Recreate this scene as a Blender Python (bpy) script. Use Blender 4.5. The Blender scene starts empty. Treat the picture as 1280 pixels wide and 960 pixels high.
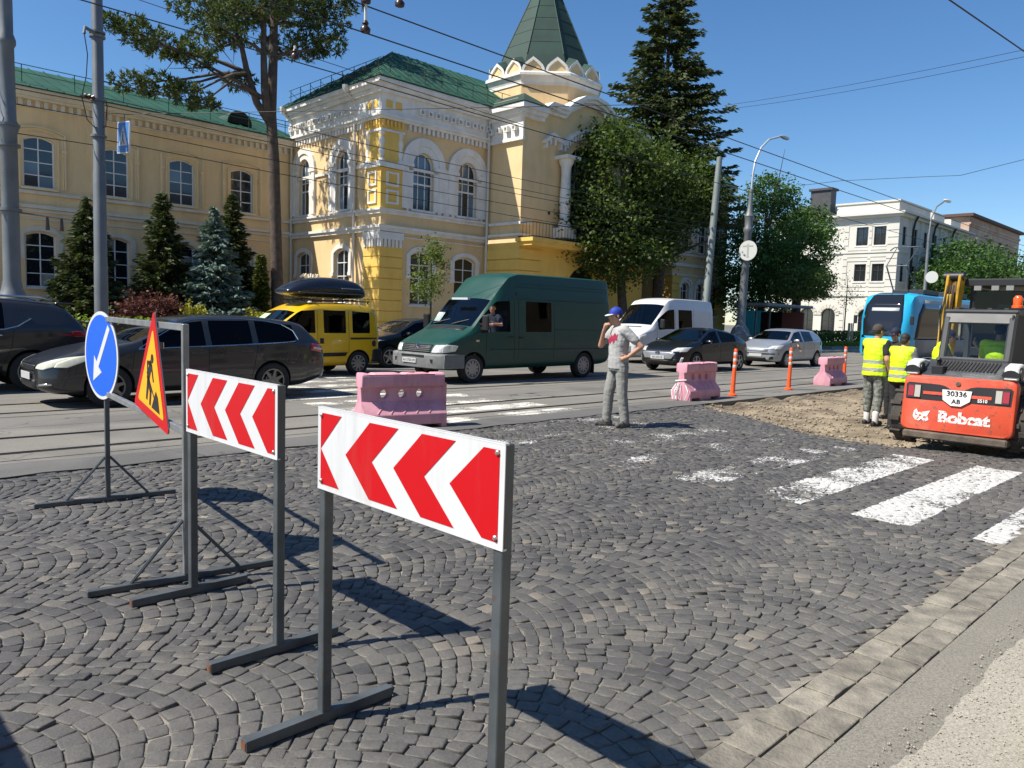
import bpy, bmesh, math, random
import numpy as np
from mathutils import Vector, Matrix, noise
from mathutils.bvhtree import BVHTree

scn = bpy.context.scene
col = scn.collection
rad = math.radians
random.seed(7)
RNG = np.random.default_rng(11)

# ---------------------------------------------------------------- camera
CAM_H, PITCH, ROLL = 1.6, 5.0, 1.8
cam_d = bpy.data.cameras.new('camera')
cam_d.sensor_width = 36.0
cam_d.lens = 961.0 / 1280.0 * 36.0
cam_d.clip_start = 0.05
cam_d.clip_end = 3000
cam = bpy.data.objects.new('camera', cam_d)
col.objects.link(cam)
cam.matrix_world = (Matrix.Translation((0, 0, CAM_H)) @ Matrix.Rotation(rad(90 - PITCH), 4, 'X')
                    @ Matrix.Rotation(rad(ROLL), 4, 'Z'))
scn.camera = cam

# ---------------------------------------------------------------- sky, sun, exposure
SUN_EL = rad(52.0)
SUN_DIR = Vector((-0.9366 * math.cos(SUN_EL), -0.3505 * math.cos(SUN_EL), math.sin(SUN_EL))).normalized()
world = bpy.data.worlds.new('World')
scn.world = world
world.use_nodes = True
wn = world.node_tree
wn.nodes.clear()
w_out = wn.nodes.new('ShaderNodeOutputWorld')
w_bg = wn.nodes.new('ShaderNodeBackground')
w_sky = wn.nodes.new('ShaderNodeTexSky')
w_sky.sky_type = 'NISHITA'
w_sky.sun_disc = False
w_sky.sun_elevation = SUN_EL
w_sky.sun_rotation = math.atan2(SUN_DIR.x, SUN_DIR.y)
w_sky.altitude = 200
w_sky.air_density = 1.0
w_sky.dust_density = 0.15
w_sky.ozone_density = 5.0
w_bg.inputs['Strength'].default_value = 0.093
w_hsv = wn.nodes.new('ShaderNodeHueSaturation')
w_hsv.inputs['Saturation'].default_value = 1.15
wn.links.new(w_sky.outputs[0], w_hsv.inputs['Color'])
wn.links.new(w_hsv.outputs[0], w_bg.inputs[0])
wn.links.new(w_bg.outputs[0], w_out.inputs[0])
sun_d = bpy.data.lights.new('sun', 'SUN')
sun_d.energy = 4.9
sun_d.angle = rad(0.53)
sun_d.color = (1.0, 0.935, 0.83)
sun = bpy.data.objects.new('sun', sun_d)
col.objects.link(sun)
sun.location = SUN_DIR * 60
sun.rotation_euler = SUN_DIR.to_track_quat('Z', 'Y').to_euler()
scn.view_settings.view_transform = 'Standard'
scn.view_settings.look = 'None'
scn.view_settings.exposure = 0.63
scn.view_settings.gamma = 1.0
scn.view_settings.use_curve_mapping = False

# ---------------------------------------------------------------- frames
TH = rad(44.5)                      # the street runs at this angle
OX, OY = 0.845, 2.836               # a point on the near edge of the cobbles
US = Vector((math.cos(TH), math.sin(TH), 0))     # along the street
UP_ = Vector((-math.sin(TH), math.cos(TH), 0))   # across the street, away from the viewer
def RP(s, p, z=0.0):
    return Vector((OX, OY, 0)) + US * s + UP_ * p + Vector((0, 0, z))

# ---------------------------------------------------------------- materials
MATS = {}
def mat(name, colr, rough=0.6, metal=0.0, var=0.0, scale=3.0, bump=0.0, bscale=40.0, coat=0.0, spec=0.5,
        col2=None, emit=None, detail=4.0):
    if name in MATS:
        return MATS[name]
    m = bpy.data.materials.new(name)
    m.use_nodes = True
    nt = m.node_tree
    b = nt.nodes['Principled BSDF']
    c = tuple(colr) + (1,)
    b.inputs['Base Color'].default_value = c
    b.inputs['Roughness'].default_value = rough
    b.inputs['Metallic'].default_value = metal
    b.inputs['Specular IOR Level'].default_value = spec
    if coat:
        b.inputs['Coat Weight'].default_value = coat
        b.inputs['Coat Roughness'].default_value = 0.05
    if emit:
        b.inputs['Emission Color'].default_value = tuple(emit) + (1,)
        b.inputs['Emission Strength'].default_value = 1.0
    if var or col2 or bump:
        tc = nt.nodes.new('ShaderNodeTexCoord')
    if var or col2:
        n = nt.nodes.new('ShaderNodeTexNoise')
        n.inputs['Scale'].default_value = scale
        n.inputs['Detail'].default_value = detail
        nt.links.new(tc.outputs['Object'], n.inputs['Vector'])
        r = nt.nodes.new('ShaderNodeValToRGB')
        if col2 is None:
            lo = tuple(max(0, x * (1 - var)) for x in colr); hi = tuple(min(1, x * (1 + var)) for x in colr)
        else:
            lo, hi = colr, col2
        r.color_ramp.elements[0].position = 0.32; r.color_ramp.elements[1].position = 0.68
        r.color_ramp.elements[0].color = tuple(lo) + (1,); r.color_ramp.elements[1].color = tuple(hi) + (1,)
        nt.links.new(n.outputs['Fac'], r.inputs['Fac'])
        nt.links.new(r.outputs['Color'], b.inputs['Base Color'])
        mr = nt.nodes.new('ShaderNodeMapRange')
        mr.inputs['To Min'].default_value = max(0.02, rough - 0.08); mr.inputs['To Max'].default_value = min(1, rough + 0.08)
        nt.links.new(n.outputs['Fac'], mr.inputs['Value'])
        nt.links.new(mr.outputs['Result'], b.inputs['Roughness'])
    if bump:
        n2 = nt.nodes.new('ShaderNodeTexNoise')
        n2.inputs['Scale'].default_value = bscale
        n2.inputs['Detail'].default_value = 5
        nt.links.new(tc.outputs['Object'], n2.inputs['Vector'])
        bp = nt.nodes.new('ShaderNodeBump')
        bp.inputs['Strength'].default_value = bump
        bp.inputs['Distance'].default_value = 0.02
        nt.links.new(n2.outputs['Fac'], bp.inputs['Height'])
        nt.links.new(bp.outputs['Normal'], b.inputs['Normal'])
    MATS[name] = m
    return m

def glass_mat(name, tint, refl=0.9, ior=1.5):
    if name in MATS:
        return MATS[name]
    m = bpy.data.materials.new(name)
    m.use_nodes = True
    nt = m.node_tree
    nt.nodes.clear()
    o = nt.nodes.new('ShaderNodeOutputMaterial')
    t = nt.nodes.new('ShaderNodeBsdfTransparent'); t.inputs[0].default_value = tuple(tint) + (1,)
    g = nt.nodes.new('ShaderNodeBsdfGlossy'); g.inputs['Color'].default_value = (refl, refl, refl, 1); g.inputs['Roughness'].default_value = 0.02
    f = nt.nodes.new('ShaderNodeFresnel'); f.inputs['IOR'].default_value = ior
    x = nt.nodes.new('ShaderNodeMixShader')
    nt.links.new(f.outputs[0], x.inputs[0]); nt.links.new(t.outputs[0], x.inputs[1]); nt.links.new(g.outputs[0], x.inputs[2])
    nt.links.new(x.outputs[0], o.inputs[0])
    MATS[name] = m
    return m

def leaf_mat(name, dark, light, trans=0.35, rough=0.55):
    if name in MATS:
        return MATS[name]
    m = bpy.data.materials.new(name)
    m.use_nodes = True
    nt = m.node_tree
    b = nt.nodes['Principled BSDF']
    out = nt.nodes['Material Output']
    geo = nt.nodes.new('ShaderNodeNewGeometry')
    r = nt.nodes.new('ShaderNodeValToRGB')
    r.color_ramp.elements[0].color = tuple(dark) + (1,); r.color_ramp.elements[1].color = tuple(light) + (1,)
    nt.links.new(geo.outputs['Random Per Island'], r.inputs['Fac'])
    nt.links.new(r.outputs['Color'], b.inputs['Base Color'])
    b.inputs['Roughness'].default_value = rough
    b.inputs['Specular IOR Level'].default_value = 0.25
    tr = nt.nodes.new('ShaderNodeBsdfTranslucent')
    mx = nt.nodes.new('ShaderNodeMixRGB'); mx.blend_type = 'MULTIPLY'; mx.inputs[0].default_value = 1.0
    mx.inputs[2].default_value = (1.25, 1.3, 0.6, 1)
    nt.links.new(r.outputs['Color'], mx.inputs[1]); nt.links.new(mx.outputs[0], tr.inputs[0])
    s = nt.nodes.new('ShaderNodeMixShader'); s.inputs[0].default_value = trans
    nt.links.new(b.outputs[0], s.inputs[1]); nt.links.new(tr.outputs[0], s.inputs[2]); nt.links.new(s.outputs[0], out.inputs[0])
    MATS[name] = m
    return m

def grime(m, amount=0.5, colr=(0.16, 0.13, 0.09), streak=True, scale=1.6, lo=0.5, hi=0.75):
    """weather stains laid over a material's colour: blotches and, on walls, runs of dirt"""
    nt = m.node_tree; b = nt.nodes['Principled BSDF']
    inp = b.inputs['Base Color']
    mix = nt.nodes.new('ShaderNodeMixRGB')
    if inp.links: nt.links.new(inp.links[0].from_socket, mix.inputs[1])
    else: mix.inputs[1].default_value = inp.default_value[:]
    mix.inputs[2].default_value = tuple(colr) + (1,)
    tc = nt.nodes.new('ShaderNodeTexCoord'); mp = nt.nodes.new('ShaderNodeMapping')
    mp.inputs['Scale'].default_value = (1, 1, 0.16 if streak else 1)
    nt.links.new(tc.outputs['Object'], mp.inputs[0])
    n1 = nt.nodes.new('ShaderNodeTexNoise'); n1.inputs['Scale'].default_value = scale; n1.inputs['Detail'].default_value = 7; n1.inputs['Roughness'].default_value = 0.68
    nt.links.new(mp.outputs[0], n1.inputs['Vector'])
    r = nt.nodes.new('ShaderNodeMapRange'); r.inputs['From Min'].default_value = lo; r.inputs['From Max'].default_value = hi; r.inputs['To Max'].default_value = amount
    nt.links.new(n1.outputs['Fac'], r.inputs['Value']); nt.links.new(r.outputs[0], mix.inputs[0]); nt.links.new(mix.outputs[0], inp)
    return m

# ---------------------------------------------------------------- objects
def tag(o, label=None, cat=None, group=None, kind=None):
    if label: o['label'] = label
    if cat: o['category'] = cat
    if group: o['group'] = group
    if kind: o['kind'] = kind
    return o
def empty(name, loc=(0, 0, 0), rz=0.0, label=None, cat=None, group=None):
    o = bpy.data.objects.new(name, None)
    o.empty_display_size = 0.3
    col.objects.link(o)
    o.location = loc; o.rotation_euler = (0, 0, rz)
    return tag(o, label, cat, group)
def link(name, me, parent=None):
    o = bpy.data.objects.new(name, me)
    col.objects.link(o)
    if parent is not None: o.parent = parent
    return o
def children(o):
    return [c for c in bpy.data.objects if c.parent == o]
def copy_tree(o, parent=None):
    kids = list(o.children)
    c = o.copy(); col.objects.link(c)
    c.parent = parent
    for k in kids: copy_tree(k, c)
    return c
def np_mesh(name, V, Fq, mats, smooth=False, mi=None):
    """V (n,3) array, Fq (m,k) array of equal-size faces"""
    me = bpy.data.meshes.new(name)
    V = np.asarray(V, dtype=np.float32); Fq = np.asarray(Fq, dtype=np.int32)
    k = Fq.shape[1]
    me.vertices.add(len(V)); me.vertices.foreach_set('co', V.ravel())
    me.loops.add(Fq.size); me.loops.foreach_set('vertex_index', Fq.ravel())
    me.polygons.add(len(Fq))
    me.polygons.foreach_set('loop_start', np.arange(0, Fq.size, k, dtype=np.int32))
    if mi is not None: me.polygons.foreach_set('material_index', np.asarray(mi, dtype=np.int32))
    if smooth: me.polygons.foreach_set('use_smooth', np.ones(len(Fq), dtype=bool))
    me.update(calc_edges=True); me.validate()
    for m in (mats if isinstance(mats, (list, tuple)) else [mats]): me.materials.append(m)
    return me

class MB:
    def __init__(s):
        s.v = []; s.f = []; s.m = []
    def add(s, vs, fs, mi=0, T=None):
        o = len(s.v)
        if T is not None: vs = [T @ Vector(v) for v in vs]
        s.v += [tuple(v) for v in vs]
        s.f += [tuple(i + o for i in f) for f in fs]
        s.m += [mi] * len(fs)
        return s
    def box(s, x0, x1, y0, y1, z0, z1, mi=0, T=None):
        if x0 > x1: x0, x1 = x1, x0
        if y0 > y1: y0, y1 = y1, y0
        if z0 > z1: z0, z1 = z1, z0
        vs = [(x0, y0, z0), (x1, y0, z0), (x1, y1, z0), (x0, y1, z0), (x0, y0, z1), (x1, y0, z1), (x1, y1, z1), (x0, y1, z1)]
        fs = [(0, 3, 2, 1), (4, 5, 6, 7), (0, 1, 5, 4), (1, 2, 6, 5), (2, 3, 7, 6), (3, 0, 4, 7)]
        return s.add(vs, fs, mi, T)
    def cbox(s, c, d, mi=0, T=None):
        return s.box(c[0] - d[0] / 2, c[0] + d[0] / 2, c[1] - d[1] / 2, c[1] + d[1] / 2, c[2] - d[2] / 2, c[2] + d[2] / 2, mi, T)
    def prism(s, poly, axis, a0, a1, mi=0, T=None):
        """poly: 2D outline; axis 'x': poly=(y,z); 'y': poly=(x,z); 'z': poly=(x,y)"""
        def P(q, a):
            return {'x': (a, q[0], q[1]), 'y': (q[0], a, q[1]), 'z': (q[0], q[1], a)}[axis]
        n = len(poly)
        vs = [P(q, a0) for q in poly] + [P(q, a1) for q in poly]
        fs = [tuple(range(n)), tuple(range(2 * n - 1, n - 1, -1))]
        fs += [(i, n + i, n + (i + 1) % n, (i + 1) % n) for i in range(n)]
        return s.add(vs, fs, mi, T)
    def tube(s, pts, r, n=8, mi=0, T=None, caps=True):
        pts = [Vector(p) for p in pts]
        rs = r if isinstance(r, (list, tuple)) else [r] * len(pts)
        vs = []; fs = []
        prev = None
        for i, p in enumerate(pts):
            a = pts[max(0, i - 1)]; b = pts[min(len(pts) - 1, i + 1)]
            t = (b - a).normalized()
            if prev is None:
                ref = Vector((0, 0, 1)) if abs(t.z) < 0.9 else Vector((1, 0, 0))
                x = t.cross(ref).normalized()
            else:
                x = (prev - t * prev.dot(t))
                x = x.normalized() if x.length > 1e-6 else t.orthogonal().normalized()
            prev = x
            y = t.cross(x)
            for k in range(n):
                a_ = 2 * math.pi * k / n
                vs.append(p + (x * math.cos(a_) + y * math.sin(a_)) * rs[i])
        for i in range(len(pts) - 1):
            for k in range(n):
                fs.append((i * n + k, i * n + (k + 1) % n, (i + 1) * n + (k + 1) % n, (i + 1) * n + k))
        if caps:
            fs.append(tuple(range(n - 1, -1, -1)))
            fs.append(tuple(range((len(pts) - 1) * n, len(pts) * n)))
        return s.add(vs, fs, mi, T)
    def lathe(s, prof, n=16, mi=0, T=None, axis='z', c=(0, 0, 0), caps=True):
        """prof: (r, h) list; closed with caps when r>0 at the ends"""
        vs = []; fs = []
        for r, h in prof:
            for k in range(n):
                a = 2 * math.pi * k / n
                q = (r * math.cos(a), r * math.sin(a), h)
                if axis == 'y': q = (q[0], q[2], -q[1])
                elif axis == 'x': q = (q[2], q[1], -q[0])
                vs.append((q[0] + c[0], q[1] + c[1], q[2] + c[2]))
        for i in range(len(prof) - 1):
            for k in range(n):
                fs.append((i * n + k, i * n + (k + 1) % n, (i + 1) * n + (k + 1) % n, (i + 1) * n + k))
        if caps:
            fs.append(tuple(range(n - 1, -1, -1)))
            fs.append(tuple(range((len(prof) - 1) * n, len(prof) * n)))
        return s.add(vs, fs, mi, T)
    def loft(s, rings, mi=0, T=None, caps=True):
        n = len(rings[0]); vs = [p for r in rings for p in r]; fs = []
        for i in range(len(rings) - 1):
            for k in range(n):
                fs.append((i * n + k, i * n + (k + 1) % n, (i + 1) * n + (k + 1) % n, (i + 1) * n + k))
        if caps:
            fs.append(tuple(range(n - 1, -1, -1))); fs.append(tuple(range((len(rings) - 1) * n, len(rings) * n)))
        return s.add(vs, fs, mi, T)
    def ell(s, c, r, mi=0, T=None, nu=12, nv=8):
        rings = []
        for i in range(1, nv):
            a = math.pi * i / nv
            rings.append([(c[0] + r[0] * math.sin(a) * math.cos(2 * math.pi * k / nu), c[1] + r[1] * math.sin(a) * math.sin(2 * math.pi * k / nu),
                           c[2] - r[2] * math.cos(a)) for k in range(nu)])
        o = len(s.v)
        s.loft(rings, mi, T, caps=False)
        vs = [(c[0], c[1], c[2] - r[2]), (c[0], c[1], c[2] + r[2])]
        if T is not None: vs = [T @ Vector(v) for v in vs]
        s.v += [tuple(v) for v in vs]
        b = len(s.v) - 2
        for k in range(nu):
            s.f.append((b, o + (k + 1) % nu, o + k)); s.m.append(mi)
            q = o + (nv - 2) * nu
            s.f.append((b + 1, q + k, q + (k + 1) % nu)); s.m.append(mi)
        return s
    def cone(s, a, b, ra, rb, n=10, mi=0, T=None):
        """tapered capsule"""
        a = Vector(a); b = Vector(b); d = (b - a); L = d.length
        if L < 1e-6: L = 1e-6; d = Vector((0, 0, 1e-6))
        d = d.normalized()
        pts = []; rs = []
        for k in (0.05, 0.5, 0.85):
            pts.append(a - d * ra * math.cos(math.asin(k))); rs.append(ra * k)
        pts.append(a); rs.append(ra); pts.append(b); rs.append(rb)
        for k in (0.85, 0.5, 0.05):
            pts.append(b + d * rb * math.cos(math.asin(k))); rs.append(rb * k)
        return s.tube(pts, rs, n, mi, T)
    def mesh(s, name, mats, smooth=None):
        me = bpy.data.meshes.new(name)
        me.from_pydata(s.v, [], s.f)
        for m in (mats if isinstance(mats, (list, tuple)) else [mats]): me.materials.append(m)
        me.polygons.foreach_set('material_index', s.m)
        if smooth is not None:
            me.polygons.foreach_set('use_smooth', [True] * len(me.polygons))
            me.set_sharp_from_angle(angle=rad(smooth))
        me.update()
        return me
    def build(s, name, mats, parent=None, smooth=None, bevel=0.0, segs=1):
        me = s.mesh(name, mats, smooth)
        o = link(name, me, parent)
        if bevel:
            b = o.modifiers.new('bevel', 'BEVEL'); b.width = bevel; b.segments = segs; b.limit_method = 'ANGLE'; b.angle_limit = rad(35)
            b.use_clamp_overlap = True
        return o

def baked(o):
    """replace an object's mesh by its evaluated mesh, dropping modifiers"""
    dg = bpy.context.evaluated_depsgraph_get()
    me = bpy.data.meshes.new_from_object(o.evaluated_get(dg), preserve_all_data_layers=True, depsgraph=dg)
    o.modifiers.clear()
    old = o.data; o.data = me
    me.name = old.name
    bpy.data.meshes.remove(old)
    return o

def text_mesh(body, size, mats, extrude=0.001, align='CENTER', bold=0.0):
    cu = bpy.data.curves.new('text', 'FONT')
    cu.body = body; cu.size = size; cu.extrude = extrude; cu.align_x = align; cu.align_y = 'CENTER'; cu.offset = bold; cu.resolution_u = 3
    ob = bpy.data.objects.new('text', cu); col.objects.link(ob)
    dg = bpy.context.evaluated_depsgraph_get()
    me = bpy.data.meshes.new_from_object(ob.evaluated_get(dg), depsgraph=dg)
    bpy.data.objects.remove(ob); bpy.data.curves.remove(cu)
    me.materials.clear()
    me.materials.append(mats)
    return me

# common materials
WHITE = mat('white_paint', (0.78, 0.78, 0.75), 0.45)
BLACK = mat('black_plastic', (0.012, 0.012, 0.013), 0.5)
RUBBER = mat('tyre_rubber', (0.018, 0.018, 0.018), 0.85, var=0.3, scale=9)
CHROME = mat('chrome', (0.7, 0.7, 0.7), 0.18, 1.0)
ALLOY = mat('alloy_rim', (0.42, 0.43, 0.44), 0.32, 0.85)
STEEL = mat('grey_steel', (0.085, 0.098, 0.105), 0.42, 0.25, var=0.25, scale=6, bump=0.05, bscale=60)
# ================================================================ GROUND
def sp_nodes(nt):
    g = nt.nodes.new('ShaderNodeNewGeometry')
    def dot(vec, off):
        d = nt.nodes.new('ShaderNodeVectorMath'); d.operation = 'DOT_PRODUCT'
        nt.links.new(g.outputs['Position'], d.inputs[0]); d.inputs[1].default_value = tuple(vec)
        a = nt.nodes.new('ShaderNodeMath'); a.operation = 'SUBTRACT'
        nt.links.new(d.outputs['Value'], a.inputs[0]); a.inputs[1].default_value = off
        return a.outputs[0]
    o = Vector((OX, OY, 0))
    return g, dot(US, o.dot(US)), dot(UP_, o.dot(UP_))
def mth(nt, op, a, b=None, c=None):
    n = nt.nodes.new('ShaderNodeMath'); n.operation = op
    for i, x in enumerate((a, b, c)):
        if x is None: continue
        if isinstance(x, (int, float)): n.inputs[i].default_value = x
        else: nt.links.new(x, n.inputs[i])
    return n.outputs[0]
def noise_n(nt, vec, scale, detail=4, rough=0.55):
    n = nt.nodes.new('ShaderNodeTexNoise')
    n.inputs['Scale'].default_value = scale; n.inputs['Detail'].default_value = detail; n.inputs['Roughness'].default_value = rough
    nt.links.new(vec, n.inputs['Vector'])
    return n.outputs['Fac']
def ramp(nt, fac, stops):
    r = nt.nodes.new('ShaderNodeValToRGB')
    e = r.color_ramp.elements
    while len(e) < len(stops): e.new(0.5)
    for i, (p, c) in enumerate(stops):
        e[i].position = p; e[i].color = (tuple(c) + (1,)) if not isinstance(c, (int, float)) else (c, c, c, 1)
    nt.links.new(fac, r.inputs['Fac'])
    return r.outputs['Color']
def mixc(nt, fac, a, b, mode='MIX'):
    m = nt.nodes.new('ShaderNodeMixRGB'); m.blend_type = mode
    for i, x in enumerate((fac, a, b)):
        if isinstance(x, (int, float)): m.inputs[i].default_value = x if i == 0 else (x, x, x, 1)
        elif isinstance(x, tuple): m.inputs[i].default_value = x + (1,)
        else: nt.links.new(x, m.inputs[i])
    return m.outputs[0]
def zebra_mask(nt, s, p, pos, lo, hi, soft=0.04):
    """worn crossing stripes; wear threshold runs from lo (p<2.4) to hi"""
    fr = mth(nt, 'FRACT', mth(nt, 'DIVIDE', mth(nt, 'ADD', p, 0.275 + 9.35), 0.935))
    stripe = mth(nt, 'LESS_THAN', fr, 0.52)
    inside = mth(nt, 'MULTIPLY', mth(nt, 'GREATER_THAN', s, 4.08), mth(nt, 'LESS_THAN', s, 7.75))
    n1 = noise_n(nt, pos, 1.6, 3); n2 = noise_n(nt, pos, 26, 4, 0.7)
    w = mth(nt, 'ADD', mth(nt, 'MULTIPLY', n1, 0.5), mth(nt, 'MULTIPLY', n2, 0.5))
    thr = nt.nodes.new('ShaderNodeMapRange')
    thr.inputs['From Min'].default_value = 1.45; thr.inputs['From Max'].default_value = 3.0
    thr.inputs['To Min'].default_value = lo; thr.inputs['To Max'].default_value = hi
    nt.links.new(p, thr.inputs['Value'])
    k = nt.nodes.new('ShaderNodeMapRange'); k.interpolation_type = 'SMOOTHSTEP'
    nt.links.new(w, k.inputs['Value']); nt.links.new(thr.outputs[0], k.inputs['From Min'])
    nt.links.new(mth(nt, 'ADD', thr.outputs[0], soft), k.inputs['From Max'])
    return mth(nt, 'MULTIPLY', mth(nt, 'MULTIPLY', stripe, inside), k.outputs[0])

def new_mat(name):
    m = bpy.data.materials.new(name); m.use_nodes = True; MATS[name] = m
    return m, m.node_tree, m.node_tree.nodes['Principled BSDF']
def set_bump(nt, b, h, strength=0.3, dist=0.01):
    bp = nt.nodes.new('ShaderNodeBump'); bp.inputs['Strength'].default_value = strength; bp.inputs['Distance'].default_value = dist
    nt.links.new(h, bp.inputs['Height']); nt.links.new(bp.outputs[0], b.inputs['Normal'])

# --- cobble stone
COBBLE, nt, b = new_mat('cobble_stone')
g, s_, p_ = sp_nodes(nt); pos = g.outputs['Position']
isl = g.outputs['Random Per Island']
base = ramp(nt, isl, [(0.0, (0.040, 0.041, 0.043)), (0.45, (0.062, 0.062, 0.062)), (0.85, (0.075, 0.074, 0.071)), (0.96, (0.092, 0.089, 0.082)), (1.0, (0.14, 0.128, 0.11))])
base = mixc(nt, 0.65, base, ramp(nt, noise_n(nt, pos, 90, 6, 0.8), [(0.25, 0.3), (0.75, 1.0)]), 'MULTIPLY')
base = mixc(nt, 1.0, base, (1.66, 1.60, 1.51), 'MULTIPLY')
# pale dust trodden in patches, thickest along the gutter
dn = noise_n(nt, pos, 1.1, 5, 0.65)
gut = nt.nodes.new('ShaderNodeMapRange'); gut.inputs['From Min'].default_value = 1.7; gut.inputs['From Max'].default_value = 0.0
gut.inputs['To Min'].default_value = 0.0; gut.inputs['To Max'].default_value = 0.22
nt.links.new(p_, gut.inputs['Value'])
dd = mth(nt, 'ADD', dn, gut.outputs[0])
dd = mth(nt, 'MULTIPLY', ramp(nt, dd, [(0.50, 0.0), (0.80, 0.62)]), ramp(nt, noise_n(nt, pos, 55, 4, 0.7), [(0.35, 0.25), (0.65, 1.0)]))
base = mixc(nt, dd, base, (0.20, 0.187, 0.158))
zm = zebra_mask(nt, s_, p_, pos, 0.43, 0.56)
base = mixc(nt, zm, base, (0.52, 0.515, 0.49))
nt.links.new(base, b.inputs['Base Color'])
nt.links.new(ramp(nt, noise_n(nt, pos, 20, 3), [(0.3, 0.5), (0.7, 0.78)]), b.inputs['Roughness'])
set_bump(nt, b, noise_n(nt, pos, 70, 6, 0.65), 0.55, 0.006)

SAND, nt, b = new_mat('joint_sand')
g, s_, p_ = sp_nodes(nt); pos = g.outputs['Position']
nt.links.new(mixc(nt, zebra_mask(nt, s_, p_, pos, 0.60, 0.75), ramp(nt, noise_n(nt, pos, 2.2, 5, 0.7), [(0.36, (0.06, 0.056, 0.049)), (0.60, (0.28, 0.255, 0.21))]), (0.5, 0.49, 0.46)), b.inputs['Base Color'])
b.inputs['Roughness'].default_value = 0.95
set_bump(nt, b, noise_n(nt, pos, 160, 4, 0.7), 0.8, 0.006)

def asphalt(name, c0, c1, zeb=None, speck=0.5):
    m, nt, b = new_mat(name)
    g, s_, p_ = sp_nodes(nt); pos = g.outputs['Position']
    # tyre-polished bands running with the street
    sp = nt.nodes.new('ShaderNodeCombineXYZ'); nt.links.new(mth(nt, 'MULTIPLY', s_, 0.06), sp.inputs[0]); nt.links.new(p_, sp.inputs[1])
    band = noise_n(nt, sp.outputs[0], 1.3, 4, 0.6)
    base = ramp(nt, mth(nt, 'ADD', mth(nt, 'MULTIPLY', band, 0.6), mth(nt, 'MULTIPLY', noise_n(nt, pos, 0.7, 5, 0.65), 0.4)), [(0.3, c0), (0.7, c1)])
    base = mixc(nt, speck, base, ramp(nt, noise_n(nt, pos, 95, 5, 0.85), [(0.32, 0.35), (0.68, 1.3)]), 'MULTIPLY')
    vo = nt.nodes.new('ShaderNodeTexVoronoi'); vo.feature = 'DISTANCE_TO_EDGE'; vo.inputs['Scale'].default_value = 0.42
    wv = nt.nodes.new('ShaderNodeVectorMath'); wv.operation = 'ADD'
    wn_ = nt.nodes.new('ShaderNodeTexNoise'); wn_.inputs['Scale'].default_value = 2.2; wn_.inputs['Detail'].default_value = 6
    nt.links.new(pos, wn_.inputs['Vector']); nt.links.new(pos, wv.inputs[0]); nt.links.new(wn_.outputs['Color'], wv.inputs[1]); nt.links.new(wv.outputs[0], vo.inputs['Vector'])
    crack = mth(nt, 'MULTIPLY', ramp(nt, vo.outputs['Distance'], [(0.004, 1.0), (0.014, 0.0)]), ramp(nt, noise_n(nt, pos, 0.5, 2), [(0.45, 0.0), (0.6, 0.8)]))
    base = mixc(nt, crack, base, (0.035, 0.033, 0.03))
    base = mixc(nt, ramp(nt, noise_n(nt, pos, 0.33, 3, 0.5), [(0.56, 0.0), (0.60, 0.32)]), base, tuple(x * 0.55 for x in c0))
    if zeb: base = mixc(nt, zebra_mask(nt, s_, p_, pos, *zeb), base, (0.66, 0.635, 0.56))
    nt.links.new(base, b.inputs['Base Color']); b.inputs['Roughness'].default_value = 0.85
    set_bump(nt, b, noise_n(nt, pos, 220, 3, 0.7), 0.5, 0.004)
    return m
ASPH = asphalt('old_asphalt', (0.135, 0.128, 0.115), (0.235, 0.222, 0.195), (0.47, 0.50), 0.55)
TRACKC = asphalt('track_concrete', (0.165, 0.155, 0.135), (0.255, 0.24, 0.205), (0.45, 0.48), 0.7)
ASPH_DARK = asphalt('new_asphalt', (0.10, 0.098, 0.092), (0.15, 0.145, 0.135), None, 0.4)
PAVE = asphalt('pale_pavement', (0.29, 0.265, 0.21), (0.46, 0.425, 0.35), None, 1.0)
STRIP = asphalt('dusty_strip', (0.17, 0.158, 0.13), (0.27, 0.25, 0.205), None, 0.9)
FARPAVE = asphalt('far_pavement', (0.23, 0.215, 0.185), (0.31, 0.29, 0.25), None, 0.4)
SLAB = mat('gutter_slab', (0.155, 0.142, 0.118), 0.85, col2=(0.30, 0.272, 0.215), scale=9, bump=0.45, bscale=60, detail=6)
nt = SLAB.node_tree; b = nt.nodes['Principled BSDF']; oi = nt.nodes.new('ShaderNodeObjectInfo')
nt.links.new(mixc(nt, 1.0, b.inputs['Base Color'].links[0].from_socket, ramp(nt, oi.outputs['Random'], [(0.0, 0.72), (1.0, 1.1)]), 'MULTIPLY'), b.inputs['Base Color'])
KERB = mat('kerb_granite', (0.22, 0.21, 0.20), 0.8, col2=(0.32, 0.31, 0.29), scale=8, bump=0.3)
EARTH = mat('dug_earth', (0.13, 0.10, 0.065), 0.95, col2=(0.32, 0.26, 0.175), scale=1.6, bump=1.0, bscale=30, detail=8)
CLOD = mat('earth_clod', (0.16, 0.125, 0.085), 0.95, col2=(0.36, 0.30, 0.22), scale=2.5, bump=0.7, bscale=60)
RAIL = mat('rail_steel', (0.055, 0.045, 0.04), 0.4, 0.6, var=0.3, scale=3)
GROOVE = mat('rail_groove', (0.02, 0.018, 0.016), 0.9)
GARDEN_BOUNCE = mat('bounce_garden_ground', (0.33, 0.285, 0.20), 0.95, col2=(0.42, 0.365, 0.265), scale=2)  # garden ground made pale to bounce sunlight onto the palace walls
FARGROUND = mat('far_ground', (0.12, 0.115, 0.10), 0.95, col2=(0.17, 0.16, 0.14), scale=0.05)

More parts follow.
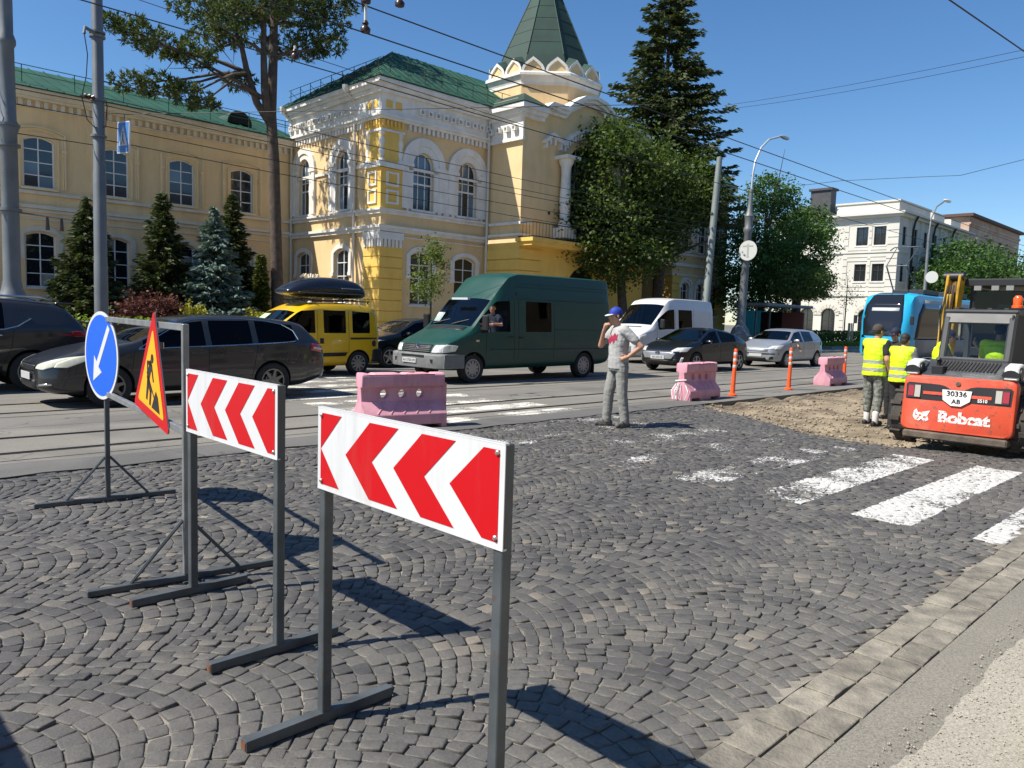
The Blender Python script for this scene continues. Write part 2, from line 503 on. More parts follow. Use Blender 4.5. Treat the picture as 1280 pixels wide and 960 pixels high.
def road_part(name, mb, m, parent=None, smooth=None, kind='structure'):
    o = mb.build(name, m, parent, smooth)
    if parent is None:
        o.location = (OX, OY, 0); o.rotation_euler = (0, 0, TH)
        tag(o, kind=kind)
    return o
o = MB(); o.add([(-900, -900, -0.4), (900, -900, -0.4), (900, 900, -0.4), (-900, 900, -0.4)], [(0, 1, 2, 3)])
road_part('ground', o, FARGROUND)
road = road_part('road', MB().box(-60, 260, 6.72, 18.8, -0.3, 0.0), ASPH)
tb = MB()
for p0, p1 in ((7.5, 7.865), (7.985, 8.935), (9.055, 9.5), (10.9, 11.265), (11.385, 12.335), (12.455, 12.9)):
    tb.add([(-60, p0, 0.005), (200, p0, 0.005), (200, p1, 0.005), (-60, p1, 0.005)], [(0, 1, 2, 3)])
road_part('track_bed', tb, TRACKC, road)
for pc in (7.92, 9.0, 11.32, 12.4):
    sgn = 1 if pc in (7.92, 11.32) else -1
    r = MB()
    r.box(-60, 200, pc - 0.052, pc - 0.005, -0.02, 0.009, 0) if sgn > 0 else r.box(-60, 200, pc + 0.005, pc + 0.052, -0.02, 0.009, 0)
    r.box(-60, 200, pc + 0.048, pc + 0.062, -0.02, 0.008, 0) if sgn > 0 else r.box(-60, 200, pc - 0.062, pc - 0.048, -0.02, 0.008, 0)
    a, c = (pc - 0.005, pc + 0.048) if sgn > 0 else (pc - 0.048, pc + 0.005)
    r.add([(-60, a, 0.0015), (200, a, 0.0015), (200, c, 0.0015), (-60, c, 0.0015)], [(0, 1, 2, 3)], 1)
    r.build('tram_rail', [RAIL, GROOVE], road)
# dark seam of fresh asphalt between cobbles and tracks
bw = MB(); n = 60
pts = []
for i in range(n + 1):
    s = -8 + 19.0 * i / n
    pts.append((s, 6.66 + 0.05 * math.sin(i * 1.7) + 0.03 * random.random(), 7.28 + 0.04 * math.sin(i * 0.9) + 0.05 * random.random()))
vs = []; fs = []
for s, a, c in pts: vs += [(s, a, 0.0055), (s, c, 0.0055)]
for i in range(n): fs.append((2 * i, 2 * i + 2, 2 * i + 3, 2 * i + 1))
bw.add(vs, fs)
road_part('asphalt_patch', bw, ASPH_DARK, road)

# near pavement, dusty strip, far pavement with kerb
pv = MB().box(-60, 120, -60, -0.60, -0.3, -0.002)
q = []; fq = []
for i in range(401):
    s = -4 + 0.04 * i
    q += [(s, -0.601, -0.0021), (s, -0.535 + 0.035 * noise.noise((s * 2.1, 0, 0)) + 0.022 * noise.noise((s * 11, 3, 0)) + 0.012 * noise.noise((s * 31, 5, 0)), -0.0021)]
    q += [(q[-1][0], q[-1][1] + 0.004, -0.012)]
for i in range(400):
    a = 3 * i; fq += [(a, a + 3, a + 4, a + 1), (a + 1, a + 4, a + 5, a + 2)]
pv.add(q, fq)
road_part('pavement', pv, PAVE)
st = MB(); st.box(-60, 120, -0.598, -0.305, -0.3, -0.008)
road_part('gutter_strip', st, STRIP)
road_part('far_pavement', MB().box(-60, 260, 18.96, 22.6, -0.3, 0.12), FARPAVE)
kb = road_part('kerb', MB().box(-60, 260, 18.81, 18.95, -0.3, 0.02), KERB)
kmesh = MB().box(0, 0.985, 18.805, 18.955, -0.1, 0.135).mesh('kerbstone', KERB)
for i in range(60):
    k = link('kerbstone', kmesh, kb); k.location = (-2 + i * 1.0, 0, random.uniform(-0.004, 0.004))
road_part('garden_ground', MB().box(-60, 16.9, 22.7, 60, -0.3, 0.1), GARDEN_BOUNCE)
road_part('forecourt', MB().box(17.0, 260, 22.7, 60, -0.3, 0.11), FARPAVE)

# gutter of big flat slabs, two rows
gutter = road_part('gutter', MB().box(-4, 30, -0.30, -0.002, -0.3, -0.03), SAND)
for row, (pa, pb) in enumerate(((-0.148, -0.006), (-0.298, -0.156))):
    s = -1.2 + row * 0.1
    while s < 8.8:
        L = random.uniform(0.19, 0.33)
        g_ = 0.006
        c = []
        z = random.uniform(-0.008, -0.003)
        j = lambda a=0.008: random.uniform(-a, a)
        outer = [(s + g_ + j(), pa + j(.005)), (s + L / 2, pa + j(.009)), (s + L - g_ + j(), pa + j(.005)), (s + L - g_ + j(), pb + j(.005)), (s + L / 2, pb + j(.006)), (s + g_ + j(), pb + j(.005))]
        cx = sum(q[0] for q in outer) / 6; cy = sum(q[1] for q in outer) / 6
        vs = [(x, y, -0.05) for x, y in outer] + [(x, y, z - 0.002) for x, y in outer]
        vs += [(cx + (x - cx) * 0.97, cy + (y - cy) * 0.95, z + 0.25 * random.uniform(-.003, .003)) for x, y in outer] + [(cx, cy, z + random.uniform(-0.001, 0.001))]
        fs = [(i, (i + 1) % 6, 6 + (i + 1) % 6, 6 + i) for i in range(6)] + [(6 + i, 6 + (i + 1) % 6, 12 + (i + 1) % 6, 12 + i) for i in range(6)] + [(12 + i, 12 + (i + 1) % 6, 18) for i in range(6)]
        MB().add(vs, fs).build('paving_slab', SLAB, gutter)
        s += L

# --- cobbles laid in segmental arcs
def dirt_edge(p):           # the street has been dug up beyond this line
    pp = [0, 0.8, 2.3, 2.9, 3.7, 5.2, 5.96, 6.7]; ss = [9.6, 9.2, 8.5, 8.45, 8.65, 9.7, 10.0, 10.7]
    return np.interp(p, pp, ss)
LANE, ROW, SAG = 1.22, 0.089, 0.35
stones = []
p_lo, p_hi = 0.0, 6.70
lane0 = -0.25
nl = int((p_hi - lane0) / LANE) + 2
for li in range(nl):
    pa = lane0 + li * LANE; pc = pa + LANE / 2; hw = LANE / 2
    f = lambda p, k: (k * ROW + SAG * (1 - ((p - pc) / hw) ** 2))
    off = random.uniform(0, ROW)
    for k in range(-46, 125):
        q = pa + random.uniform(-0.03, 0.02)
        end = pa + LANE + random.uniform(-0.02, 0.03)
        while q < end - 0.03:
            slope = -2 * SAG * (q - pc) / hw ** 2
            wd = random.uniform(0.080, 0.110) / math.sqrt(1 + slope * slope)
            q2 = min(q + wd, end)
            if end - q2 < 0.04: q2 = end
            def corner(p, kk):
                sl = -2 * SAG * (p - pc) / hw ** 2
                ca = 1 / math.sqrt(1 + sl * sl); sa = -sl * ca
                pn = p + (kk * ROW) * ca * sa
                return (f(pn, k) + off + kk * ROW, pn) if kk else (f(p, k) + off, p)
            c = [corner(q, 0), corner(q2, 0), corner(q2, 1), corner(q, 1)]
            q = q2
            mp = sum(x[1] for x in c) / 4; ms = sum(x[0] for x in c) / 4
            if mp < 0.03 or mp > 6.68 or ms < -3.4 or ms > dirt_edge(mp) - 0.05: continue
            if min(x[1] for x in c) < -0.03:
                c = [(x[0], max(x[1], -0.004)) for x in c]
            stones.append(c)
C = np.array(stones)                       # (n,4,2)
nS = len(C)
C += RNG.normal(0, 0.0038, C.shape)
ctr = C.mean(axis=1, keepdims=True)
size = np.linalg.norm(C[:, 2] - C[:, 0], axis=1)
C = ctr + (C - ctr) * (1 - 0.0042 / np.maximum(size, 0.06)[:, None, None] * RNG.uniform(0.5, 1.9, (nS, 1, 1)))
# eight-point rounded outline
t = 0.2
out = []
for i in range(4):
    a = C[:, i]; nx = C[:, (i + 1) % 4]; pv = C[:, (i - 1) % 4]
    mid = (a + nx) / 2
    out.append(a + (nx - a) * 0.022 + (pv - a) * 0.022)
    out.append(mid + (mid - ctr[:, 0]) * RNG.uniform(-0.03, 0.05, (nS, 1)))
R8 = np.stack(out, axis=1)                 # (n,8,2)
zt = RNG.normal(0, 0.0032, (nS, 1)) - 0.004
tilt = RNG.normal(0, 0.035, (nS, 2))
def lift(R, extra):
    z = zt + ((R - ctr) * tilt[:, None, :]).sum(-1) + extra
    return np.concatenate([R, z[..., None]], axis=-1)
base8 = np.concatenate([R8, np.full((nS, 8, 1), -0.045)], axis=-1)
mid8 = lift(R8, -0.0055)
in8 = lift(ctr + (R8 - ctr) * 0.972, -0.0014)
top8 = lift(ctr + (R8 - ctr) * 0.84, RNG.normal(0.0, 0.0014, (nS, 8)))
cen = lift(ctr, 0.0015)
SV = np.concatenate([base8, mid8, in8, top8, cen], axis=1)     # (n,33,3)
loc = []
for r in range(3):
    for k in range(8):
        loc.append((r * 8 + k, r * 8 + (k + 1) % 8, (r + 1) * 8 + (k + 1) % 8, (r + 1) * 8 + k))
for k in range(0, 8, 2): loc.append((24 + k, 24 + k + 1, 24 + (k + 2) % 8, 32))
loc = np.array(loc)
# which stones show largest: nearest to the camera within view
wx = OX + US.x * ctr[:, 0, 0] + UP_.x * ctr[:, 0, 1]; wy = OY + US.y * ctr[:, 0, 0] + UP_.y * ctr[:, 0, 1]
dist = np.hypot(wx, wy)
inview = (np.abs(wx / np.maximum(wy, 0.1)) < 0.70) & (dist > 2.55)
order = np.argsort(np.where(inview, dist, dist + 100))
near = order[:300]; rest = order[300:]
bedv = []; nb1, nb2 = 220, 110
for j in range(nb2 + 1):
    p = 6.75 * j / nb2
    for i in range(nb1 + 1):
        s = -4 + (float(dirt_edge(p)) - 0.05 + 4) * i / nb1
        bedv.append((s, p, -0.0145 + 0.006 * noise.noise((s * 0.9, p * 0.9, 3)) + 0.004 * noise.noise((s * 4, p * 4, 7))))
bedf = [(j * (nb1 + 1) + i, j * (nb1 + 1) + i + 1, (j + 1) * (nb1 + 1) + i + 1, (j + 1) * (nb1 + 1) + i) for j in range(nb2) for i in range(nb1)]
cob = road_part('cobbled_street', MB().add(bedv, bedf), SAND, smooth=80)
for i in near:
    me = np_mesh('cobblestone', SV[i], loc, COBBLE, True)
    link('cobblestone', me, cob)
FV = SV[rest].reshape(-1, 3)
FQ = (loc[None] + (np.arange(len(rest)) * 33)[:, None, None]).reshape(-1, 4)
tag(link('cobblestones', np_mesh('cobblestones', FV, FQ, COBBLE, True), cob), kind='stuff')
# cobbles beyond the reach of single stones (mostly behind the machines)
road_part('far_street', MB().box(26, 200, 0, 6.72, -0.3, -0.004), ASPH)

# --- dug-up earth
nsx, npy = 150, 70
gs = np.linspace(8.0, 27.0, nsx); gp = np.linspace(-0.2, 6.71, npy)
DV = []
for p in gp:
    e = dirt_edge(p)
    for s in gs:
        s2 = e - 0.12 + (s - 8.0) * (27 - e + 0.12) / 19.0
        d = min(1.0, max(0.0, (s2 - e) / 0.9))
        h = -0.035 - 0.10 * d * min(1.0, (6.72 - p) / 0.35 + 0.2)
        h += 0.05 * (noise.noise((s2 * 1.1, p * 1.1, 0)) + 0.6 * noise.noise((s2 * 3.1, p * 3.1, 4))) * (0.25 + d) + 0.022 * noise.noise((s2 * 9, p * 9, 2))
        if s2 < e: h = min(h, -0.02)
        DV.append((s2, p, h))
DF = [(j * nsx + i, j * nsx + i + 1, (j + 1) * nsx + i + 1, (j + 1) * nsx + i) for j in range(npy - 1) for i in range(nsx - 1)]
dirt = road_part('dug_earth', MB().add(DV, DF), EARTH, smooth=80)
# loose stones and clods
cl = []; ncl = 2600
ico = [(1, 0, 0), (-1, 0, 0), (0, 1, 0), (0, -1, 0), (0, 0, 1), (0, 0, -1)]
icf = [(0, 2, 4), (2, 1, 4), (1, 3, 4), (3, 0, 4), (2, 0, 5), (1, 2, 5), (3, 1, 5), (0, 3, 5)]
CV = []; CF = []
for i in range(ncl):
    p = random.uniform(0.5, 6.65); s = dirt_edge(p) + abs(random.gauss(0, 4.5)) - 0.05
    if s > 26: continue
    r = random.choice((0.008, 0.012, 0.016, 0.022, 0.035)) * random.uniform(0.7, 1.3)
    d = min(1.0, max(0.0, (s - dirt_edge(p)) / 0.9))
    h = -0.035 - 0.10 * d * min(1.0, (6.72 - p) / 0.35 + 0.2) + 0.05 * (noise.noise((s * 1.1, p * 1.1, 0)) + 0.6 * noise.noise((s * 3.1, p * 3.1, 4))) * (0.25 + d)
    b0 = len(CV)
    for v in ico: CV.append((s + v[0] * r * random.uniform(.7, 1.4), p + v[1] * r * random.uniform(.7, 1.4), h + r * 0.4 + v[2] * r * random.uniform(.5, 1)))
    CF += [tuple(b0 + k for k in f_) for f_ in icf]
o = link('loose_clods', np_mesh('loose_clods', CV, CF, CLOD)); o.location = (OX, OY, 0); o.rotation_euler = (0, 0, TH)
tag(o, 'loose clods and pebbles scattered over the dug-up earth', 'rubble', kind='stuff')
# grit swept into the gutter and the pavement edge
CV = []; CF = []
for i in range(3000):
    p = -0.45 - abs(random.gauss(0, 0.45)); s = random.uniform(0.1, 5)
    r = random.uniform(0.0015, 0.005) * random.choice((1, 1, 1, 1.6))
    b0 = len(CV)
    for v in ico: CV.append((s + v[0] * r * random.uniform(.7, 1.4), p + v[1] * r * random.uniform(.7, 1.4), 0.001 + v[2] * r * random.uniform(.5, 1)))
    CF += [tuple(b0 + k for k in f_) for f_ in icf]
o = link('grit', np_mesh('grit', CV, CF, mat('pale_grit', (0.24, 0.215, 0.165), 0.95, col2=(0.42, 0.385, 0.31), scale=30))); o.location = (OX, OY, 0); o.rotation_euler = (0, 0, TH)
tag(o, 'fine grit lying on the pale pavement edge', 'grit', kind='stuff')
# ================================================================ ROAD SIGNS
RED = mat('sign_red', (0.50, 0.002, 0.006), 0.5, spec=0.3)
SWHITE = mat('sign_white', (0.60, 0.61, 0.615), 0.5, spec=0.3)
SBLUE = mat('sign_blue', (0.006, 0.11, 0.66), 0.5, spec=0.3)
SYEL = mat('sign_yellow', (0.86, 0.40, 0.01), 0.5, spec=0.3)
SBLK = mat('sign_black', (0.012, 0.012, 0.012), 0.5)
ALUB = mat('sign_back', (0.38, 0.39, 0.40), 0.4, 0.7)
LSTEEL = mat('pale_frame_steel', (0.27, 0.28, 0.285), 0.42, 0.5, var=0.2, scale=8)
grime(SWHITE, 0.35, (0.22, 0.2, 0.17), True, 9.0, 0.52, 0.8); grime(RED, 0.3, (0.25, 0.1, 0.08), True, 9.0, 0.54, 0.8)
BOLT = mat('bolt', (0.45, 0.44, 0.42), 0.4, 0.8)
RUST = mat('rusty_end', (0.16, 0.06, 0.025), 0.9, var=0.4, scale=40)

grime(STEEL, 0.6, (0.12, 0.06, 0.035), False, 14.0, 0.58, 0.7)
def street_empty(name, s, p, label, cat, group=None, rz=0.0, z=0.0):
    return empty(name, RP(s, p, z), TH + rz, label, cat, group)

def chevron_board(s, pL, pR, z0, z1, label, lean=0.0):
    """board across the street; local x along the street, local y across (away)"""
    r = street_empty('chevron_board', s, (pL + pR) / 2, label, 'road sign', 'red and white chevron boards')
    hL = (pL - pR) / 2
    r.rotation_euler[1] = 0
    t = 0.02
    for side, y in ((1, hL), (-1, -hL)):
        MB().box(-t, t, y - t, y + t, 0.04, z1 - 0.004, 0).build('post', STEEL, r, bevel=0.003)
        ft = MB(); ft.box(-0.33, 0.31, y - 0.022, y + 0.022, 0.0, 0.042, 0)
        ft.box(-0.3325, -0.3303, y - 0.017, y + 0.017, 0.005, 0.037, 1)
        ft.build('foot', [STEEL, RUST], r, bevel=0.003)
    # panel in front of the posts (towards -x)
    W = 2 * hL + 0.05; H = z1 - z0
    p = MB(); p.box(-t - 0.004, -t - 0.001, -W / 2, W / 2, z0, z1, 0)
    # folded rim
    for a, b_ in (((-W / 2, z0), (W / 2, z0 + 0.006)), ((-W / 2, z1 - 0.006), (W / 2, z1))):
        p.box(-t - 0.0045, -t + 0.012, a[0], b_[0], a[1], b_[1], 0)
    panel = p.build('panel', [SWHITE], r)
    m = 0.022
    x = -t - 0.0055
    # chevrons in panel coordinates: a from 0 (left as seen, +y) to 1
    def P(a, h): return (x, W / 2 - m - a * (W - 2 * m), z0 + m + h * (H - 2 * m))
    pol = [[(0.0, 1), (0.155, 1), (0.0, 0.47)], [(0.0, 0.47), (0.13, 0.0), (0.0, 0.0)]]
    k = 0.205
    pol[0] = [(0.0, 0.0), (0.13, 0.0), (0.0, 0.5), (0.145, 1.0), (0.0, 1.0)]
    pol = [[(0.0, 0.5), (0.145, 1.0), (0.0, 1.0)], [(0.0, 0.0), (0.13, 0.0), (0.0, 0.5)]]
    def chev(a0, w, d):
        return [(a0, 0.5), (a0 + d, 1.0), (a0 + d + w, 1.0), (a0 + w, 0.5), (a0 + d + w, 0.0), (a0 + d, 0.0)]
    pol.append(chev(0.175, 0.17, 0.155)); pol.append(chev(0.475, 0.17, 0.155))
    pol.append([(0.775, 0.5), (0.93, 1.0), (1.0, 1.0), (1.0, 0.0), (0.93, 0.0)])
    for q in pol:
        vs = [P(a, h) for a, h in q] + [(x + 0.001,) + P(a, h)[1:] for a, h in q]
        n = len(q)
        c = MB().add(vs, [tuple(range(n)), tuple(range(2 * n - 1, n - 1, -1))] + [(i, (i + 1) % n, n + (i + 1) % n, n + i) for i in range(n)])
        c.build('red_chevron', RED, panel)
    for yy in (hL - 0.005, -hL + 0.005):
        for zz in (z0 + 0.035, z1 - 0.03):
            MB().lathe([(0.008, 0), (0.008, -0.004), (0.005, -0.007)], 8, axis='x', c=(x - 0.0005, yy, zz)).build('bolt', BOLT, panel, smooth=40)
    return r
b1 = chevron_board(-1.06, 1.12, 0.145, 0.925, 1.24, 'red and white chevron board on grey posts, closest to the gutter slabs')
b2 = chevron_board(-0.90, 2.79, 1.80, 0.915, 1.26, 'red and white chevron board standing next to the triangular roadworks sign frame')

b3 = chevron_board(-2.87, 2.72, 1.75, 0.915, 1.26, 'red and white chevron board standing apart, nearest the dark foot of the cobbled slope')
b3['label'] = 'red and white chevron board casting only its shadow onto the cobbles'

# frame carrying the blue disc and the roadworks triangle
fr = street_empty('sign_frame', -0.72, 4.15, 'grey steel stand with braced feet carrying the blue disc and the roadworks triangle', 'sign stand')
ang = math.atan2(0.25, 2.25)
fr.rotation_euler[2] = TH - ang
hw = 1.13; Z = 1.50; q = 0.0175
for y in (hw, -hw):
    MB().box(-q, q, y - q, y + q, 0.035, Z, 0).build('post', STEEL if y > 0 else LSTEEL, fr, bevel=0.003)
    MB().box(-0.52, 0.52, y - 0.02, y + 0.02, 0.0, 0.035).build('foot', STEEL, fr, bevel=0.003)
    for sg in (-1, 1):
        MB().tube([(sg * 0.30, y, 0.035), (sg * 0.018, y, 0.36)], 0.011, 6).build('brace', STEEL, fr)
MB().box(-q * .9, q * .9, -hw + q, hw - q, Z - 0.04, Z).build('crossbar', LSTEEL, fr, bevel=0.003)
MB().box(-q * .9, q * .9, -hw + q, hw - q, 0.86, 0.90).build('crossbar', LSTEEL, fr, bevel=0.003)

def disc_rings(mb, R, x0, x1, c, mi=0, n=48):
    mb.prism([(c[0] + R * math.cos(2 * math.pi * k / n), c[1] + R * math.sin(2 * math.pi * k / n)) for k in range(n)], 'x', x0, x1, mi)
ds = empty('round_sign', (0, 0, 0), 0, 'round blue sign with a white arrow pointing down to the left', 'road sign')
ds.location = fr.matrix_basis @ Vector((-0.024, hw + 0.03, 1.185)); ds.rotation_euler = (0, 0, TH + rad(3))
R = 0.355
d = MB(); disc_rings(d, R, -0.006, 0.0, (0, 0), 0); d.build('plate', ALUB, ds)
d = MB(); disc_rings(d, R, -0.0085, -0.007, (0, 0)); rim = d.build('rim', SWHITE, ds)
d = MB(); disc_rings(d, R - 0.028, -0.0105, -0.0095, (0, 0)); face = d.build('face', SBLUE, ds)
# arrow: as seen (a to the right, h up); local y = -a
arr = [(0.155, 0.17), (0.105, 0.205), (-0.075, -0.085), (-0.115, -0.045), (-0.165, -0.215), (0.01, -0.175), (-0.035, -0.135)]
arr = [(0.20, 0.215), (0.16, 0.25), (-0.085, -0.055), (-0.135, -0.005), (-0.165, -0.215), (0.02, -0.135), (-0.045, -0.095)]
vs = [(-0.0125, -a, h) for a, h in arr] + [(-0.0115, -a, h) for a, h in arr]
n = len(arr)
MB().add(vs, [tuple(range(n)), tuple(range(2 * n - 1, n - 1, -1))] + [(i, (i + 1) % n, n + (i + 1) % n, n + i) for i in range(n)]).build('arrow', SWHITE, ds)

tr = empty('roadworks_sign', (0, 0, 0), 0, 'triangular red-edged yellow roadworks sign with a digging figure', 'road sign')
tr.location = fr.matrix_basis @ Vector((-0.028, -0.50, 1.11)); tr.rotation_euler = (rad(8), 0, TH - rad(5))
def tri(mb, r, x0, x1, rr, mi=0):
    pts = []
    for k in range(3):
        a = math.pi / 2 + k * 2 * math.pi / 3
        cx, cy = (r - 2 * rr) * math.cos(a), (r - 2 * rr) * math.sin(a)
        for j in (-60, -30, 0, 30, 60):
            pts.append((-(cx + rr * math.cos(a + rad(j))), cy + rr * math.sin(a + rad(j))))
    mb.prism(pts, 'x', x0, x1, mi)
m_ = MB(); tri(m_, 0.475, -0.006, 0, 0.025); m_.build('plate', ALUB, tr)
m_ = MB(); tri(m_, 0.475, -0.0085, -0.007, 0.025); m_.build('rim', RED, tr)
m_ = MB(); tri(m_, 0.352, -0.0105, -0.0095, 0.018); m_.build('face', SYEL, tr)
# digging figure
fg = MB()
def flat(pts, mb=fg, x=-0.0125):
    vs = [(x, -a, h) for a, h in pts] + [(x + 0.001, -a, h) for a, h in pts]; n = len(pts)
    mb.add(vs, [tuple(range(n)), tuple(range(2 * n - 1, n - 1, -1))] + [(i, (i + 1) % n, n + (i + 1) % n, n + i) for i in range(n)])
def limb(a, b, w0, w1):
    a = Vector(a); b = Vector(b); t = (b - a).normalized(); n = Vector((-t.y, t.x))
    flat([tuple(a + n * w0), tuple(b + n * w1), tuple(b - n * w1), tuple(a - n * w0)])
flat([(0.01 + 0.03 * math.cos(k * math.pi / 6), 0.158 + 0.03 * math.sin(k * math.pi / 6)) for k in range(12)])
limb((-0.01, 0.13), (-0.075, 0.0), 0.03, 0.028)
limb((-0.06, 0.02), (-0.09, -0.13), 0.026, 0.016)
limb((-0.07, 0.02), (0.0, -0.06), 0.026, 0.02); limb((0.0, -0.05), (-0.01, -0.15), 0.02, 0.016)
limb((0.0, 0.12), (-0.095, 0.115), 0.014, 0.012); limb((-0.095, 0.12), (-0.08, 0.03), 0.012, 0.012)
limb((0.0, 0.11), (0.055, 0.015), 0.014, 0.011)
limb((-0.10, 0.05), (0.12, -0.11), 0.007, 0.007)
flat([(0.03, -0.155), (0.215, -0.155), (0.165, -0.06), (0.115, -0.03)])
fg.build('figure', SBLK, tr)
# ================================================================ BUILDINGS
YEL = mat('ochre_plaster', (0.70, 0.50, 0.255), 0.9, col2=(0.77, 0.57, 0.315), scale=1.2, bump=0.12, bscale=30)
YELW = mat('shade_lifted_plaster', (0.75, 0.545, 0.29), 0.9, col2=(0.82, 0.61, 0.34), scale=1.0, bump=0.12, bscale=30)  # same plaster made paler for the wing, lifting its shade by colour
YELD = mat('deep_yellow_plaster', (0.76, 0.48, 0.10), 0.85, col2=(0.82, 0.54, 0.13), scale=1.4, bump=0.1, bscale=30)
TRIM = mat('white_stucco', (0.68, 0.655, 0.60), 0.85, col2=(0.79, 0.765, 0.715), scale=2.2, bump=0.1, bscale=30)
TRIMG = mat('greyed_stucco', (0.64, 0.58, 0.46), 0.9, col2=(0.72, 0.66, 0.54), scale=2.0)
TRIMY = mat('cream_moulding', (0.74, 0.58, 0.33), 0.9, col2=(0.80, 0.64, 0.40), scale=2.0)
SASH = mat('white_sash', (0.74, 0.74, 0.72), 0.5)
GREENR = mat('green_roof_sheet', (0.004, 0.055, 0.030), 0.7, col2=(0.007, 0.080, 0.044), scale=0.8)
GREENS = mat('dark_green_spire', (0.008, 0.030, 0.022), 0.75, col2=(0.018, 0.055, 0.040), scale=1.0)
IRON = mat('black_iron', (0.015, 0.015, 0.016), 0.5, 0.3)
PANE = mat('dark_pane', (0.012, 0.016, 0.02), 0.06, spec=0.9, bump=0.05, bscale=1.5)
PANEB = mat('sky_reflection_pane', (0.10, 0.16, 0.21), 0.08, spec=0.9, bump=0.04, bscale=1.2)  # blue of the reflected sky put into the pane colour
PANEC = mat('curtained_pane', (0.22, 0.225, 0.21), 0.12, spec=0.8, col2=(0.34, 0.345, 0.32), scale=5)
PIPE = mat('drain_pipe', (0.62, 0.58, 0.50), 0.5)

for m_, a_ in ((YEL, 0.34), (YELW, 0.34), (YELD, 0.26), (TRIM, 0.34), (TRIMG, 0.3)): grime(m_, a_, (0.26, 0.20, 0.12), True, 1.7, 0.48, 0.8)
class Face:
    """a wall plane inside a building: u runs along it, d goes inward"""
    def __init__(s, kind, at): s.kind = kind; s.at = at
    def P(s, u, d, z):
        if s.kind == 'front': return (u, s.at + d, z)       # looks to -y
        if s.kind == 'left': return (s.at + d, u, z)        # looks to -x
        if s.kind == 'right': return (s.at - d, u, z)
def outline(uc, w, z0, z1, rise, n=10):
    """opening outline, starting bottom-left going up, over and down"""
    h = w / 2
    pts = [(uc - h, z0)]
    if rise <= 0: return pts + [(uc - h, z1), (uc + h, z1), (uc + h, z0)]
    if rise >= h * 0.98:
        for k in range(n + 1):
            a = math.pi * (1 - k / n); pts.append((uc + h * math.cos(a), z1 - rise + rise * math.sin(a)))
    else:
        R = (h * h + rise * rise) / (2 * rise); a0 = math.asin(h / R)
        for k in range(n + 1):
            a = -a0 + 2 * a0 * k / n; pts.append((uc + R * math.sin(a), z1 - R + R * math.cos(a)))
    return pts + [(uc + h, z0)]
def arc_z(u, uc, w, z1, rise):
    h = w / 2; x = min(h, abs(u - uc))
    if rise <= 0: return z1
    if rise >= h * 0.98: return z1 - rise + rise * math.sqrt(max(0, 1 - (x / h) ** 2))
    R = (h * h + rise * rise) / (2 * rise)
    return z1 - R + math.sqrt(R * R - x * x)
def wall(F, u0, u1, z0, z1, ops, depth=0.24, mb=None, mi=0):
    mb = mb or MB()
    us = sorted({u0, u1} | {x for o in ops for x in (o[0] - o[1] / 2, o[0] + o[1] / 2)})
    zs = sorted({z0, z1} | {x for o in ops for x in (o[2], o[3])})
    for i in range(len(us) - 1):
        for j in range(len(zs) - 1):
            mu = (us[i] + us[i + 1]) / 2; mz = (zs[j] + zs[j + 1]) / 2
            if any(abs(mu - o[0]) < o[1] / 2 and o[2] < mz < o[3] for o in ops): continue
            mb.add([F.P(us[i], 0, zs[j]), F.P(us[i + 1], 0, zs[j]), F.P(us[i + 1], 0, zs[j + 1]), F.P(us[i], 0, zs[j + 1])], [(0, 1, 2, 3)], mi)
    for o in ops:
        pts = outline(*o[:5])
        for a, b in zip(pts, pts[1:] + pts[:1]):
            mb.add([F.P(a[0], 0, a[1]), F.P(b[0], 0, b[1]), F.P(b[0], depth, b[1]), F.P(a[0], depth, a[1])], [(0, 1, 2, 3)], mi)
        arc = [q for q in pts[1:-1]]
        for a, b in zip(arc, arc[1:]):
            if abs(a[1] - o[3]) < 1e-6 and abs(b[1] - o[3]) < 1e-6: continue
            mb.add([F.P(a[0], 0, a[1]), F.P(b[0], 0, b[1]), F.P(b[0], 0, o[3]), F.P(a[0], 0, o[3])], [(0, 1, 2, 3)], mi)
    return mb
def fbox(mb, F, u0, u1, d0, d1, z0, z1, mi=0):
    a = F.P(u0, d0, z0); b = F.P(u1, d1, z1)
    mb.box(a[0], b[0], a[1], b[1], a[2], b[2], mi)
def band_along(mb, F, pts, wid, d0, d1, closed=False, mi=0):
    """a moulding that follows an outline, growing outward from it"""
    P2 = [Vector(q) for q in pts]; n = len(P2)
    offs = []
    for i in range(n):
        a = P2[max(0, i - 1)]; b = P2[min(n - 1, i + 1)]
        t = (b - a).normalized(); nrm = Vector((-t.y, t.x))
        if 0 < i < n - 1:
            t1 = (P2[i] - a).normalized(); t2 = (b - P2[i]).normalized()
            c = max(0.5, (1 + t1.dot(t2)) / 2) ** 0.5
            nrm = nrm / c
        offs.append(P2[i] + nrm * wid)
    for i in range(n - 1):
        q = [P2[i], P2[i + 1], offs[i + 1], offs[i]]
        vs = [F.P(v.x, d0, v.y) for v in q] + [F.P(v.x, d1, v.y) for v in q]
        mb.add(vs, [(0, 1, 2, 3), (7, 6, 5, 4), (0, 4, 5, 1), (1, 5, 6, 2), (2, 6, 7, 3), (3, 7, 4, 0)], mi)
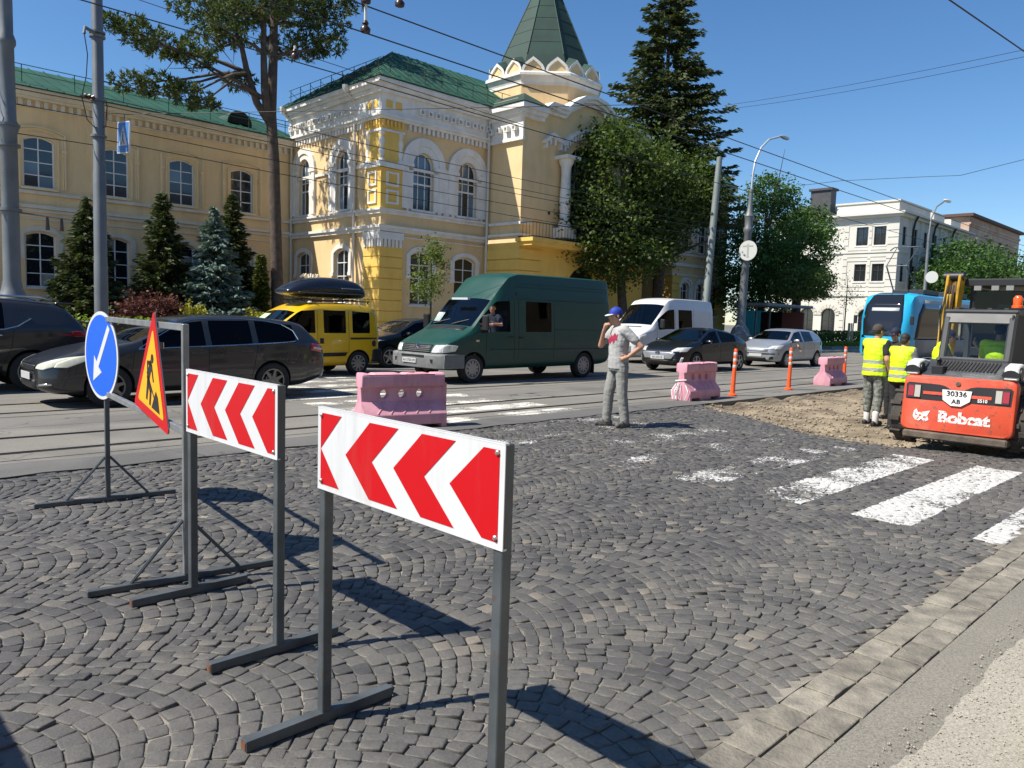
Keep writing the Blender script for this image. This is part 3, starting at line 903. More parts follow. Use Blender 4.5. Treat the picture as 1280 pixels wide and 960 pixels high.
def window(F, op, parent, cols, rows, depth=0.16, surround=0.0, rows_z=None, sill=True, panes=(PANE,), proj=0.06, ears=None, sm=None, fw=0.055, name='window', thin=False):
    uc, w, z0, z1, rise = op[:5]
    h = w / 2
    fr_ = MB()
    pts = outline(uc, w, z0, z1, rise)
    band = [(q[0], q[1]) for q in pts]
    # frame grows inward: use the reversed outline
    band_along(fr_, F, band[::-1], fw, depth - 0.05, depth + 0.02)
    fbox(fr_, F, uc - h, uc + h, depth - 0.049, depth + 0.019, z0, z0 + fw)
    uc_ = [uc - h + w * i / cols for i in range(1, cols)]
    for u in uc_: fbox(fr_, F, u - 0.022, u + 0.022, depth - 0.03, depth + 0.018, z0 + 0.01, arc_z(u, uc, w, z1, rise) - 0.01)
    zr = rows_z or [z0 + (z1 - z0) * j / rows for j in range(1, rows)]
    for z in zr:
        t = 0.035 if (rows_z and z == zr[0]) else 0.02
        fbox(fr_, F, uc - h + 0.02, uc + h - 0.02, depth - 0.034, depth + 0.016, z - t, z + t)
    wo = fr_.build(name, SASH, parent)
    us = [uc - h + 0.01] + uc_ + [uc + h - 0.01]; zz = [z0] + zr + [z1]
    for i in range(len(us) - 1):
        for j in range(len(zz) - 1):
            a, b = us[i], us[i + 1]; lo, hi = zz[j], zz[j + 1]
            top = []
            for k in range(5):
                u = b + (a - b) * k / 4; top.append((u, min(hi, arc_z(u, uc, w, z1, rise))))
            if max(t_[1] for t_ in top) < lo + 0.03: continue
            pl = [(a, lo), (b, lo)] + [(u, max(lo + 0.005, z)) for u, z in top]
            vs = [F.P(u, depth, z) for u, z in pl]
            MB().add(vs, [tuple(range(len(vs)))]).build('pane', random.choice(panes), wo)
    if surround:
        sb = MB()
        if thin:
            for g_, w_, pj in ((0.10, 0.05, 0.04), (0.27, 0.045, 0.05), (0.33, 0.06, 0.09)):
                band_along(sb, F, outline(uc, w + 2 * g_, z0, z1 + g_, rise), w_, -pj, 0.0)
            for sg in (-1, 1):
                zc = z1 - rise - 0.30
                fbox(sb, F, uc + sg * (h + 0.24), uc + sg * (h + 0.42), -0.13, 0.0, zc - 0.05, zc + 0.05)
        elif ears:      # hood only over the upper part, ending in little consoles
            cut = [q for q in outline(uc, w + 0.06, z0, z1 + 0.03, rise)]
            zc = z1 - ears
            cut = [(cut[0][0], zc)] + cut[1:-1] + [(cut[-1][0], zc)]
            band_along(sb, F, cut, surround, -proj, 0.0)
            for sg in (-1, 1):
                fbox(sb, F, uc + sg * (h + 0.03), uc + sg * (h + 0.03 + surround * 1.25), -proj - 0.03, 0.0, zc - 0.14, zc + 0.02)
        else:
            band_along(sb, F, pts, surround * 0.5, -proj, 0.0)
            o2 = outline(uc, w + surround, z0, z1 + surround * 0.5, rise if rise < h * .9 else h + surround * .5)
            band_along(sb, F, o2, surround * 0.55, -proj * 1.8, 0.0)
            for sg in (-1, 1):
                zc = z1 - rise - 0.05
                fbox(sb, F, uc + sg * (h + 0.02), uc + sg * (h + surround * 1.2), -proj * 2.3, 0.0, zc - 0.1, zc + 0.06)
        sb.build('surround', sm or TRIM, wo)
    if sill:
        sl = MB(); fbox(sl, F, uc - h - 0.1, uc + h + 0.1, -0.1, 0.1, z0 - 0.09, z0 - 0.002)
        sl.build('sill', sm or TRIM, wo)
    return wo

yb = empty('yellow_palace', RP(17, 27), TH, 'long ochre yellow two-storey palace with white stucco, green roofs and a green-spired tower', 'building')
FB = Face('front', 0.0); FL = Face('left', 0.0); FW = Face('front', 7.8)
# ---- left wing
upw = [(-11.2 + 2.85 * i, 1.13, 6.2, 8.24, 0.18) for i in range(-1, 4)]
loww = [(-11.2 + 2.85 * i, 1.12, 2.2, 4.45, 0.16) for i in range(-1, 4)]
wall(FW, -26, -0.0, 0.0, 10.0, upw + loww).build('wall', YELW, yb)
MB().box(-26, 6.2, 8.15, 20, 0, 9.9).build('rear_wall', YELW, yb)
tr_ = MB()
for z0, z1, pr in ((9.62, 9.72, 0.22), (9.72, 9.86, 0.34), (9.86, 10.0, 0.46), (9.30, 9.36, 0.08), (5.93, 6.06, 0.12), (5.36, 5.50, 0.16), (5.22, 5.35, 0.08), (4.92, 4.98, 0.05), (0.55, 0.66, 0.1)):
    tr_.box(-26, -0.02, 7.8 - pr, 7.80, z0, z1)
for i in range(int(26 / 0.3)):
    tr_.box(-26 + i * 0.3, -26 + i * 0.3 + 0.15, 7.70, 7.80, 9.37, 9.615)
tr_.build('cornice', TRIMG, yb)
for op in upw: window(FW, op, yb, 2, 4, surround=0.42, panes=(PANE, PANE, PANE, PANE, PANE, PANEB), sm=TRIMY, proj=0.05, thin=True)
for op in loww: window(FW, op, yb, 2, 4, surround=0.2, panes=(PANE, PANE, PANE, PANE, PANEC), ears=1.0, sm=TRIMG)
rf = MB()
rf.add([(-26, 7.25, 10.03), (0.3, 7.25, 10.03), (0.3, 12.9, 12.1), (-26, 12.9, 12.1), (-26, 18.5, 10.03), (0.3, 18.5, 10.03), (-26, 7.25, 9.99), (0.3, 7.25, 9.99)],
       [(0, 1, 2, 3), (3, 2, 5, 4), (6, 7, 1, 0), (0, 3, 4), (1, 5, 2)])
rof = rf.build('roof', GREENR, yb)
sm_ = MB()
for i in range(44):
    x = -26 + i * 0.6
    sm_.add([(x, 7.26, 10.045), (x + 0.025, 7.26, 10.045), (x + 0.025, 12.9, 12.115), (x, 12.9, 12.115), (x, 7.26, 10.085), (x + 0.025, 7.26, 10.085), (x + 0.025, 12.9, 12.155), (x, 12.9, 12.155)],
            [(4, 5, 6, 7), (0, 4, 7, 3), (1, 2, 6, 5), (0, 1, 5, 4)])
sm_.build('roof_seams', GREENR, rof)
gd = MB()
for k in range(14):
    x = -25 + k * 1.9
    gd.tube([(x, 8.0, 10.3), (x, 8.0, 11.0)], 0.02, 5)
gd.tube([(-26, 8.0, 11.0), (0, 8.0, 11.0)], 0.018, 5); gd.tube([(-26, 8.0, 10.7), (0, 8.0, 10.7)], 0.014, 5)
gd.build('roof_railing', GREENR, yb)
dm = MB()
arch = [(0.62 * math.cos(math.pi * k / 12), 0.62 * math.sin(math.pi * k / 12)) for k in range(13)]
dm.prism([(x - 2.5, z + 10.5) for x, z in arch], 'y', 8.35, 10.6)
dmo = dm.build('dormer', GREENS, yb)
dm = MB(); dm.prism([(x * 0.85 - 2.5, z * 0.85 + 10.52) for x, z in arch], 'y', 8.33, 8.345); dm.build('dormer_opening', IRON, dmo)

# ---- corner block
bu = [(2.27, 1.18, 6.28, 8.85, 0.59), (4.92, 1.18, 6.28, 8.85, 0.59)]
bl = [(2.25, 1.2, 2.0, 4.42, 0.22), (4.9, 1.3, 2.0, 4.35, 0.22)]
lu = [(6.55, 1.1, 6.28, 9.0, 0.55), (3.05, 1.1, 6.28, 9.0, 0.55)]
ll = [(6.6, 1.2, 2.0, 4.45, 0.22), (3.1, 1.2, 2.0, 4.5, 0.22)]
wb = wall(FB, 0, 6.25, 0, 11.5, bu + bl); wall(FL, 0, 7.8, 0, 11.5, lu + ll, mb=wb)
wb.build('wall', YEL, yb)
MB().box(0.26, 6.2, 0.26, 7.78, 0.0, 11.4).build('inner_core', IRON, yb)
def frieze(mb, F, u0, u1, z, sq=0.26, step=0.44, g=0.05, mi=0):
    n = int((u1 - u0) / step)
    for i in range(n):
        u = u0 + (i + 0.5) * (u1 - u0) / n
        for a, b, c, d in ((-sq / 2, sq / 2, sq / 2 - g, sq / 2), (-sq / 2, sq / 2, -sq / 2, -sq / 2 + g), (-sq / 2, -sq / 2 + g, -sq / 2 + g, sq / 2 - g), (sq / 2 - g, sq / 2, -sq / 2 + g, sq / 2 - g)):
            fbox(mb, F, u + a, u + b, -0.30, -0.13, z + c, z + d, mi)
def dentils(mb, F, u0, u1, z0, z1, d, step=0.26, mi=0):
    n = int((u1 - u0) / step)
    for i in range(n):
        u = u0 + (i + 0.25) * (u1 - u0) / n
        fbox(mb, F, u, u + 0.5 * (u1 - u0) / n, -d, 0.001, z0, z1, mi)
cn = MB()
def slab(mb, pr, z0, z1, mi=0, x1=6.25, y1=7.8): mb.box(-pr, x1, -pr, y1, z0, z1, mi)
for pr, z0, z1 in ((0.55, 11.32, 11.52), (0.44, 11.18, 11.32), (0.33, 11.0, 11.18), (0.16, 10.15, 11.0), (0.27, 10.05, 10.15), (0.19, 9.93, 10.05)): slab(cn, pr, z0, z1)
frieze(cn, FB, 1.75, 6.2, 10.55); frieze(cn, FL, 1.75, 7.75, 10.55)
dentils(cn, FB, 1.3, 6.25, 9.68, 9.93, 0.14); dentils(cn, FL, 1.3, 7.8, 9.68, 9.93, 0.14)
cn.build('cornice', TRIM, yb)
st_ = MB()
for pr, z0, z1 in ((0.10, 5.92, 6.06), (0.18, 6.06, 6.15), (0.22, 5.30, 5.42), (0.14, 5.16, 5.30), (0.10, 0.55, 0.7)): slab(st_, pr, z0, z1)
st_.box(-0.06, 6.25, -0.07, -0.001, 4.95, 5.0)
st_.build('string_course', TRIM, yb)
for op in bu: window(FB, op, yb, 3, 4, surround=0.6, panes=(PANEB, PANEB, PANE), rows_z=[7.45, 7.85], proj=0.07)
for op in bl: window(FB, op, yb, 2, 4, surround=0.2, panes=(PANE,), ears=1.1)
for op in lu: window(FL, op, yb, 3, 4, surround=0.5, panes=(PANE, PANE, PANEB), rows_z=[7.45, 7.85], proj=0.07)
for op in ll: window(FL, op, yb, 2, 4, surround=0.2, panes=(PANE,), ears=1.1)
pn = MB()   # white piers between and beside the big windows
for u0, u1 in ((1.32, 1.42), (3.1, 3.32), (3.42, 3.78), (3.9, 4.1), (5.77, 5.87)): fbox(pn, FB, u0, u1, -0.10, 0.0, 6.16, 8.1)
fbox(pn, FB, 1.3, 6.0, -0.07, 0.0, 7.98, 8.1); fbox(pn, FL, 1.3, 7.6, -0.07, 0.0, 8.0, 8.14)
for u in (2.2, 3.9, 5.75, 7.35): fbox(pn, FL, u - 0.16, u + 0.16, -0.12, 0.0, 7.8, 8.14); fbox(pn, FL, u - 0.12, u + 0.12, -0.09, 0.0, 6.16, 7.8)
pn.build('window_piers', TRIM, yb)
# corner pilasters
def corner_pilaster(parent, wd=1.1):
    cp = MB()
    cp.box(-0.07, wd, -0.07, wd, 0.7, 5.15, 0)
    cp.box(-0.075, wd + .005, -0.075, wd + .005, 6.16, 9.92, 0)
    po = cp.build('corner_pilaster', YELD, parent)
    z = 0.75; i = 0
    while z < 4.4:       # rusticated courses
        MB().box(-0.12, wd + 0.04, -0.12, wd + 0.04, z, z + 0.44).build('ashlar_block', YELD, po, bevel=0.015)
        z += 0.475
    c = MB(); c.box(-0.17, wd + 0.05, -0.17, wd + 0.05, 4.82, 5.13)
    for F in (FB, FL):
        for k in range(6):
            u = -0.1 + k * 0.205
            fbox(c, F, u, u + 0.12, -0.17, -0.06, 4.48, 4.82)
    c.build('capital', TRIM, po)
    for F in (FB, FL):
        for z in (6.35, 7.12):
            c = MB()
            g = 0.09; u0, u1 = 0.2, 0.85
            for a, b, e, f_ in ((u0, u1, z, z + g), (u0, u1, z + 0.62 - g, z + 0.62), (u0, u0 + g, z + g, z + 0.62 - g), (u1 - g, u1, z + g, z + 0.62 - g)):
                fbox(c, F, a, b, -0.14, -0.07, e, f_)
            c.build('square_panel', TRIM, po)
    MB().box(-0.2, wd + 0.05, -0.2, wd + 0.05, 7.9, 8.14).build('ledge', TRIM, po)
    c = MB(); c.box(-0.14, wd + .02, -0.14, wd + .02, 9.42, 9.52)
    c.build('ledge', TRIM, po)
    prof = [(0.13, 0), (0.13, 0.1), (0.075, 0.16), (0.14, 0.42), (0.085, 0.62), (0.14, 0.86), (0.075, 1.1), (0.13, 1.18), (0.13, 1.29)]
    for x, y in ((0.0, 0.0), (0.95, -0.03), (-0.03, 0.95)):
        MB().lathe(prof, 12, c=(x, y, 8.14)).build('baluster', TRIM, po, smooth=60)
    for F in (FB, FL):
        c = MB(); dentils(c, F, -0.1, wd, 9.66, 9.9, 0.16, 0.2); c.build('dentils', YELD, po)
        for u in (0.25, 0.75):
            c = MB(); fbox(c, F, u - 0.17, u + 0.17, -0.175, -0.165, 10.4, 10.74); c.build('yellow_square', YELD, po)
    return po
corner_pilaster(yb)
# hip roof over the block
rb = MB()
E0 = 0.62
rb.add([(-E0, -E0, 11.56), (8.5, -E0, 11.56), (10.0, 3.7, 14.3), (3.1, 3.7, 14.3), (-E0, 8.2, 11.56), (10.0, 8.2, 11.56), (-E0, -E0, 11.52), (8.5, -E0, 11.52), (-E0, 8.2, 11.52)],
       [(0, 1, 2, 3), (0, 3, 4), (3, 2, 5, 4), (6, 7, 1, 0), (8, 6, 0, 4)])
ro = rb.build('roof', GREENR, yb)
sm_ = MB()
for i in range(16):
    x = -0.4 + 0.55 * i
    t_ = 1.0 if x > 3.1 else max(0.05, (x + E0) / (3.1 + E0))
    sm_.tube([(x, -E0, 11.585), (x, -E0 + (3.7 + E0) * t_, 11.585 + 2.74 * t_)], 0.018, 4)
for i in range(15):
    y = -0.4 + 0.58 * i
    t_ = (y + E0) / (3.7 + E0) if y < 3.7 else (8.2 - y) / 4.5
    sm_.tube([(-E0, y, 11.585), (-E0 + 3.72 * t_, y, 11.585 + 2.74 * t_)], 0.018, 4)
sm_.build('roof_seams', GREENR, ro)
gd = MB()
for k in range(9):
    gd.tube([(-0.1, 0.2 + k * 0.95, 11.75), (-0.1, 0.2 + k * 0.95, 12.5)], 0.018, 5)
    gd.tube([(-0.1 , 0.2 + k * 0.95, 12.4), (0.35, 0.2 + k * 0.95, 12.1)], 0.012, 4)
for k in range(8): gd.tube([(0.3 + k * 0.95, -0.1, 11.75), (0.3 + k * 0.95, -0.1, 12.5)], 0.018, 5)
for z in (12.5, 12.2):
    gd.tube([(-0.1, 0, z), (-0.1, 8.0, z)], 0.015, 5); gd.tube([(-0.1, -0.1, z), (7.5, -0.1, z)], 0.015, 5)
gd.build('roof_railing', IRON, yb)
for x, y in ((6.05, -0.24), (-0.16, 1.9), (-0.16, 7.6)):
    d_ = MB(); d_.tube([(x, y, 0.3), (x, y, 10.9)], 0.06, 8)
    if y < 0: d_.tube([(x, y, 10.9), (x, y - 0.45, 11.25)], 0.06, 8); d_.lathe([(0.07, 0), (0.15, 0.18), (0.15, 0.35)], 10, c=(x, y - 0.5, 11.2))
    else: d_.tube([(x, y, 10.9), (x - 0.4, y, 11.25)], 0.06, 8); d_.lathe([(0.07, 0), (0.15, 0.18), (0.15, 0.35)], 10, c=(x - 0.48, y, 11.2))
    d_.build('drain_pipe', PIPE, yb, smooth=50)

# ---- tower: local x 6.25..15.75, front y=-2.0, centre (11, 1)
T0, T1, TF = 6.25, 15.75, -2.35
FT = Face('front', TF); FTL = Face('left', T0)
tw = wall(FT, T0, T1, 5.3, 11.3, [(11.0, 3.5, 5.6, 10.35, 1.75)], depth=0.7)
tw.add([(T0, TF, 5.3), (T0, 0.3, 5.3), (T0, 0.3, 11.3), (T0, TF, 11.3)], [(0, 1, 2, 3)])
tw.add([(T1, TF, 0), (T1, 6, 0), (T1, 6, 11.3), (T1, TF, 11.3)], [(0, 1, 2, 3)])
tw.add([(T0, TF, 11.3), (T1, TF, 11.3), (T1, 6, 11.3), (T0, 6, 11.3)], [(0, 1, 2, 3)])
tw.build('tower_wall', YEL, yb)
tl = wall(Face('front', TF - 0.12), T0 - 0.12, T1 + 0.12, 0.0, 5.12, [(11.0, 3.2, 0.0, 4.3, 1.6)], depth=0.6)
tl.box(T0 - 0.12, T0 + 0.4, TF - 0.119, 0.4, 0, 5.11)
tl.build('tower_base', YELD, yb)
tlb = MB()
for k in range(8):
    z = 0.7 + k * 0.52
    tlb.box(T0 - 0.18, T0 + 1.3, TF - 0.19, TF - 0.1, z, z + 0.47); tlb.box(T0 - 0.185, T0 - 0.1, TF - 0.185, -0.3, z + .003, z + 0.467)
tlb.build('ashlar_courses', YELD, yb)
MB().box(9.3, 12.7, TF + 0.45, TF + 0.7, 0, 4.4).build('dark_doorway', IRON, yb)
tc = MB()
def tslab(mb, pr, z0, z1): mb.box(T0 - pr, T1 + pr, TF - pr, 0.5, z0, z1)
for pr, z0, z1 in ((0.5, 11.2, 11.42), (0.36, 11.02, 11.2), (0.22, 10.85, 11.02)): tc.box(T0 - pr, T0 + 0.021, TF - pr, 0.3, z0, z1); tc.box(T0 + 0.02, T0 + 1.25, TF - pr, TF + 0.1, z0, z1)
tc.box(T0 - 0.10, T0 - 0.001, TF - 0.1, 0.3, 9.95, 10.85); tc.box(T0 - 0.17, T0, TF - 0.17, 0.3, 9.82, 9.95)
for u0, u1 in ((5.42, 5.54), (5.95, 6.08)): MB().box(T0 - 0.13, T0 + 0.6, TF - 0.13, 0.3, u0, u1).build('string_course', TRIM, yb)
n = 5
frieze(tc, FTL, TF + 0.1, -0.1, 10.4)
# shouldered gable moulding over the balcony arch
gp = [(T0 + 1.2, 11.05), (T0 + 1.6, 11.35), (9.0, 11.35), (9.4, 11.7), (10.2, 12.15), (11.0, 12.3), (11.8, 12.15), (12.6, 11.7), (13.0, 11.35), (T1 - 0.6, 11.35), (T1, 11.05)]
tc.build('cornice', TRIM, yb); tc = MB()
for w_, p_r, dz in ((0.18, 0.45, 0.28), (0.16, 0.32, 0.12), (0.14, 0.18, -0.04)):
    band_along(tc, FT, [(a, b + dz) for a, b in gp], w_, -p_r, 0.15)
tc.build('gable_moulding', TRIM, yb)
gw = MB(); gw.prism([(T0 + 1.2, 11.05)] + [(a, b + 0.1) for a, b in gp] + [(T1, 11.05)], 'y', TF + 0.01, TF + 0.4); gw.build('gable_wall', YEL, yb)
# corbelled arch
cb = MB()
apts = [(11.0 + 2.45 * math.cos(math.pi * (1 - k / 16)), 8.75 + 2.2 * math.sin(math.pi * (1 - k / 16))) for k in range(17)]
apts = [(7.6, 9.9), (8.1, 10.3)] + [q for q in apts if q[1] > 9.9] + [(13.9, 10.3), (14.4, 9.9)]
band_along(cb, FT, apts, 0.16, -0.28, 0.0)
for a, b in zip(apts, apts[1:]):
    for t_ in (0.25, 0.75):
        u = a[0] + (b[0] - a[0]) * t_; z = a[1] + (b[1] - a[1]) * t_
        fbox(cb, FT, u - 0.06, u + 0.06, -0.2, 0.0, z - 0.3, z + 0.02)
cb.build('corbel_arch', TRIM, yb)
window(Face('front', TF + 0.5), (11.0, 3.4, 5.6, 10.3, 1.7), yb, 5, 7, depth=0.12, panes=(PANE, PANE, PANEB), sill=False, fw=0.09)
prof = [(0.32, 0), (0.32, 0.2), (0.24, 0.35), (0.27, 1.0), (0.29, 1.4), (0.24, 2.1), (0.23, 2.6), (0.26, 2.95), (0.36, 3.15), (0.38, 3.3)]
for x in (8.95, 13.05):
    MB().lathe(prof, 18, c=(x, TF - 0.35, 6.0)).build('column', TRIM, yb, smooth=50)
    MB().box(x - 0.5, x + 0.5, TF - 0.85, TF, 9.3, 9.45).build('column_abacus', TRIM, yb)
    MB().box(x - 0.42, x + 0.42, TF - 0.78, TF - 0.001, 5.5, 6.0).build('column_plinth', TRIM, yb)
bc = MB(); bc.box(T0 - 0.2, T1 + .2, TF - 1.05, TF + 0.1, 5.13, 5.3); bc.box(T0 - 0.1, T1 + .1, TF - 0.9, TF + 0.1, 4.95, 5.13)
bo = bc.build('balcony', YELD, yb)
rl = MB()
for k in range(44):
    x = T0 - 0.1 + k * 0.22
    rl.tube([(x, TF - 0.95, 5.3), (x, TF - 0.95, 6.0)], 0.014, 4)
for k in range(4): rl.tube([(T0 - 0.1, TF - 0.95 + k * 0.22, 5.3), (T0 - 0.1, TF - 0.95 + k * 0.22, 6.0)], 0.014, 4)
for z in (5.36, 6.0): rl.tube([(T0 - 0.1, TF, z), (T0 - 0.1, TF - 0.95, z), (T1 + 0.1, TF - 0.95, z)], 0.022, 5)
rl.build('railing', IRON, bo)
# little hipped roof behind the cornice
tr2 = MB(); tr2.add([(T0 - 0.55, TF - 0.55, 11.45), (T0 + 1.3, TF - 0.55, 11.45), (T0 + 1.0, TF + 1.0, 12.35), (T0 + 1.0, 3, 12.35), (T0 - 0.55, 3, 11.45), (T0 + 2.6, TF - 0.2, 11.5), (T0 + 2.4, TF + 1.0, 12.0)],
       [(0, 1, 2), (0, 2, 3, 4), (1, 5, 6, 2)])
tr2.build('tower_eave_roof', GREENS, yb)
tb_ = MB(); tb_.box(T0 + 0.2, T1 - 0.2, TF + 0.6, 6, 11.2, 11.9); tb_.build('tower_attic', YEL, yb)
# drum, kokoshnik arches, spire
CX, CY, DR = 11.0, 1.0, 3.05
def octo(r, z, n=8, a0=math.pi / 8): return [(CX + r * math.cos(a0 + 2 * math.pi * k / n), CY + r * math.sin(a0 + 2 * math.pi * k / n), z) for k in range(n)]
MB().loft([octo(DR, 11.6), octo(DR, 13.35)]).build('drum', YEL, yb)
dc = MB()
for r0, r1, z0, z1 in ((3.10, 3.10, 13.2, 13.32), (3.10, 3.22, 13.32, 13.62), (3.30, 3.30, 13.62, 13.74), (3.30, 3.2, 13.74, 13.82)): dc.loft([octo(r0, z0), octo(r1, z1)])
dc.build('drum_cornice', TRIM, yb)
for k in range(8):
    a = math.pi / 4 * k
    nrm = Vector((math.cos(a), math.sin(a), 0)); tan = Vector((-nrm.y, nrm.x, 0))
    ap = 3.15 * math.cos(math.pi / 8)
    L = 2 * 3.15 * math.sin(math.pi / 8)
    for j in (-1, 1):
        c0 = Vector((CX, CY, 13.83)) + nrm * (ap - 0.02) + tan * (j * L / 4)
        r = L / 4 - 0.01
        ol = []
        for q in range(11):
            b_ = math.pi * q / 10
            kx = r * math.cos(b_); kz = r * 0.95 * math.sin(b_) + (0.16 * max(0, 1 - abs(kx) / (0.45 * r)))
            ol.append((kx, kz))
        def KP(x, z, d): return tuple(c0 + tan * x + Vector((0, 0, z)) - nrm * d)
        m_ = MB()
        vs = [KP(x, z, 0.08) for x, z in ol] + [KP(x, z, 0.5) for x, z in ol]; n = len(ol)
        m_.add(vs, [tuple(range(n))] + [(i, i + 1, n + i + 1, n + i) for i in range(n - 1)])
        ko = m_.build('kokoshnik_gable', YEL, yb)
        m_ = MB()
        for (x0, z0), (x1, z1) in zip(ol, ol[1:]):
            q = [(x0, z0), (x1, z1), (x1 * 0.78, z1 * 0.78), (x0 * 0.78, z0 * 0.78)]
            vs = [KP(x, z, 0.0) for x, z in q] + [KP(x, z, 0.1) for x, z in q]
            m_.add(vs, [(0, 1, 2, 3), (7, 6, 5, 4), (0, 4, 5, 1), (2, 6, 7, 3)])
        m_.build('arch_moulding', TRIM, ko)
        m_ = MB()      # green roofing behind each little gable
        vs = [KP(x, z + 0.02, 0.02) for x, z in ol] + [KP(x * 0.8, z + 0.45, 1.15) for x, z in ol]
        m_.add(vs, [(i, i + 1, n + i + 1, n + i) for i in range(n - 1)])
        m_.build('gable_roof', GREENS, ko)
sp_ = MB()
sp_.loft([octo(2.75, 14.1), octo(2.42, 14.9), octo(0.60, 18.9)])
spo = sp_.build('spire', GREENS, yb)
e_ = MB()
for k in range(8):
    a = math.pi / 8 + math.pi / 4 * k
    e_.tube([(CX + r * math.cos(a), CY + r * math.sin(a), z) for r, z in ((2.43, 14.9), (0.61, 18.9))], 0.03, 5)
for z in (15.6, 16.3, 17.0, 17.7, 18.3):
    r = 2.42 + (0.60 - 2.42) * (z - 14.9) / 4.0 + 0.004
    ring = octo(r, z)
    e_.tube(ring + ring[:1], 0.012, 4)
e_.build('spire_seams', GREENS, spo)
cl_ = MB(); cl_.lathe([(0.66, 18.85), (0.72, 18.95), (0.66, 19.05)], 16, c=(CX, CY, 0)); cl_.lathe([(0.56, 19.0), (0.56, 19.9), (0.9, 20.4), (0.3, 21.4), (0.02, 22.2)], 16, c=(CX, CY, 0))
cl_.build('finial', GREENS, spo, smooth=40)

# ---- right part: set-back wall and far block
FM = Face('front', 3.6)
mw = [(17.5 + 2.5 * i, 1.1, 6.2, 8.4, 0.2) for i in range(2)] + [(17.5 + 2.5 * i, 1.1, 2.2, 4.3, 0.2) for i in range(2)]
wall(FM, T1, 22.6, 0, 10.2, mw).build('wall', YEL, yb)
for op in mw: window(FM, op, yb, 2, 4, surround=0.3, panes=(PANE,))
FR = Face('front', 0.0); FRL = Face('left', 22.4)
rw = [(23.85, 1.0, 6.2, 8.5, 0.5), (25.75, 1.0, 6.2, 8.5, 0.5), (27.6, 1.0, 6.2, 8.5, 0.5), (23.9, 0.95, 2.0, 4.2, 0.2), (25.75, 0.95, 2.0, 4.2, 0.2), (27.6, 0.95, 2.0, 4.2, 0.2)]
wr = wall(FR, 22.4, 28.9, 0, 11.0, rw); wall(FRL, 0, 8, 0, 11.0, [(3.5, 1.1, 2.0, 4.3, 0.2)], mb=wr)
wr.add([(28.9, 0, 0), (28.9, 8, 0), (28.9, 8, 11), (28.9, 0, 11)], [(0, 1, 2, 3)])
wr.build('wall', YEL, yb)
MB().box(22.7, 28.6, 0.3, 7.8, 0, 10.9).build('inner_core', IRON, yb)
for op in rw: window(FR, op, yb, 2, 4, surround=0.3, panes=(PANE,))
cr = MB()
for pr, z0, z1 in ((0.4, 10.7, 11.02), (0.2, 9.9, 10.7), (0.15, 5.9, 6.05), (0.18, 5.2, 5.4), (0.1, 4.6, 4.7)): cr.box(22.4 - pr, 28.9 + pr, -pr, 8, z0, z1)
cr.build('cornice', TRIM, yb)
for x0 in (22.3, 28.0):
    for k in range(8): MB().box(x0, x0 + 1.0, -0.12, 0.9, 0.6 + k * 0.5, 0.6 + k * 0.5 + 0.45).build('ashlar_block', YELD, yb)
cr = MB(); cr.add([(21.9, -0.5, 11.05), (29.4, -0.5, 11.05), (29.4, 8.4, 11.05), (21.9, 8.4, 11.05), (25.6, 4, 13.6)], [(0, 1, 4), (1, 2, 4), (2, 3, 4), (3, 0, 4)])
cr.build('roof', GREENR, yb)
MB().box(T1, 22.4, 3.9, 12, 0, 10.1).build('rear_wall', YELW, yb)
cr = MB(); cr.add([(6, 3, 11.3), (22.6, 3, 10.25), (22.6, 8, 12.4), (6, 8, 12.4)], [(0, 1, 2, 3)]); cr.build('roof', GREENR, yb)

# ---- white building down the street
WB = mat('cream_white_plaster', (0.56, 0.545, 0.485), 0.9, col2=(0.63, 0.615, 0.555), scale=0.6)
WGREY = mat('pale_base_plaster', (0.52, 0.49, 0.42), 0.9, col2=(0.58, 0.55, 0.48), scale=0.8)
SLATE = mat('dark_slate_roof', (0.05, 0.05, 0.055), 0.6, var=0.2, scale=3)
DKFRAME = mat('dark_window_frame', (0.03, 0.03, 0.035), 0.5)
wh = empty('white_building', RP(66.8, 23.0), TH, 'three-storey white corner building with dark windows and arched ground floor', 'building')
GF = Face('left', 0.0); GR = Face('front', 0.0)
upz = (8.75, 10.35); mz = (5.65, 7.15)
lw = [(y, 1.0, upz[0], upz[1], 0) for y in (1.55, 3.05, 6.6, 9.4)] + [(y, 1.0, mz[0], mz[1], 0) for y in (1.55, 3.05, 6.6, 9.4)]
la = [(y, 1.25, 0.3, 3.25, 0.62) for y in (2.3, 5.6, 7.6, 9.6)]
rwin = [(x, 0.9, upz[0], upz[1], 0) for x in (1.3, 4, 6.6, 9.2, 11.8, 14.4, 17)] + [(x, 0.9, mz[0], mz[1], 0) for x in (1.3, 4, 6.6, 9.2, 11.8, 14.4, 17)]
ww = wall(GF, 0, 11.5, 0, 11.3, lw + la); wall(GR, 0, 19, 0, 11.3, rwin, mb=ww)
ww.build('wall', WB, wh)
MB().box(0.35, 18.9, 0.35, 11.4, 0, 11.3).build('inner_core', IRON, wh)
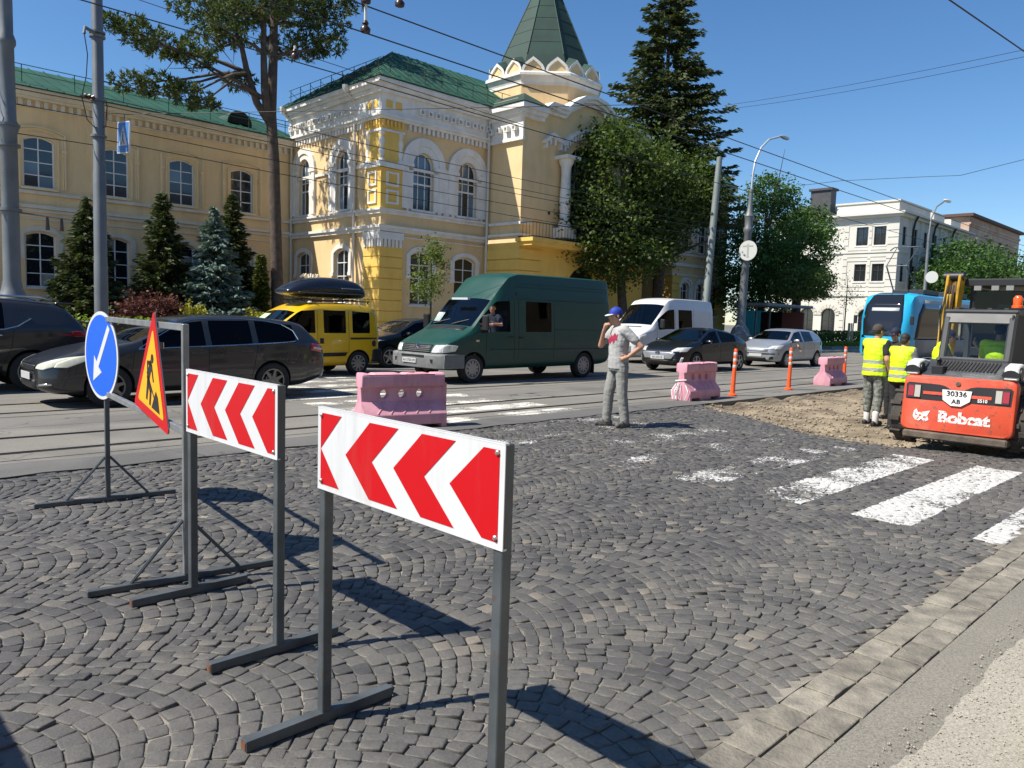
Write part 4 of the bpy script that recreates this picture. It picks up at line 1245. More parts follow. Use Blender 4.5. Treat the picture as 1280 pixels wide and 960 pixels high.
def dark_window(F, op, parent):
    uc, w, z0, z1, rise = op
    f_ = MB(); band_along(f_, F, outline(*op)[::-1], 0.07, 0.1, 0.16); fbox(f_, F, uc - w / 2, uc + w / 2, 0.1, 0.159, z0, z0 + 0.07)
    fbox(f_, F, uc - 0.03, uc + 0.03, 0.11, 0.158, z0, z1); fbox(f_, F, uc - w / 2, uc + w / 2, 0.112, 0.157, z0 + (z1 - z0) * 0.62, z0 + (z1 - z0) * 0.62 + 0.05)
    o = f_.build('window', DKFRAME, parent)
    pl = outline(*op); MB().add([F.P(u, 0.15, z) for u, z in pl], [tuple(range(len(pl)))]).build('pane', PANE, o)
    s_ = MB(); fbox(s_, F, uc - w / 2 - 0.1, uc + w / 2 + 0.1, -0.08, 0.1, z0 - 0.12, z0 - 0.002)
    s_.build('sill', TRIM, o)
for op in lw + la: dark_window(GF, op, wh)
for op in rwin: dark_window(GR, op, wh)
ct = MB()
for pr, z0, z1 in ((0.55, 11.3, 11.5), (0.35, 11.1, 11.3), (0.12, 4.35, 4.6), (0.12, 8.1, 8.25)): ct.box(-pr, 19 + pr, -pr, 11.5 + pr, z0, z1)
ct.box(0.2, 8, 0.2, 5.5, 11.5, 12.4); ct.box(0.1, 8.1, 0.1, 5.6, 12.4, 12.55); ct.box(9, 12, 0.2, 3, 11.5, 12.5); ct.box(14, 17, 0.2, 3, 11.5, 12.4)
ct.build('cornice', WB, wh)
ct = MB()
for k in range(18):
    for u0, u1 in ((0.0, 0.9), (2.2, 2.45), (4.2, 4.6)):
        fbox(ct, GF, u0, u1, -0.05, 0.0, 0.4 + k * 0.6, 0.4 + k * 0.6 + 0.52)
for u0, u1 in ((0.9, 2.2), (2.45, 4.2)):
    for z in (4.8, 5.15, 7.4, 7.75, 8.35, 10.55): fbox(ct, GF, u0, u1, -0.05, 0.0, z, z + 0.28)
for x in (2.65, 5.3, 7.9, 10.5, 13.1, 15.7): fbox(ct, GR, x - 0.35, x + 0.35, -0.14, 0.0, 4.6, 11.1)
ct.build('rustication', WB, wh)
for op in la:
    for k in range(9):
        a = math.pi * (k + 0.5) / 9
        r0, r1 = 0.66, 1.0
        q = []
        for r, da in ((r0, -0.14), (r1, -0.14), (r1, 0.14), (r0, 0.14)):
            q.append((op[0] + r * math.cos(a + da), op[3] - 0.62 + r * math.sin(a + da)))
        v_ = MB(); v_.add([GF.P(u, -0.07, z) for u, z in q] + [GF.P(u, 0.0, z) for u, z in q], [(0, 1, 2, 3), (0, 4, 5, 1), (1, 5, 6, 2), (2, 6, 7, 3), (3, 7, 4, 0)])
        v_.build('voussoir', WGREY, wh)
for x in (2.65, 7.9, 13.1): MB().tube([(x, -0.6, 11.35), (x, -0.35, 10.9), (x, -0.25, 10.2), (x, -0.25, 4.4)], 0.09, 6).build('drain_pipe', IRON, wh)
rr = MB(); rr.add([(0, 5.6, 11.5), (18, 5.6, 11.5), (15, 8.5, 13.4), (3, 8.5, 13.4), (0, 11.6, 11.5), (18, 11.6, 11.5)], [(0, 1, 2, 3), (0, 3, 4), (3, 2, 5, 4), (1, 5, 2)])
rr.build('roof', SLATE, wh)
rr = MB(); rr.box(0.8, 1.9, 6.4, 8.3, 11.5, 14.0); rr.box(0.65, 2.05, 6.25, 8.45, 14.0, 14.2); rr.build('chimney', SLATE, wh)
rr = MB(); rr.prism([(8.9 + 1.2 * math.cos(math.pi * k / 10), 11.5 + 1.2 * math.sin(math.pi * k / 10)) for k in range(11)], 'x', 0.3, 4); rr.build('dormer', SLATE, wh)

# ---- peeling building behind it
PK = mat('peeling_pink_plaster', (0.42, 0.25, 0.18), 0.95, col2=(0.55, 0.46, 0.36), scale=0.5, detail=7)
pk = empty('peeling_building', RP(104, 28), TH, 'tall peeling pinkish brick building with a flat brown roof edge', 'building')
pz = 15.6
pw = wall(Face('left', 0.0), 0, 14, 0, pz, [(3, 1.0, 13.2, 14.4, 0), (7, 1.0, 13.2, 14.4, 0)]); wall(Face('front', 0.0), 0, 24, 0, pz, [(x, 1.1, 10.8, 13, 0) for x in (3, 7, 11, 15, 19)], mb=pw)
pw.build('wall', PK, pk)
MB().box(0.3, 24, 0.3, 14, 0, pz - .1).build('inner_core', IRON, pk)
for y in (3, 7): dark_window(Face('left', 0.0), (y, 1.0, 13.2, 14.4, 0), pk)
for x in (3, 7, 11, 15, 19): dark_window(Face('front', 0.0), (x, 1.1, 10.8, 13, 0), pk)
MB().box(-0.5, 24.5, -0.5, 14, pz, pz + 0.35).build('eave', mat('brown_eave', (0.10, 0.06, 0.045), 0.8), pk)
pp = MB()
for k in range(0): fbox(pp, Face('front', 0.0), 0.3 + k * 0.8, 0.3 + k * 0.8 + 0.3, -0.12, 0, pz - 0.9, pz - 0.5)
fbox(pp, Face('front', 0.0), 0, 24, -0.15, 0, pz - 0.9, pz - 0.6); pp.build('cornice', PK, pk)

# ---- the terrace on the viewer's side of the street, seen only in reflections
ob = empty('terrace', RP(0, -16), TH, 'plain three-storey terrace facing the yellow palace across the street', 'building')
FO = Face('front', 0.0)
class FaceB(Face):
    def P(s, u, d, z): return (u, s.at - d, z)
FO = FaceB('front', 0.0)
oo = [(x, 1.2, z, z + 2.0, 0.15) for x in range(-24, 195, 3) for z in (1.2, 5.2, 8.8)]
wall(FO, -26, 197, 0, 11.6, oo).build('wall', mat('terrace_plaster', (0.30, 0.25, 0.18), 0.9, var=0.15, scale=0.7), ob)
MB().box(-26, 197, -10, -0.25, 0, 11.5).build('inner_core', IRON, ob)
MB().box(-26.3, 197.3, -0.3, 0.35, 11.6, 11.9).build('cornice', TRIMG, ob)
r_ = MB(); r_.add([(-26.4, 0.5, 11.9), (197.4, 0.5, 11.9), (197.4, -5, 14.8), (-26.4, -5, 14.8)], [(0, 1, 2, 3)]); r_.build('roof', SLATE, ob)
# ================================================================ VEHICLES
def paint(name, c, rough=0.32, coat=0.6, metal=0.0):
    return mat(name, c, rough, metal, coat=coat, var=0.04, scale=2)
GLASS = glass_mat('car_glass', (0.22, 0.25, 0.25))
GLASSD = glass_mat('privacy_glass', (0.02, 0.022, 0.025), 0.4)
GLASSC = glass_mat('clear_glass', (0.62, 0.68, 0.67))
LENS = mat('headlamp_lens', (0.62, 0.63, 0.58), 0.12, 0.2, coat=1.0, col2=(0.80, 0.80, 0.76), scale=18)
LENSY = mat('hazed_headlamp_lens', (0.60, 0.60, 0.44), 0.2, 0.0, coat=1.0, col2=(0.74, 0.74, 0.60), scale=14)
TAIL = mat('tail_lamp', (0.35, 0.008, 0.01), 0.15, coat=1.0)
TAILW = mat('tail_lamp_clear', (0.55, 0.45, 0.45), 0.15, coat=1.0)
SEAM = mat('panel_gap', (0.006, 0.006, 0.006), 0.8)
WELL = mat('wheel_well', (0.008, 0.008, 0.008), 0.95)
CABIN = mat('cabin_trim', (0.035, 0.035, 0.037), 0.8)
SEATM = mat('seat_fabric', (0.05, 0.05, 0.052), 0.9)
PLATE = mat('number_plate', (0.45, 0.46, 0.455), 0.5)
INK = mat('plate_ink', (0.012, 0.012, 0.014), 0.6)
GREYPL = mat('grey_bumper', (0.15, 0.155, 0.155), 0.65, var=0.15, scale=6)

def interp(tab, x):
    return float(np.interp(x, [t[0] for t in tab], [t[1] for t in tab]))

def split_materials(me, names, mats, parent, smooth=40):
    """one object per material; glass broken into its islands"""
    out = {}
    bm = bmesh.new(); bm.from_mesh(me)
    for mi, (nm, m) in enumerate(zip(names, mats)):
        faces = [f for f in bm.faces if f.material_index == mi]
        if not faces: continue
        groups = []
        if nm in ('window', 'windscreen', 'rear_window'):
            left = set(faces)
            while left:
                seed = left.pop(); g = [seed]; st = [seed]
                while st:
                    f = st.pop()
                    for e in f.edges:
                        for f2 in e.link_faces:
                            if f2 in left: left.remove(f2); g.append(f2); st.append(f2)
                groups.append(g)
        else: groups = [faces]
        for g in groups:
            idx = {}; vs = []; fs = []
            for f in g:
                q = []
                for v in f.verts:
                    if v.index not in idx: idx[v.index] = len(vs); vs.append(tuple(v.co))
                    q.append(idx[v.index])
                fs.append(q)
            mb = MB(); mb.v = vs; mb.f = fs; mb.m = [0] * len(fs)
            out.setdefault(nm, []).append(mb.build(nm, m, parent, smooth=smooth))
    bm.free()
    return out

def car_shell(root, top, belt, halfw, bottom, xs, glass, ws, rw, cowl, rfront, rrear, dtail, body_m, glass_m, wheels, wr, tumble=0.20, arch=1.12,
              creases=0.6, boxy=False, glass2=None, sub=2, rail=0.07, gtop=None):
    """local x: 0 = front bumper, grows to the rear; y: -w near side; returns parts and a BVH of the body"""
    xs = sorted(xs)
    rings = []
    for x in xs:
        zt = interp(top, x); W = interp(halfw, x); zb = interp(bottom, x); zB = interp(belt, x)
        zB = min(zB, zt - 0.015)
        cab = zt - zB
        H = zt - zb
        k = min(1.0, max(0.0, cab / 0.40))
        wr_ = W * (1 - tumble * k) - 0.02
        if boxy: wr_ = W - tumble * k * W - 0.02
        z4 = zB
        pts = [(0, zb), (W * 0.86, zb), (W * 0.97, zb + 0.10 * min(1, H)), (W, zb + (zB - zb) * 0.55), (W * (0.955 if not boxy else 0.985), z4)]
        if k > 0.02:
            z5 = zt - (0.075 if not boxy else 0.11) * k - 0.008
            w5 = wr_ + 0.01
            w6 = wr_ - rail
            z6 = zt - 0.022 * k - 0.004
        else: pass
        if k <= 0.05:
            z5 = z4 + (zt - z4) * 0.45; w5 = W * 0.86; w6 = W * 0.79; z6 = z4 + (zt - z4) * 0.65
        elif k < 1.0:
            a = k
            w5 = (W * 0.89) * (1 - a) + w5 * a; w6 = (W * 0.83) * (1 - a) + w6 * a
            z5 = max(z5, z4 + 0.006); z6 = max(z6, z5 + 0.004)
        if gtop is not None and cab > 0.05:
            z5 = max(z4 + 0.01, min(interp(gtop, x), zt - 0.06))
            w5 = W * (1 - tumble * (z5 - z4) / max(0.2, zt - z4))
            w6 = W * (1 - tumble) - 0.05; z6 = max(z5 + 0.01, zt - 0.05 * k)
        pts += [(w5, z5), (w6, z6), (w6 * 0.55, zt - 0.004), (0, zt)]
        rings.append([(x, w, z) for w, z in pts])
    n = len(rings[0])      # 9 half-section points
    V = []; ringidx = []
    for r in rings:
        idx = []
        for j in range(n - 1, 0, -1): V.append((r[j][0], r[j][1], r[j][2])) if j != n - 1 else V.append((r[j][0], 0, r[j][2])); idx.append(len(V) - 1)
        V.append((r[0][0], 0, r[0][2])); idx.append(len(V) - 1)
        for j in range(1, n - 1): V.append((r[j][0], -r[j][1], r[j][2])); idx.append(len(V) - 1)
        ringidx.append(idx)
    # order in idx: 8(top),7,6,5,4,3,2,1,0(bottom), then -1,-2,...,-7
    seq = [8, 7, 6, 5, 4, 3, 2, 1, 0, 1, 2, 3, 4, 5, 6, 7]
    m = len(seq)
    Fc = []; Mi = []; cre = {}
    for i in range(len(xs) - 1):
        xa, xb = xs[i], xs[i + 1]; xm = (xa + xb) / 2
        for k in range(m):
            a, b = seq[k], seq[(k + 1) % m]
            lo, hi = min(a, b), max(a, b)
            mi = 0
            if (lo, hi) == (4, 5) and any(g0 - 1e-4 <= xa and xb <= g1 + 1e-4 for g0, g1 in glass): mi = 1
            if lo >= 6 and ws[0] - 1e-4 <= xa and xb <= ws[1] + 1e-4: mi = 2
            if lo >= 6 and rw and rw[0] - 1e-4 <= xa and xb <= rw[1] + 1e-4: mi = 3
            if (lo, hi) == (0, 1): mi = 4
            Fc.append((ringidx[i][k], ringidx[i][(k + 1) % m], ringidx[i + 1][(k + 1) % m], ringidx[i + 1][k])); Mi.append(mi)
        for k in range(m):
            if seq[k] in (4, 5, 6) and xb > cowl - 1e-4 and xa < dtail + 1e-4:
                cre[(ringidx[i][k], ringidx[i + 1][k])] = creases
            if boxy and seq[k] in (1, 2): cre[(ringidx[i][k], ringidx[i + 1][k])] = 0.4
    Fc.append(tuple(ringidx[0][::-1])); Mi.append(0); Fc.append(tuple(ringidx[-1])); Mi.append(0)
    me = bpy.data.meshes.new('shell'); me.from_pydata(V, [], Fc); me.polygons.foreach_set('material_index', Mi)
    names = ['body', 'window', 'windscreen', 'rear_window', 'underbody', 'wheel_well']
    mats_ = [body_m, glass_m, GLASS if glass2 is None else glass2, glass_m, WELL, WELL]
    for q in mats_: me.materials.append(q)
    at = me.attributes.new('crease_edge', 'FLOAT', 'EDGE')
    # glass corner columns also creased so that the pillars keep their shape
    for i, x in enumerate(xs):
        if any(abs(x - g) < 1e-4 for gg in glass for g in gg):
            for k in range(m):
                a, b = seq[k], seq[(k + 1) % m]
                if (min(a, b), max(a, b)) == (4, 5): cre[(ringidx[i][k], ringidx[i][(k + 1) % m])] = creases
        if any(abs(x - g) < 1e-4 for g in tuple(ws) + (tuple(rw) if rw else ())):
            for k in range(m):
                a, b = seq[k], seq[(k + 1) % m]
                if min(a, b) >= 6: cre[(ringidx[i][k], ringidx[i][(k + 1) % m])] = creases * 0.7
    ek = {tuple(sorted(e.vertices)): e.index for e in me.edges}
    for (a, b), v in cre.items():
        q = ek.get(tuple(sorted((a, b))))
        if q is not None: at.data[q].value = v
    o = link('shell', me)
    o.modifiers.new('s', 'SUBSURF').levels = sub
    cut = MB()
    W0 = max(h[1] for h in halfw)
    for wx in wheels:
        for sg in (-1, 1):
            cut.lathe([(wr * arch, sg * (W0 - 0.27)), (wr * arch, sg * (W0 + 0.2))] if sg > 0 else [(wr * arch, sg * (W0 + 0.2)), (wr * arch, sg * (W0 - 0.27))], 28, axis='y', c=(wx, 0, wr))
    co = cut.build('cut', [WELL])
    cm = co.data; cm.materials.clear()
    for q in mats_: cm.materials.append(q)
    cm.polygons.foreach_set('material_index', [5] * len(cm.polygons))
    bo = o.modifiers.new('b', 'BOOLEAN'); bo.operation = 'DIFFERENCE'; bo.object = co; bo.solver = 'EXACT'
    baked(o)
    bpy.data.objects.remove(co)
    bm = bmesh.new(); bm.from_mesh(o.data); bmesh.ops.recalc_face_normals(bm, faces=bm.faces[:]); bm.to_mesh(o.data)
    bvh = BVHTree.FromBMesh(bm); bm.free()
    parts = split_materials(o.data, names, mats_, root)
    bpy.data.objects.remove(o)
    return parts, bvh

def patch(name, bvh, poly, view, m, parent, off=0.006, cuts=2, smooth=50):
    """a thin panel that hugs the body. poly: outline as 2D points; view: 'near','far' -> (x,z), 'front','rear' -> (y,z), 'top' -> (x,y)"""
    bm = bmesh.new()
    vs = [bm.verts.new((p[0], p[1], 0)) for p in poly]
    bm.faces.new(vs)
    bmesh.ops.triangulate(bm, faces=bm.faces[:])
    for _ in range(cuts):
        bmesh.ops.subdivide_edges(bm, edges=bm.edges[:], cuts=1, use_grid_fill=True)
    dirs = {'near': Vector((0, 1, 0)), 'far': Vector((0, -1, 0)), 'front': Vector((1, 0, 0)), 'rear': Vector((-1, 0, 0)), 'top': Vector((0, 0, -1))}
    d = dirs[view]
    for v in bm.verts:
        a, b = v.co.x, v.co.y
        o = {'near': Vector((a, -5, b)), 'far': Vector((a, 5, b)), 'front': Vector((-5, a, b)), 'rear': Vector((15, a, b)), 'top': Vector((a, b, 8))}[view]
        h = bvh.ray_cast(o, d)
        if h[0] is None:
            nn = bvh.find_nearest(o + d * (5 if view != 'rear' else 10)); h = (nn[0], nn[1], 0, 0)
        v.co = h[0] - d * off
    bmesh.ops.recalc_face_normals(bm, faces=bm.faces[:])
    me = bpy.data.meshes.new(name); bm.to_mesh(me); bm.free()
    me.materials.append(m)
    me.polygons.foreach_set('use_smooth', [True] * len(me.polygons))
    ob = link(name, me, parent)
    sol = ob.modifiers.new('t', 'SOLIDIFY'); sol.thickness = 0.004; sol.offset = 0
    return ob
def hug_line(mb, bvh, pts, view, r=0.005, off=0.0, n=10):
    d = {'near': Vector((0, 1, 0)), 'front': Vector((1, 0, 0)), 'top': Vector((0, 0, -1)), 'rear': Vector((-1, 0, 0))}[view]
    q = []
    for (a0, b0), (a1, b1) in zip(pts, pts[1:]):
        for k in range(n + 1):
            a = a0 + (a1 - a0) * k / n; b = b0 + (b1 - b0) * k / n
            o = {'near': Vector((a, -5, b)), 'front': Vector((-5, a, b)), 'top': Vector((a, b, 8)), 'rear': Vector((15, a, b))}[view]
            h = bvh.ray_cast(o, d)
            if h[0] is not None and (not q or (h[0] - q[-1]).length > 0.004): q.append(h[0] - d * off)
    if len(q) > 1: mb.tube(q, r, 5)

WHEELS = {}
def wheel_meshes(key, r, w, spokes, rim_m, cap=False):
    if key in WHEELS: return WHEELS[key]
    t = MB(); h = w / 2
    rr = r * 0.66
    t.lathe([(rr, -h * 0.86), (r * 0.9, -h), (r * 0.98, -h * 0.86), (r, -h * 0.55), (r, h * 0.55), (r * 0.98, h * 0.86), (r * 0.9, h), (rr, h * 0.86), (rr * 0.98, 0)], 36, axis='y', caps=False)
    tyre = t.mesh('wheel', RUBBER, smooth=40)
    m = MB()
    # rim: barrel, lip, spokes towards -y (outer face)
    m.lathe([(rr * 1.02, -h * 0.80), (rr * 1.02, -h * 0.88), (rr * 0.93, -h * 0.86), (rr * 0.90, -h * 0.55), (rr * 0.88, 0.0)], 36, axis='y', mi=0, caps=False)
    d = MB()
    m.lathe([(0.17 * r, -h * 0.80), (0.15 * r, -h * 0.9), (0.02 * r, -h * 0.92)], 16, axis='y', mi=0)
    if cap:
        m.lathe([(rr * 0.94, -h * 0.60), (rr * 0.75, -h * 0.86), (rr * 0.45, -h * 0.80), (0.16 * r, -h * 0.88)], 32, axis='y', mi=0)
        for k in range(10):
            a = 2 * math.pi * k / 10
            T = Matrix.Rotation(a, 4, 'Y')
            m.box(rr * 0.55, rr * 0.8, -h * 0.9, -h * 0.78, -0.012, 0.012, 1, T)
    else:
        for k in range(spokes):
            a = 2 * math.pi * k / spokes
            T = Matrix.Rotation(a, 4, 'Y')
            m.add([(0.1 * r, -h * 0.86, -0.035), (rr * 0.95, -h * 0.84, -0.020), (rr * 0.95, -h * 0.84, 0.020), (0.1 * r, -h * 0.86, 0.035),
                   (0.1 * r, -h * 0.62, -0.035), (rr * 0.95, -h * 0.62, -0.024), (rr * 0.95, -h * 0.62, 0.024), (0.1 * r, -h * 0.62, 0.035)],
                  [(0, 1, 2, 3), (0, 4, 5, 1), (2, 6, 7, 3), (1, 5, 6, 2), (3, 7, 4, 0)], 0, T)
        m.lathe([(rr * 0.88, -h * 0.2), (0.02, -h * 0.2)], 24, axis='y', mi=1)
        m.lathe([(rr * 0.62, -h * 0.42), (rr * 0.62, -h * 0.46), (0.05, -h * 0.46)], 24, axis='y', mi=2)
    rim = m.mesh('rim', [rim_m, BLACK, mat('brake_disc', (0.2, 0.19, 0.18), 0.4, 0.8)], smooth=35)
    WHEELS[key] = (tyre, rim)
    return WHEELS[key]
def add_wheels(root, key, xs, track, r, w, spokes, rim_m=None, cap=False):
    tyre, rim = wheel_meshes(key, r, w, spokes, rim_m or ALLOY, cap)
    for i, x in enumerate(xs):
        for sg in (-1, 1):
            o = link('wheel', tyre, root); o.location = (x, sg * track, r)
            o.rotation_euler = (0, random.uniform(0, 1.2), 0 if sg < 0 else math.pi)
            link('rim', rim, o)

def mirror_part(root, x, y, z, m, sx=0.12, sy=0.2, sz=0.14):
    for sg in (-1, 1):
        mb = MB()
        rings = []
        for t, k in ((0, 0.35), (0.25, 0.9), (0.7, 1.0), (1.0, 0.8)):
            rings.append([(x + sx * k * math.cos(a) * 0.6 - 0.02, sg * (y + t * sy), z + sz * k * 0.5 * math.sin(a)) for a in [2 * math.pi * q / 10 for q in range(10)]])
        if sg < 0: rings = [r[::-1] for r in rings]
        mb.loft(rings)
        o = mb.build('side_mirror', m, root, smooth=50)
        MB().box(x + 0.045, x + 0.052, sg * (y + 0.03) if sg > 0 else sg * (y + sy * .95), sg * (y + sy * .95) if sg > 0 else sg * (y + 0.03), z - sz * 0.36, z + sz * 0.36).build('mirror_glass', CHROME, o)
def plate(root, x, y, z, txt, rz=0, rear=False, w=0.52, h=0.112, tilt=0.0):
    blank = not txt
    o = MB().box(-0.006, 0.006, -w / 2, w / 2, -h / 2, h / 2).build('number_plate', PLATE, root, bevel=0.004)
    o.location = (x, y, z); o.rotation_euler = (0, tilt, rz + (math.pi if rear else 0))
    if blank: return o
    t = tag(link('plate_text', text_mesh(txt, 0.085, INK), o), kind='stuff')
    t.location = (-0.0075, 0, 0)
    t.rotation_euler = (rad(90), 0, rad(-90))
    return o
def seats(root, xs, w, zb=0.35, ht=0.75):
    for x in xs:
        for sg in (-1, 1):
            m = MB(); m.box(x, x + 0.5, sg * w - 0.24, sg * w + 0.24, zb, zb + 0.16)
            m.add([(x + 0.42, sg * w - 0.23, zb + 0.1), (x + 0.42, sg * w + 0.23, zb + 0.1), (x + 0.62, sg * w + 0.2, zb + ht), (x + 0.62, sg * w - 0.2, zb + ht), (x + 0.56, sg * w - 0.23, zb + 0.1), (x + 0.56, sg * w + 0.23, zb + 0.1), (x + 0.72, sg * w + 0.2, zb + ht), (x + 0.72, sg * w - 0.2, zb + ht)],
                  [(0, 1, 2, 3), (4, 7, 6, 5), (0, 4, 5, 1), (1, 5, 6, 2), (2, 6, 7, 3), (3, 7, 4, 0)])
            m.box(x + 0.6, x + 0.7, sg * w - 0.12, sg * w + 0.12, zb + ht + 0.03, zb + ht + 0.2)
            m.build('seat', SEATM, root, bevel=0.03)
def handles(root, bvh, pts, m):
    for x, z in pts:
        h = bvh.ray_cast(Vector((x, -5, z)), Vector((0, 1, 0)))
        if h[0] is None: continue
        y = h[0].y
        MB().tube([(x - 0.10, y - 0.012, z), (x - 0.08, y - 0.035, z + 0.004), (x + 0.08, y - 0.035, z + 0.004), (x + 0.10, y - 0.012, z)], 0.013, 6).build('door_handle', m, root, smooth=60)

def place_car(root, s_front, p_near, W, yaw=0.0):
    """front bumper at street coordinate s_front, near flank at p_near"""
    root.location = RP(s_front, p_near + W)
    root.rotation_euler = (0, 0, TH + yaw)

# ---------------------------------------------------------------- grey estate car
DGREY = paint('dark_grey_metallic', (0.032, 0.033, 0.035), 0.3, 0.7, 0.4)
def estate():
    r = empty('estate_car', (0, 0, 0), 0, 'dark grey estate car with large pale headlamps passing the road signs', 'car')
    top = [(0, 0.62), (0.06, 0.70), (0.5, 0.86), (1.0, 0.96), (1.30, 1.02), (2.10, 1.41), (2.6, 1.475), (3.2, 1.48), (3.9, 1.445), (4.30, 1.37), (4.62, 1.03), (4.74, 0.95), (4.80, 0.80)]
    belt = [(0, 0.52), (0.3, 0.70), (1.1, 0.885), (2.0, 0.92), (3.2, 0.965), (4.2, 1.01), (4.6, 0.99), (4.8, 0.8)]
    hw = [(0, 0.46), (0.06, 0.62), (0.22, 0.76), (0.55, 0.865), (1.0, 0.90), (2.4, 0.905), (3.8, 0.90), (4.4, 0.86), (4.7, 0.78), (4.80, 0.68)]
    bot = [(0, 0.30), (0.2, 0.2), (0.6, 0.18), (4.2, 0.18), (4.6, 0.28), (4.8, 0.36)]
    xs = [0, 0.06, 0.22, 0.5, 0.85, 1.15, 1.30, 1.42, 2.05, 2.12, 2.44, 2.52, 3.28, 3.37, 3.50, 4.12, 4.24, 4.34, 4.62, 4.72, 4.80]
    pts, bvh = car_shell(r, top, belt, hw, bot, xs, [(1.42, 2.05), (2.05, 2.12), (2.12, 2.44), (2.52, 3.28), (3.37, 3.50), (3.50, 4.12)], (1.30, 2.05), (4.34, 4.62), 1.3, 2.1, 4.2, 4.62,
                         DGREY, GLASSD, (0.93, 3.63), 0.325, tumble=0.27)
    add_wheels(r, 'estate', (0.93, 3.63), 0.79, 0.322, 0.215, 7, mat('dark_alloy', (0.20, 0.205, 0.21), 0.35, 0.8))
    for sg in (-1, 1):
        y = sg
        patch('headlight', bvh, [(sg * 0.44, 0.60), (sg * 0.60, 0.585), (sg * 0.76, 0.66), (sg * 0.835, 0.79), (sg * 0.79, 0.80), (sg * 0.62, 0.735), (sg * 0.47, 0.66)], 'front', LENSY, r, 0.010, 3)
        patch('fog_light', bvh, [(sg * 0.50, 0.335), (sg * 0.70, 0.355), (sg * 0.70, 0.385), (sg * 0.50, 0.365)], 'front', CHROME, r, 0.012)
    patch('headlight', bvh, [(0.20, 0.625), (0.36, 0.625), (0.62, 0.73), (0.84, 0.835), (0.70, 0.83), (0.42, 0.765), (0.24, 0.69)], 'near', LENSY, r, 0.010, 3)
    patch('tail_light', bvh, [(4.40, 0.865), (4.66, 0.82), (4.70, 0.955), (4.44, 0.985)], 'near', TAIL, r, 0.008, 2)
    patch('tail_light_band', bvh, [(4.47, 0.885), (4.68, 0.86), (4.69, 0.90), (4.47, 0.93)], 'near', TAILW, r, 0.014, 2)
    patch('grille', bvh, [(-0.36, 0.56), (0.36, 0.56), (0.42, 0.65), (-0.42, 0.65)], 'front', BLACK, r, 0.006)
    g = MB()
    for z in (0.575, 0.60, 0.625): hug_line(g, bvh, [(-0.38, z), (0.38, z)], 'front', 0.006, 0.008)
    hug_line(g, bvh, [(-0.42, 0.655), (0.42, 0.655)], 'front', 0.011, 0.008)
    g.build('grille_bars', CHROME, r, smooth=60)
    patch('air_intake', bvh, [(-0.45, 0.27), (0.45, 0.27), (0.40, 0.42), (-0.40, 0.42)], 'front', BLACK, r, 0.006)
    plate(r, -0.02, 0, 0.475, '')
    sm = MB()
    for l in ([(1.18, 0.25), (1.24, 0.55), (1.3, 0.90)], [(2.46, 0.22), (2.48, 0.93)], [(3.20, 0.24), (3.28, 0.6), (3.36, 0.97)], [(1.2, 0.25), (3.2, 0.25)]): hug_line(sm, bvh, l, 'near', 0.006, -0.002)
    hug_line(sm, bvh, [(0.42, 0.72), (0.30, 0.3)], 'near', 0.004, -0.002)
    sm.build('door_gaps', SEAM, r)
    ch = MB(); hug_line(ch, bvh, [(1.36, 0.905), (2.0, 0.93), (3.0, 0.965), (3.9, 1.01), (4.1, 1.03)], 'near', 0.009, 0.004)
    hug_line(ch, bvh, [(1.36, 0.91), (1.6, 1.06), (1.9, 1.22), (2.1, 1.33), (2.3, 1.385), (2.6, 1.41), (3.1, 1.415), (3.6, 1.385), (3.9, 1.33), (4.1, 1.22), (4.16, 1.06)], 'near', 0.008, 0.004)
    ch.build('window_trim', CHROME, r, smooth=60)
    handles(r, bvh, ((2.28, 0.83), (3.13, 0.86)), DGREY)
    mirror_part(r, 1.62, 0.86, 0.97, DGREY)
    seats(r, (1.75, 2.75), 0.36, 0.32)
    return r, bvh
est, est_bvh = estate()
place_car(est, 0.35, 11.35, 0.90)

